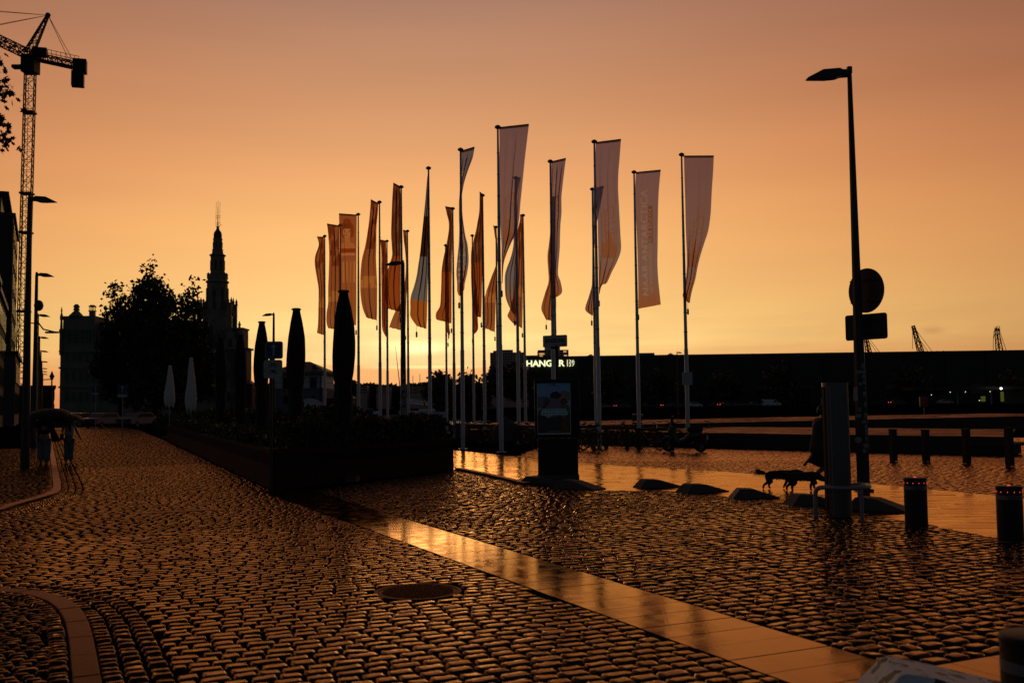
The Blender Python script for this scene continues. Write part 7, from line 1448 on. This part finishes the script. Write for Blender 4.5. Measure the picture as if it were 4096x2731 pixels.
wear(o, 'shoe', 'signw', k, [(-.09, .0, .05, .05), (-.10, .14, .04, .042)], [(0, 1)]); wear(o, 'shoe', 'signw', k, [(.07, -.05, .05, .05), (.08, .09, .04, .042)], [(0, 1)])
ob = MB(); ob.tube([(-.22*k, -.04*k, 1.36*k), (-.24*k, -.02, 1.0*k)], .012, 4); ob.box((-.25*k, -.03, .96*k), (.10, .24, .20)); bg = ob.build('shoulder_bag', 'rubber', None); bg.location = (pw.x, pw.y, 0); bg.rotation_euler.z = rzw; tag(bg, 'small black shoulder bag at the left hip of the person in the pale top', 'bag')
def umbrella(label, loc, rz, m, R, tilt, hand_):
    o = thing('umbrella', label, 'umbrella', loc, rz); n = 8; sg = 6; vs = [(0, 0, 0)]; H_ = R*.42
    for j in range(1, sg+1):
        t = j/sg
        for i in range(n*4):
            a = 2*PI*i/(n*4); f = 1-.06*t*math.cos(n*a)*-1*(1 if j == sg else .6); f = 1-.05*t*(.5-.5*math.cos(n*a)); vs.append((R*math.sin(t*PI/2*.97)*f*math.cos(a), R*math.sin(t*PI/2*.97)*f*math.sin(a), -H_*(1-math.cos(t*PI/2*.97))-(.0 if j < sg else .0)))
    N = n*4; fs = [(0, 1+i, 1+(i+1) % N) for i in range(N)]+[(1+(j-1)*N+i, 1+j*N+i, 1+j*N+(i+1) % N, 1+(j-1)*N+(i+1) % N) for j in range(1, sg) for i in range(N)]
    c_ = MB().add(vs, fs).build('canopy', m, o, True); sm = c_.modifiers.new('t', 'SOLIDIFY'); sm.thickness = .004
    b = MB(); b.tube([(0, 0, .06), (0, 0, -.80)], .007, 5); b.build('shaft', 'black', o); b = MB(); b.tube([(0, 0, -.78), (0, 0, -.88), (.02, 0, -.91), (.05, 0, -.90)], .012, 6); b.build('handle', 'black', o); b = MB()
    for i in range(n): a = 2*PI*i/n; b.tube([(0, 0, -.40), (R*.55*math.cos(a), R*.55*math.sin(a), -H_*.36)], .004, 3)
    b.build('rib', 'black', o); o.rotation_euler = (tilt[0], tilt[1], rz); return o
Rz = Matrix.Rotation(rzw, 3, 'Z'); hw = Vector((pw.x, pw.y, 0))+Rz @ Vector((-.20*k, .20*k, 1.24*k))
umbrella('dark red umbrella held by the person in the pale top', hw+Vector((.0, 0, .50)), rzw, 'umbr', .62, (.0, -.02), None)
# companion under the black umbrella
pm_ = atz(176, 1864)
o, P, k = person('person in black shirt and wide blue grey trousers under a large black umbrella', (pm_.x, pm_.y, 0), rzw, 1.66, {'elR': (.28, .02, 1.15), 'wrR': (.20, .18, 1.26), 'elL': (-.27, -.02, 1.14), 'wrL': (-.27, .08, .92), 'knL': (-.10, .10, .50), 'anL': (-.09, .05, .12), 'toL': (-.10, .17, .06), 'knR': (.08, -.01, .49), 'anR': (.07, -.02, .09), 'toR': (.08, .11, .035)})
wear(o, 'loose_shirt', 'darkc', k, [(0, 0, .98, .17, .20), (0, 0, 1.14, .16, .20), (0, .01, 1.30, .14, .19), (0, 0, 1.40, .08, .13), (-.20, 0, 1.36, .08), (-.27, -.01, 1.18, .085), (.20, 0, 1.36, .08), (.28, .01, 1.19, .085)], [(0, 1), (1, 2), (2, 3), (3, 4), (4, 5), (3, 6), (6, 7)])
wear(o, 'wide_trousers', 'denim', k, [(0, 0, .95, .13, .14), (-.085, 0, .84, .11), (-.09, .08, .50, .10), (-.09, .05, .14, .075), (.085, 0, .84, .11), (.08, -.01, .49, .10), (.07, -.02, .12, .075)], [(0, 1), (1, 2), (2, 3), (0, 4), (4, 5), (5, 6)])
wear(o, 'hair', 'hair', k, [(0, .0, 1.67, .09), (0, -.03, 1.60, .095, .09), (0, -.05, 1.53, .07)], chain(0, 1, 2))
wear(o, 'shoe', 'rubber', k, [(-.09, .03, .07, .05), (-.10, .16, .055, .045)], [(0, 1)]); wear(o, 'shoe', 'rubber', k, [(.07, -.04, .05, .05), (.08, .10, .04, .045)], [(0, 1)])
hm = Vector((pm_.x, pm_.y, 0))+Rz @ Vector((.16*k, .22*k, 1.28*k)); umbrella('large black umbrella held by the person in the black shirt', hm+Vector((-.15, 0, .52)), rzw, 'umb', .74, (.03, -.12), None)
# walker with the dogs, mostly behind the steel column
gd = atz(3300, 1962); wk = atY(3300, 1800, gd.y+.35)
o, P, k = person('walker in a dark coat and black skirt with bare legs, striding behind the steel column', (wk.x-.02, gd.y+.35, 0), -PI/2+.15, 1.66, {'knL': (-.09, .22, .50), 'anL': (-.09, .24, .10), 'toL': (-.10, .38, .045), 'knR': (.09, .02, .50), 'anR': (.09, -.28, .26), 'toR': (.09, -.24, .10), 'elL': (-.25, .06, 1.14), 'wrL': (-.2, .30, 1.0), 'elR': (.25, -.08, 1.14), 'wrR': (.26, .12, .98)}, True)
wear(o, 'coat', 'coat', k, [(0, -.10, .62, .20, .21), (0, -.06, .86, .19, .20), (0, -.03, 1.07, .16, .17), (0, -.02, 1.26, .16, .18), (0, 0, 1.40, .085, .13), (-.19, 0, 1.36, .075), (-.25, .06, 1.14, .065), (-.21, .25, 1.03, .055), (.19, 0, 1.36, .075), (.25, -.08, 1.14, .065), (.26, .08, 1.0, .055)], [(0, 1), (1, 2), (2, 3), (3, 4), (4, 5), (5, 6), (6, 7), (4, 8), (8, 9), (9, 10)])
b = MB(); n = 28; vs = []
for j, (z_, r1) in enumerate(((.92, .15), (.75, .21), (.6, .27), (.50, .33))):
    for i in range(n): a = 2*PI*i/n; f = 1+.08*j*math.sin(6*a+j)*.5; vs.append((r1*.8*f*math.cos(a)*k, (r1*f*math.sin(a)-.03*j)*k, (z_+.015*math.sin(4*a)*j)*k))
b.add(vs, [(j*n+i, j*n+(i+1) % n, (j+1)*n+(i+1) % n, (j+1)*n+i) for j in range(3) for i in range(n)]); s_ = b.build('skirt', 'skirt', o, True); sm = s_.modifiers.new('t', 'SOLIDIFY'); sm.thickness = .004
wear(o, 'hair', 'hair', k, [(0, .0, 1.67, .09), (0, -.04, 1.58, .095), (0, -.07, 1.46, .07)], chain(0, 1, 2)); wear(o, 'boot', 'rubber', k, [(-.09, .24, .16, .055), (-.09, .24, .05, .055), (-.10, .36, .045, .045)], chain(0, 1, 2)); wear(o, 'boot', 'rubber', k, [(.09, -.28, .30, .055), (.09, -.30, .20, .055), (.09, -.22, .11, .045)], chain(0, 1, 2))
# dogs
def dog(label, loc, rz, m, s, phase, head_low=False):
    o = thing('dog', label, 'dog', loc, rz, None); N = [(.30, 0, .40, .145, .13), (.12, 0, .41, .145, .14), (-.10, 0, .42, .130, .13), (-.29, 0, .42, .130, .12), (.43, 0, .44, .125), (.50, 0, .46 if not head_low else .38, .095), (.58, 0, .49 if not head_low else .34, .10), (.69, 0, .475 if not head_low else .29, .05), (.75, 0, .468 if not head_low else .27, .04)]
    N += [(-.38, 0, .425, .105, .10)]; E_ = chain(0, 1, 2, 3)+[(3, 9), (0, 4), (4, 5), (5, 6), (6, 7), (7, 8)]; nd = list(N); ed = list(E_)
    def leg(root, pts):
        p = root
        for q_ in pts: nd.append(q_); ed.append((p, len(nd)-1)); p = len(nd)-1
    sw = .065*phase
    leg(0, [(.31+sw*.3, -.07, .27, .062), (.29+sw, -.07, .15, .042), (.31+sw*1.3, -.07, .035, .030), (.345+sw*1.3, -.07, .018, .030)])
    leg(0, [(.31-sw*.3, .07, .27, .062), (.30-sw*.9, .07, .15, .042), (.27-sw*1.6, .07, .04, .030), (.305-sw*1.6, .07, .022, .030)])
    leg(3, [(-.30+sw*.4, .065, .28, .082), (-.25+sw, .065, .20, .055), (-.35+sw*1.2, .065, .12, .036), (-.335+sw*1.4, .065, .03, .030), (-.30+sw*1.4, .065, .016, .030)])
    leg(3, [(-.30-sw*.4, -.065, .28, .082), (-.27-sw*.8, -.065, .20, .055), (-.38-sw*1.0, -.065, .13, .036), (-.39-sw*1.3, -.065, .035, .030), (-.355-sw*1.3, -.065, .02, .030)])
    nd = [tuple(c_*s*(1 if i_ < 3 or j_ < 10 else 1.0) for i_, c_ in enumerate(q_)) for j_, q_ in enumerate(nd)]; skinned('body', nd, ed, m, o, 1)
    # feathered fur: short tufts over back, belly, tail
    r = np.random.default_rng(int(abs(phase)*10)+5); P_ = []
    tail = [(-.36, 0, .45), (-.44, 0, .47), (-.55, 0, .50), (-.60, 0, .54), (-.63, 0, .50)]
    skinned('tail', [(*[c_*s for c_ in t], rr_*s) for t, rr_ in zip(tail, (.045, .055, .07, .075, .05))], chain(0, 1, 2, 3, 4), m, o, 1)
    for (a, b_, n_, rad) in ((tail[0], tail[2], 220, .07), (tail[2], tail[4], 420, .10), ((.33, 0, .29), (-.28, 0, .31), 160, .03), ((.3, 0, .45), (-.32, 0, .46), 120, .03), ((.42, 0, .40), (.34, 0, .30), 120, .05), ((-.33, 0, .40), (-.32, 0, .28), 90, .04), ((.5, 0, .44 if not head_low else .38), (.6, 0, .5 if not head_low else .34), 260, .05)):
        t = r.uniform(0, 1, (n_, 1)); p = np.array(a)*(1-t)+np.array(b_)*t; P_.append(p+r.normal(0, rad*.5, (n_, 3)))
    P_ = np.concatenate(P_)*s; n_ = len(P_); d = np.tile(np.array([-.5, 0, -.85]), (n_, 1))+r.normal(0, .45, (n_, 3)); d /= np.linalg.norm(d, axis=1)[:, None]; L_ = r.uniform(.025, .05, (n_, 1))*s; wv = np.cross(d, r.normal(size=(n_, 3))); wv /= np.linalg.norm(wv, axis=1)[:, None]; wv *= .006*s
    V = np.stack([P_-wv, P_+wv, P_+d*L_+wv*.2, P_+d*L_-wv*.2], 1).reshape(-1, 3); npmesh('fur', V, np.arange(4*n_).reshape(n_, 4), m, o)
    for y in (-1, 1):
        hz = .50 if not head_low else .36; b = MB(); b.slabv([(-.03, .03), (.02, .035), (.005, -.075), (-.035, -.06)], Vector((.555, y*.062, hz+.01))*s, (1, 0, 0), (0, y*.25, 1), .014*s); b.v = [tuple(Vector(v)) for v in b.v]; b.build('ear', m, o)
    hx_, hz_ = (.75, .468) if not head_low else (.75, .27); MB().ball(Vector((hx_+.025, 0, hz_+.008))*s, .014*s, 6).build('nose', 'rubber', o)
    b = MB(); [b.ball(Vector((.60, y*.042, (.515 if not head_low else .37)))*s, .009*s, 6) for y in (-1, 1)]; b.build('eye', 'glass', o); return o
for x, y, lb_ in ((420, 1690, 'parked car deep in shade under the street trees, nearest of the four down the street'), (330, 1683, 'parked car in shade beyond the nearest one down the street'), (270, 1672, 'parked car far down the street below the stone hall'), (560, 1692, 'parked car in shade beside the far end of the planter row')):
    c_ = atz(x, y); D_ = 95+ (1692-y)*1.2; c_ = atY(x, 1650, D_); dup(cg_, (c_.x, D_, 0), 1.2, lb_, 'cars parked down the street')
dg1 = atz(3118, 1957); s1 = .98
dog('black long haired dog walking right with its bushy tail raised, the left one of two', (dg1.x+.02, dg1.y+.15, 0), .02, 'fur', .67, 1.0)
dg2 = atz(3203, 1960); dog('dark brown dog walking right with lowered head, overlapping the black dog', (dg2.x, dg2.y-.10, 0), 0, 'furb', .67, -1.0, True)
# leash
hR = Vector((wk.x-.02, gd.y+.35, 0)); a_ = Vector((dg2.x+.32, dg2.y-.10, .30)); e = hR+Vector((.35, -.1, .98)); b = MB(); b.tube([a_, (a_+e)/2-Vector((0, 0, .10)), e], .006, 5); o = b.build('dog_leash', 'black'); tag(o, 'thin dark leash running from the brown dog up to the walker', 'leash')
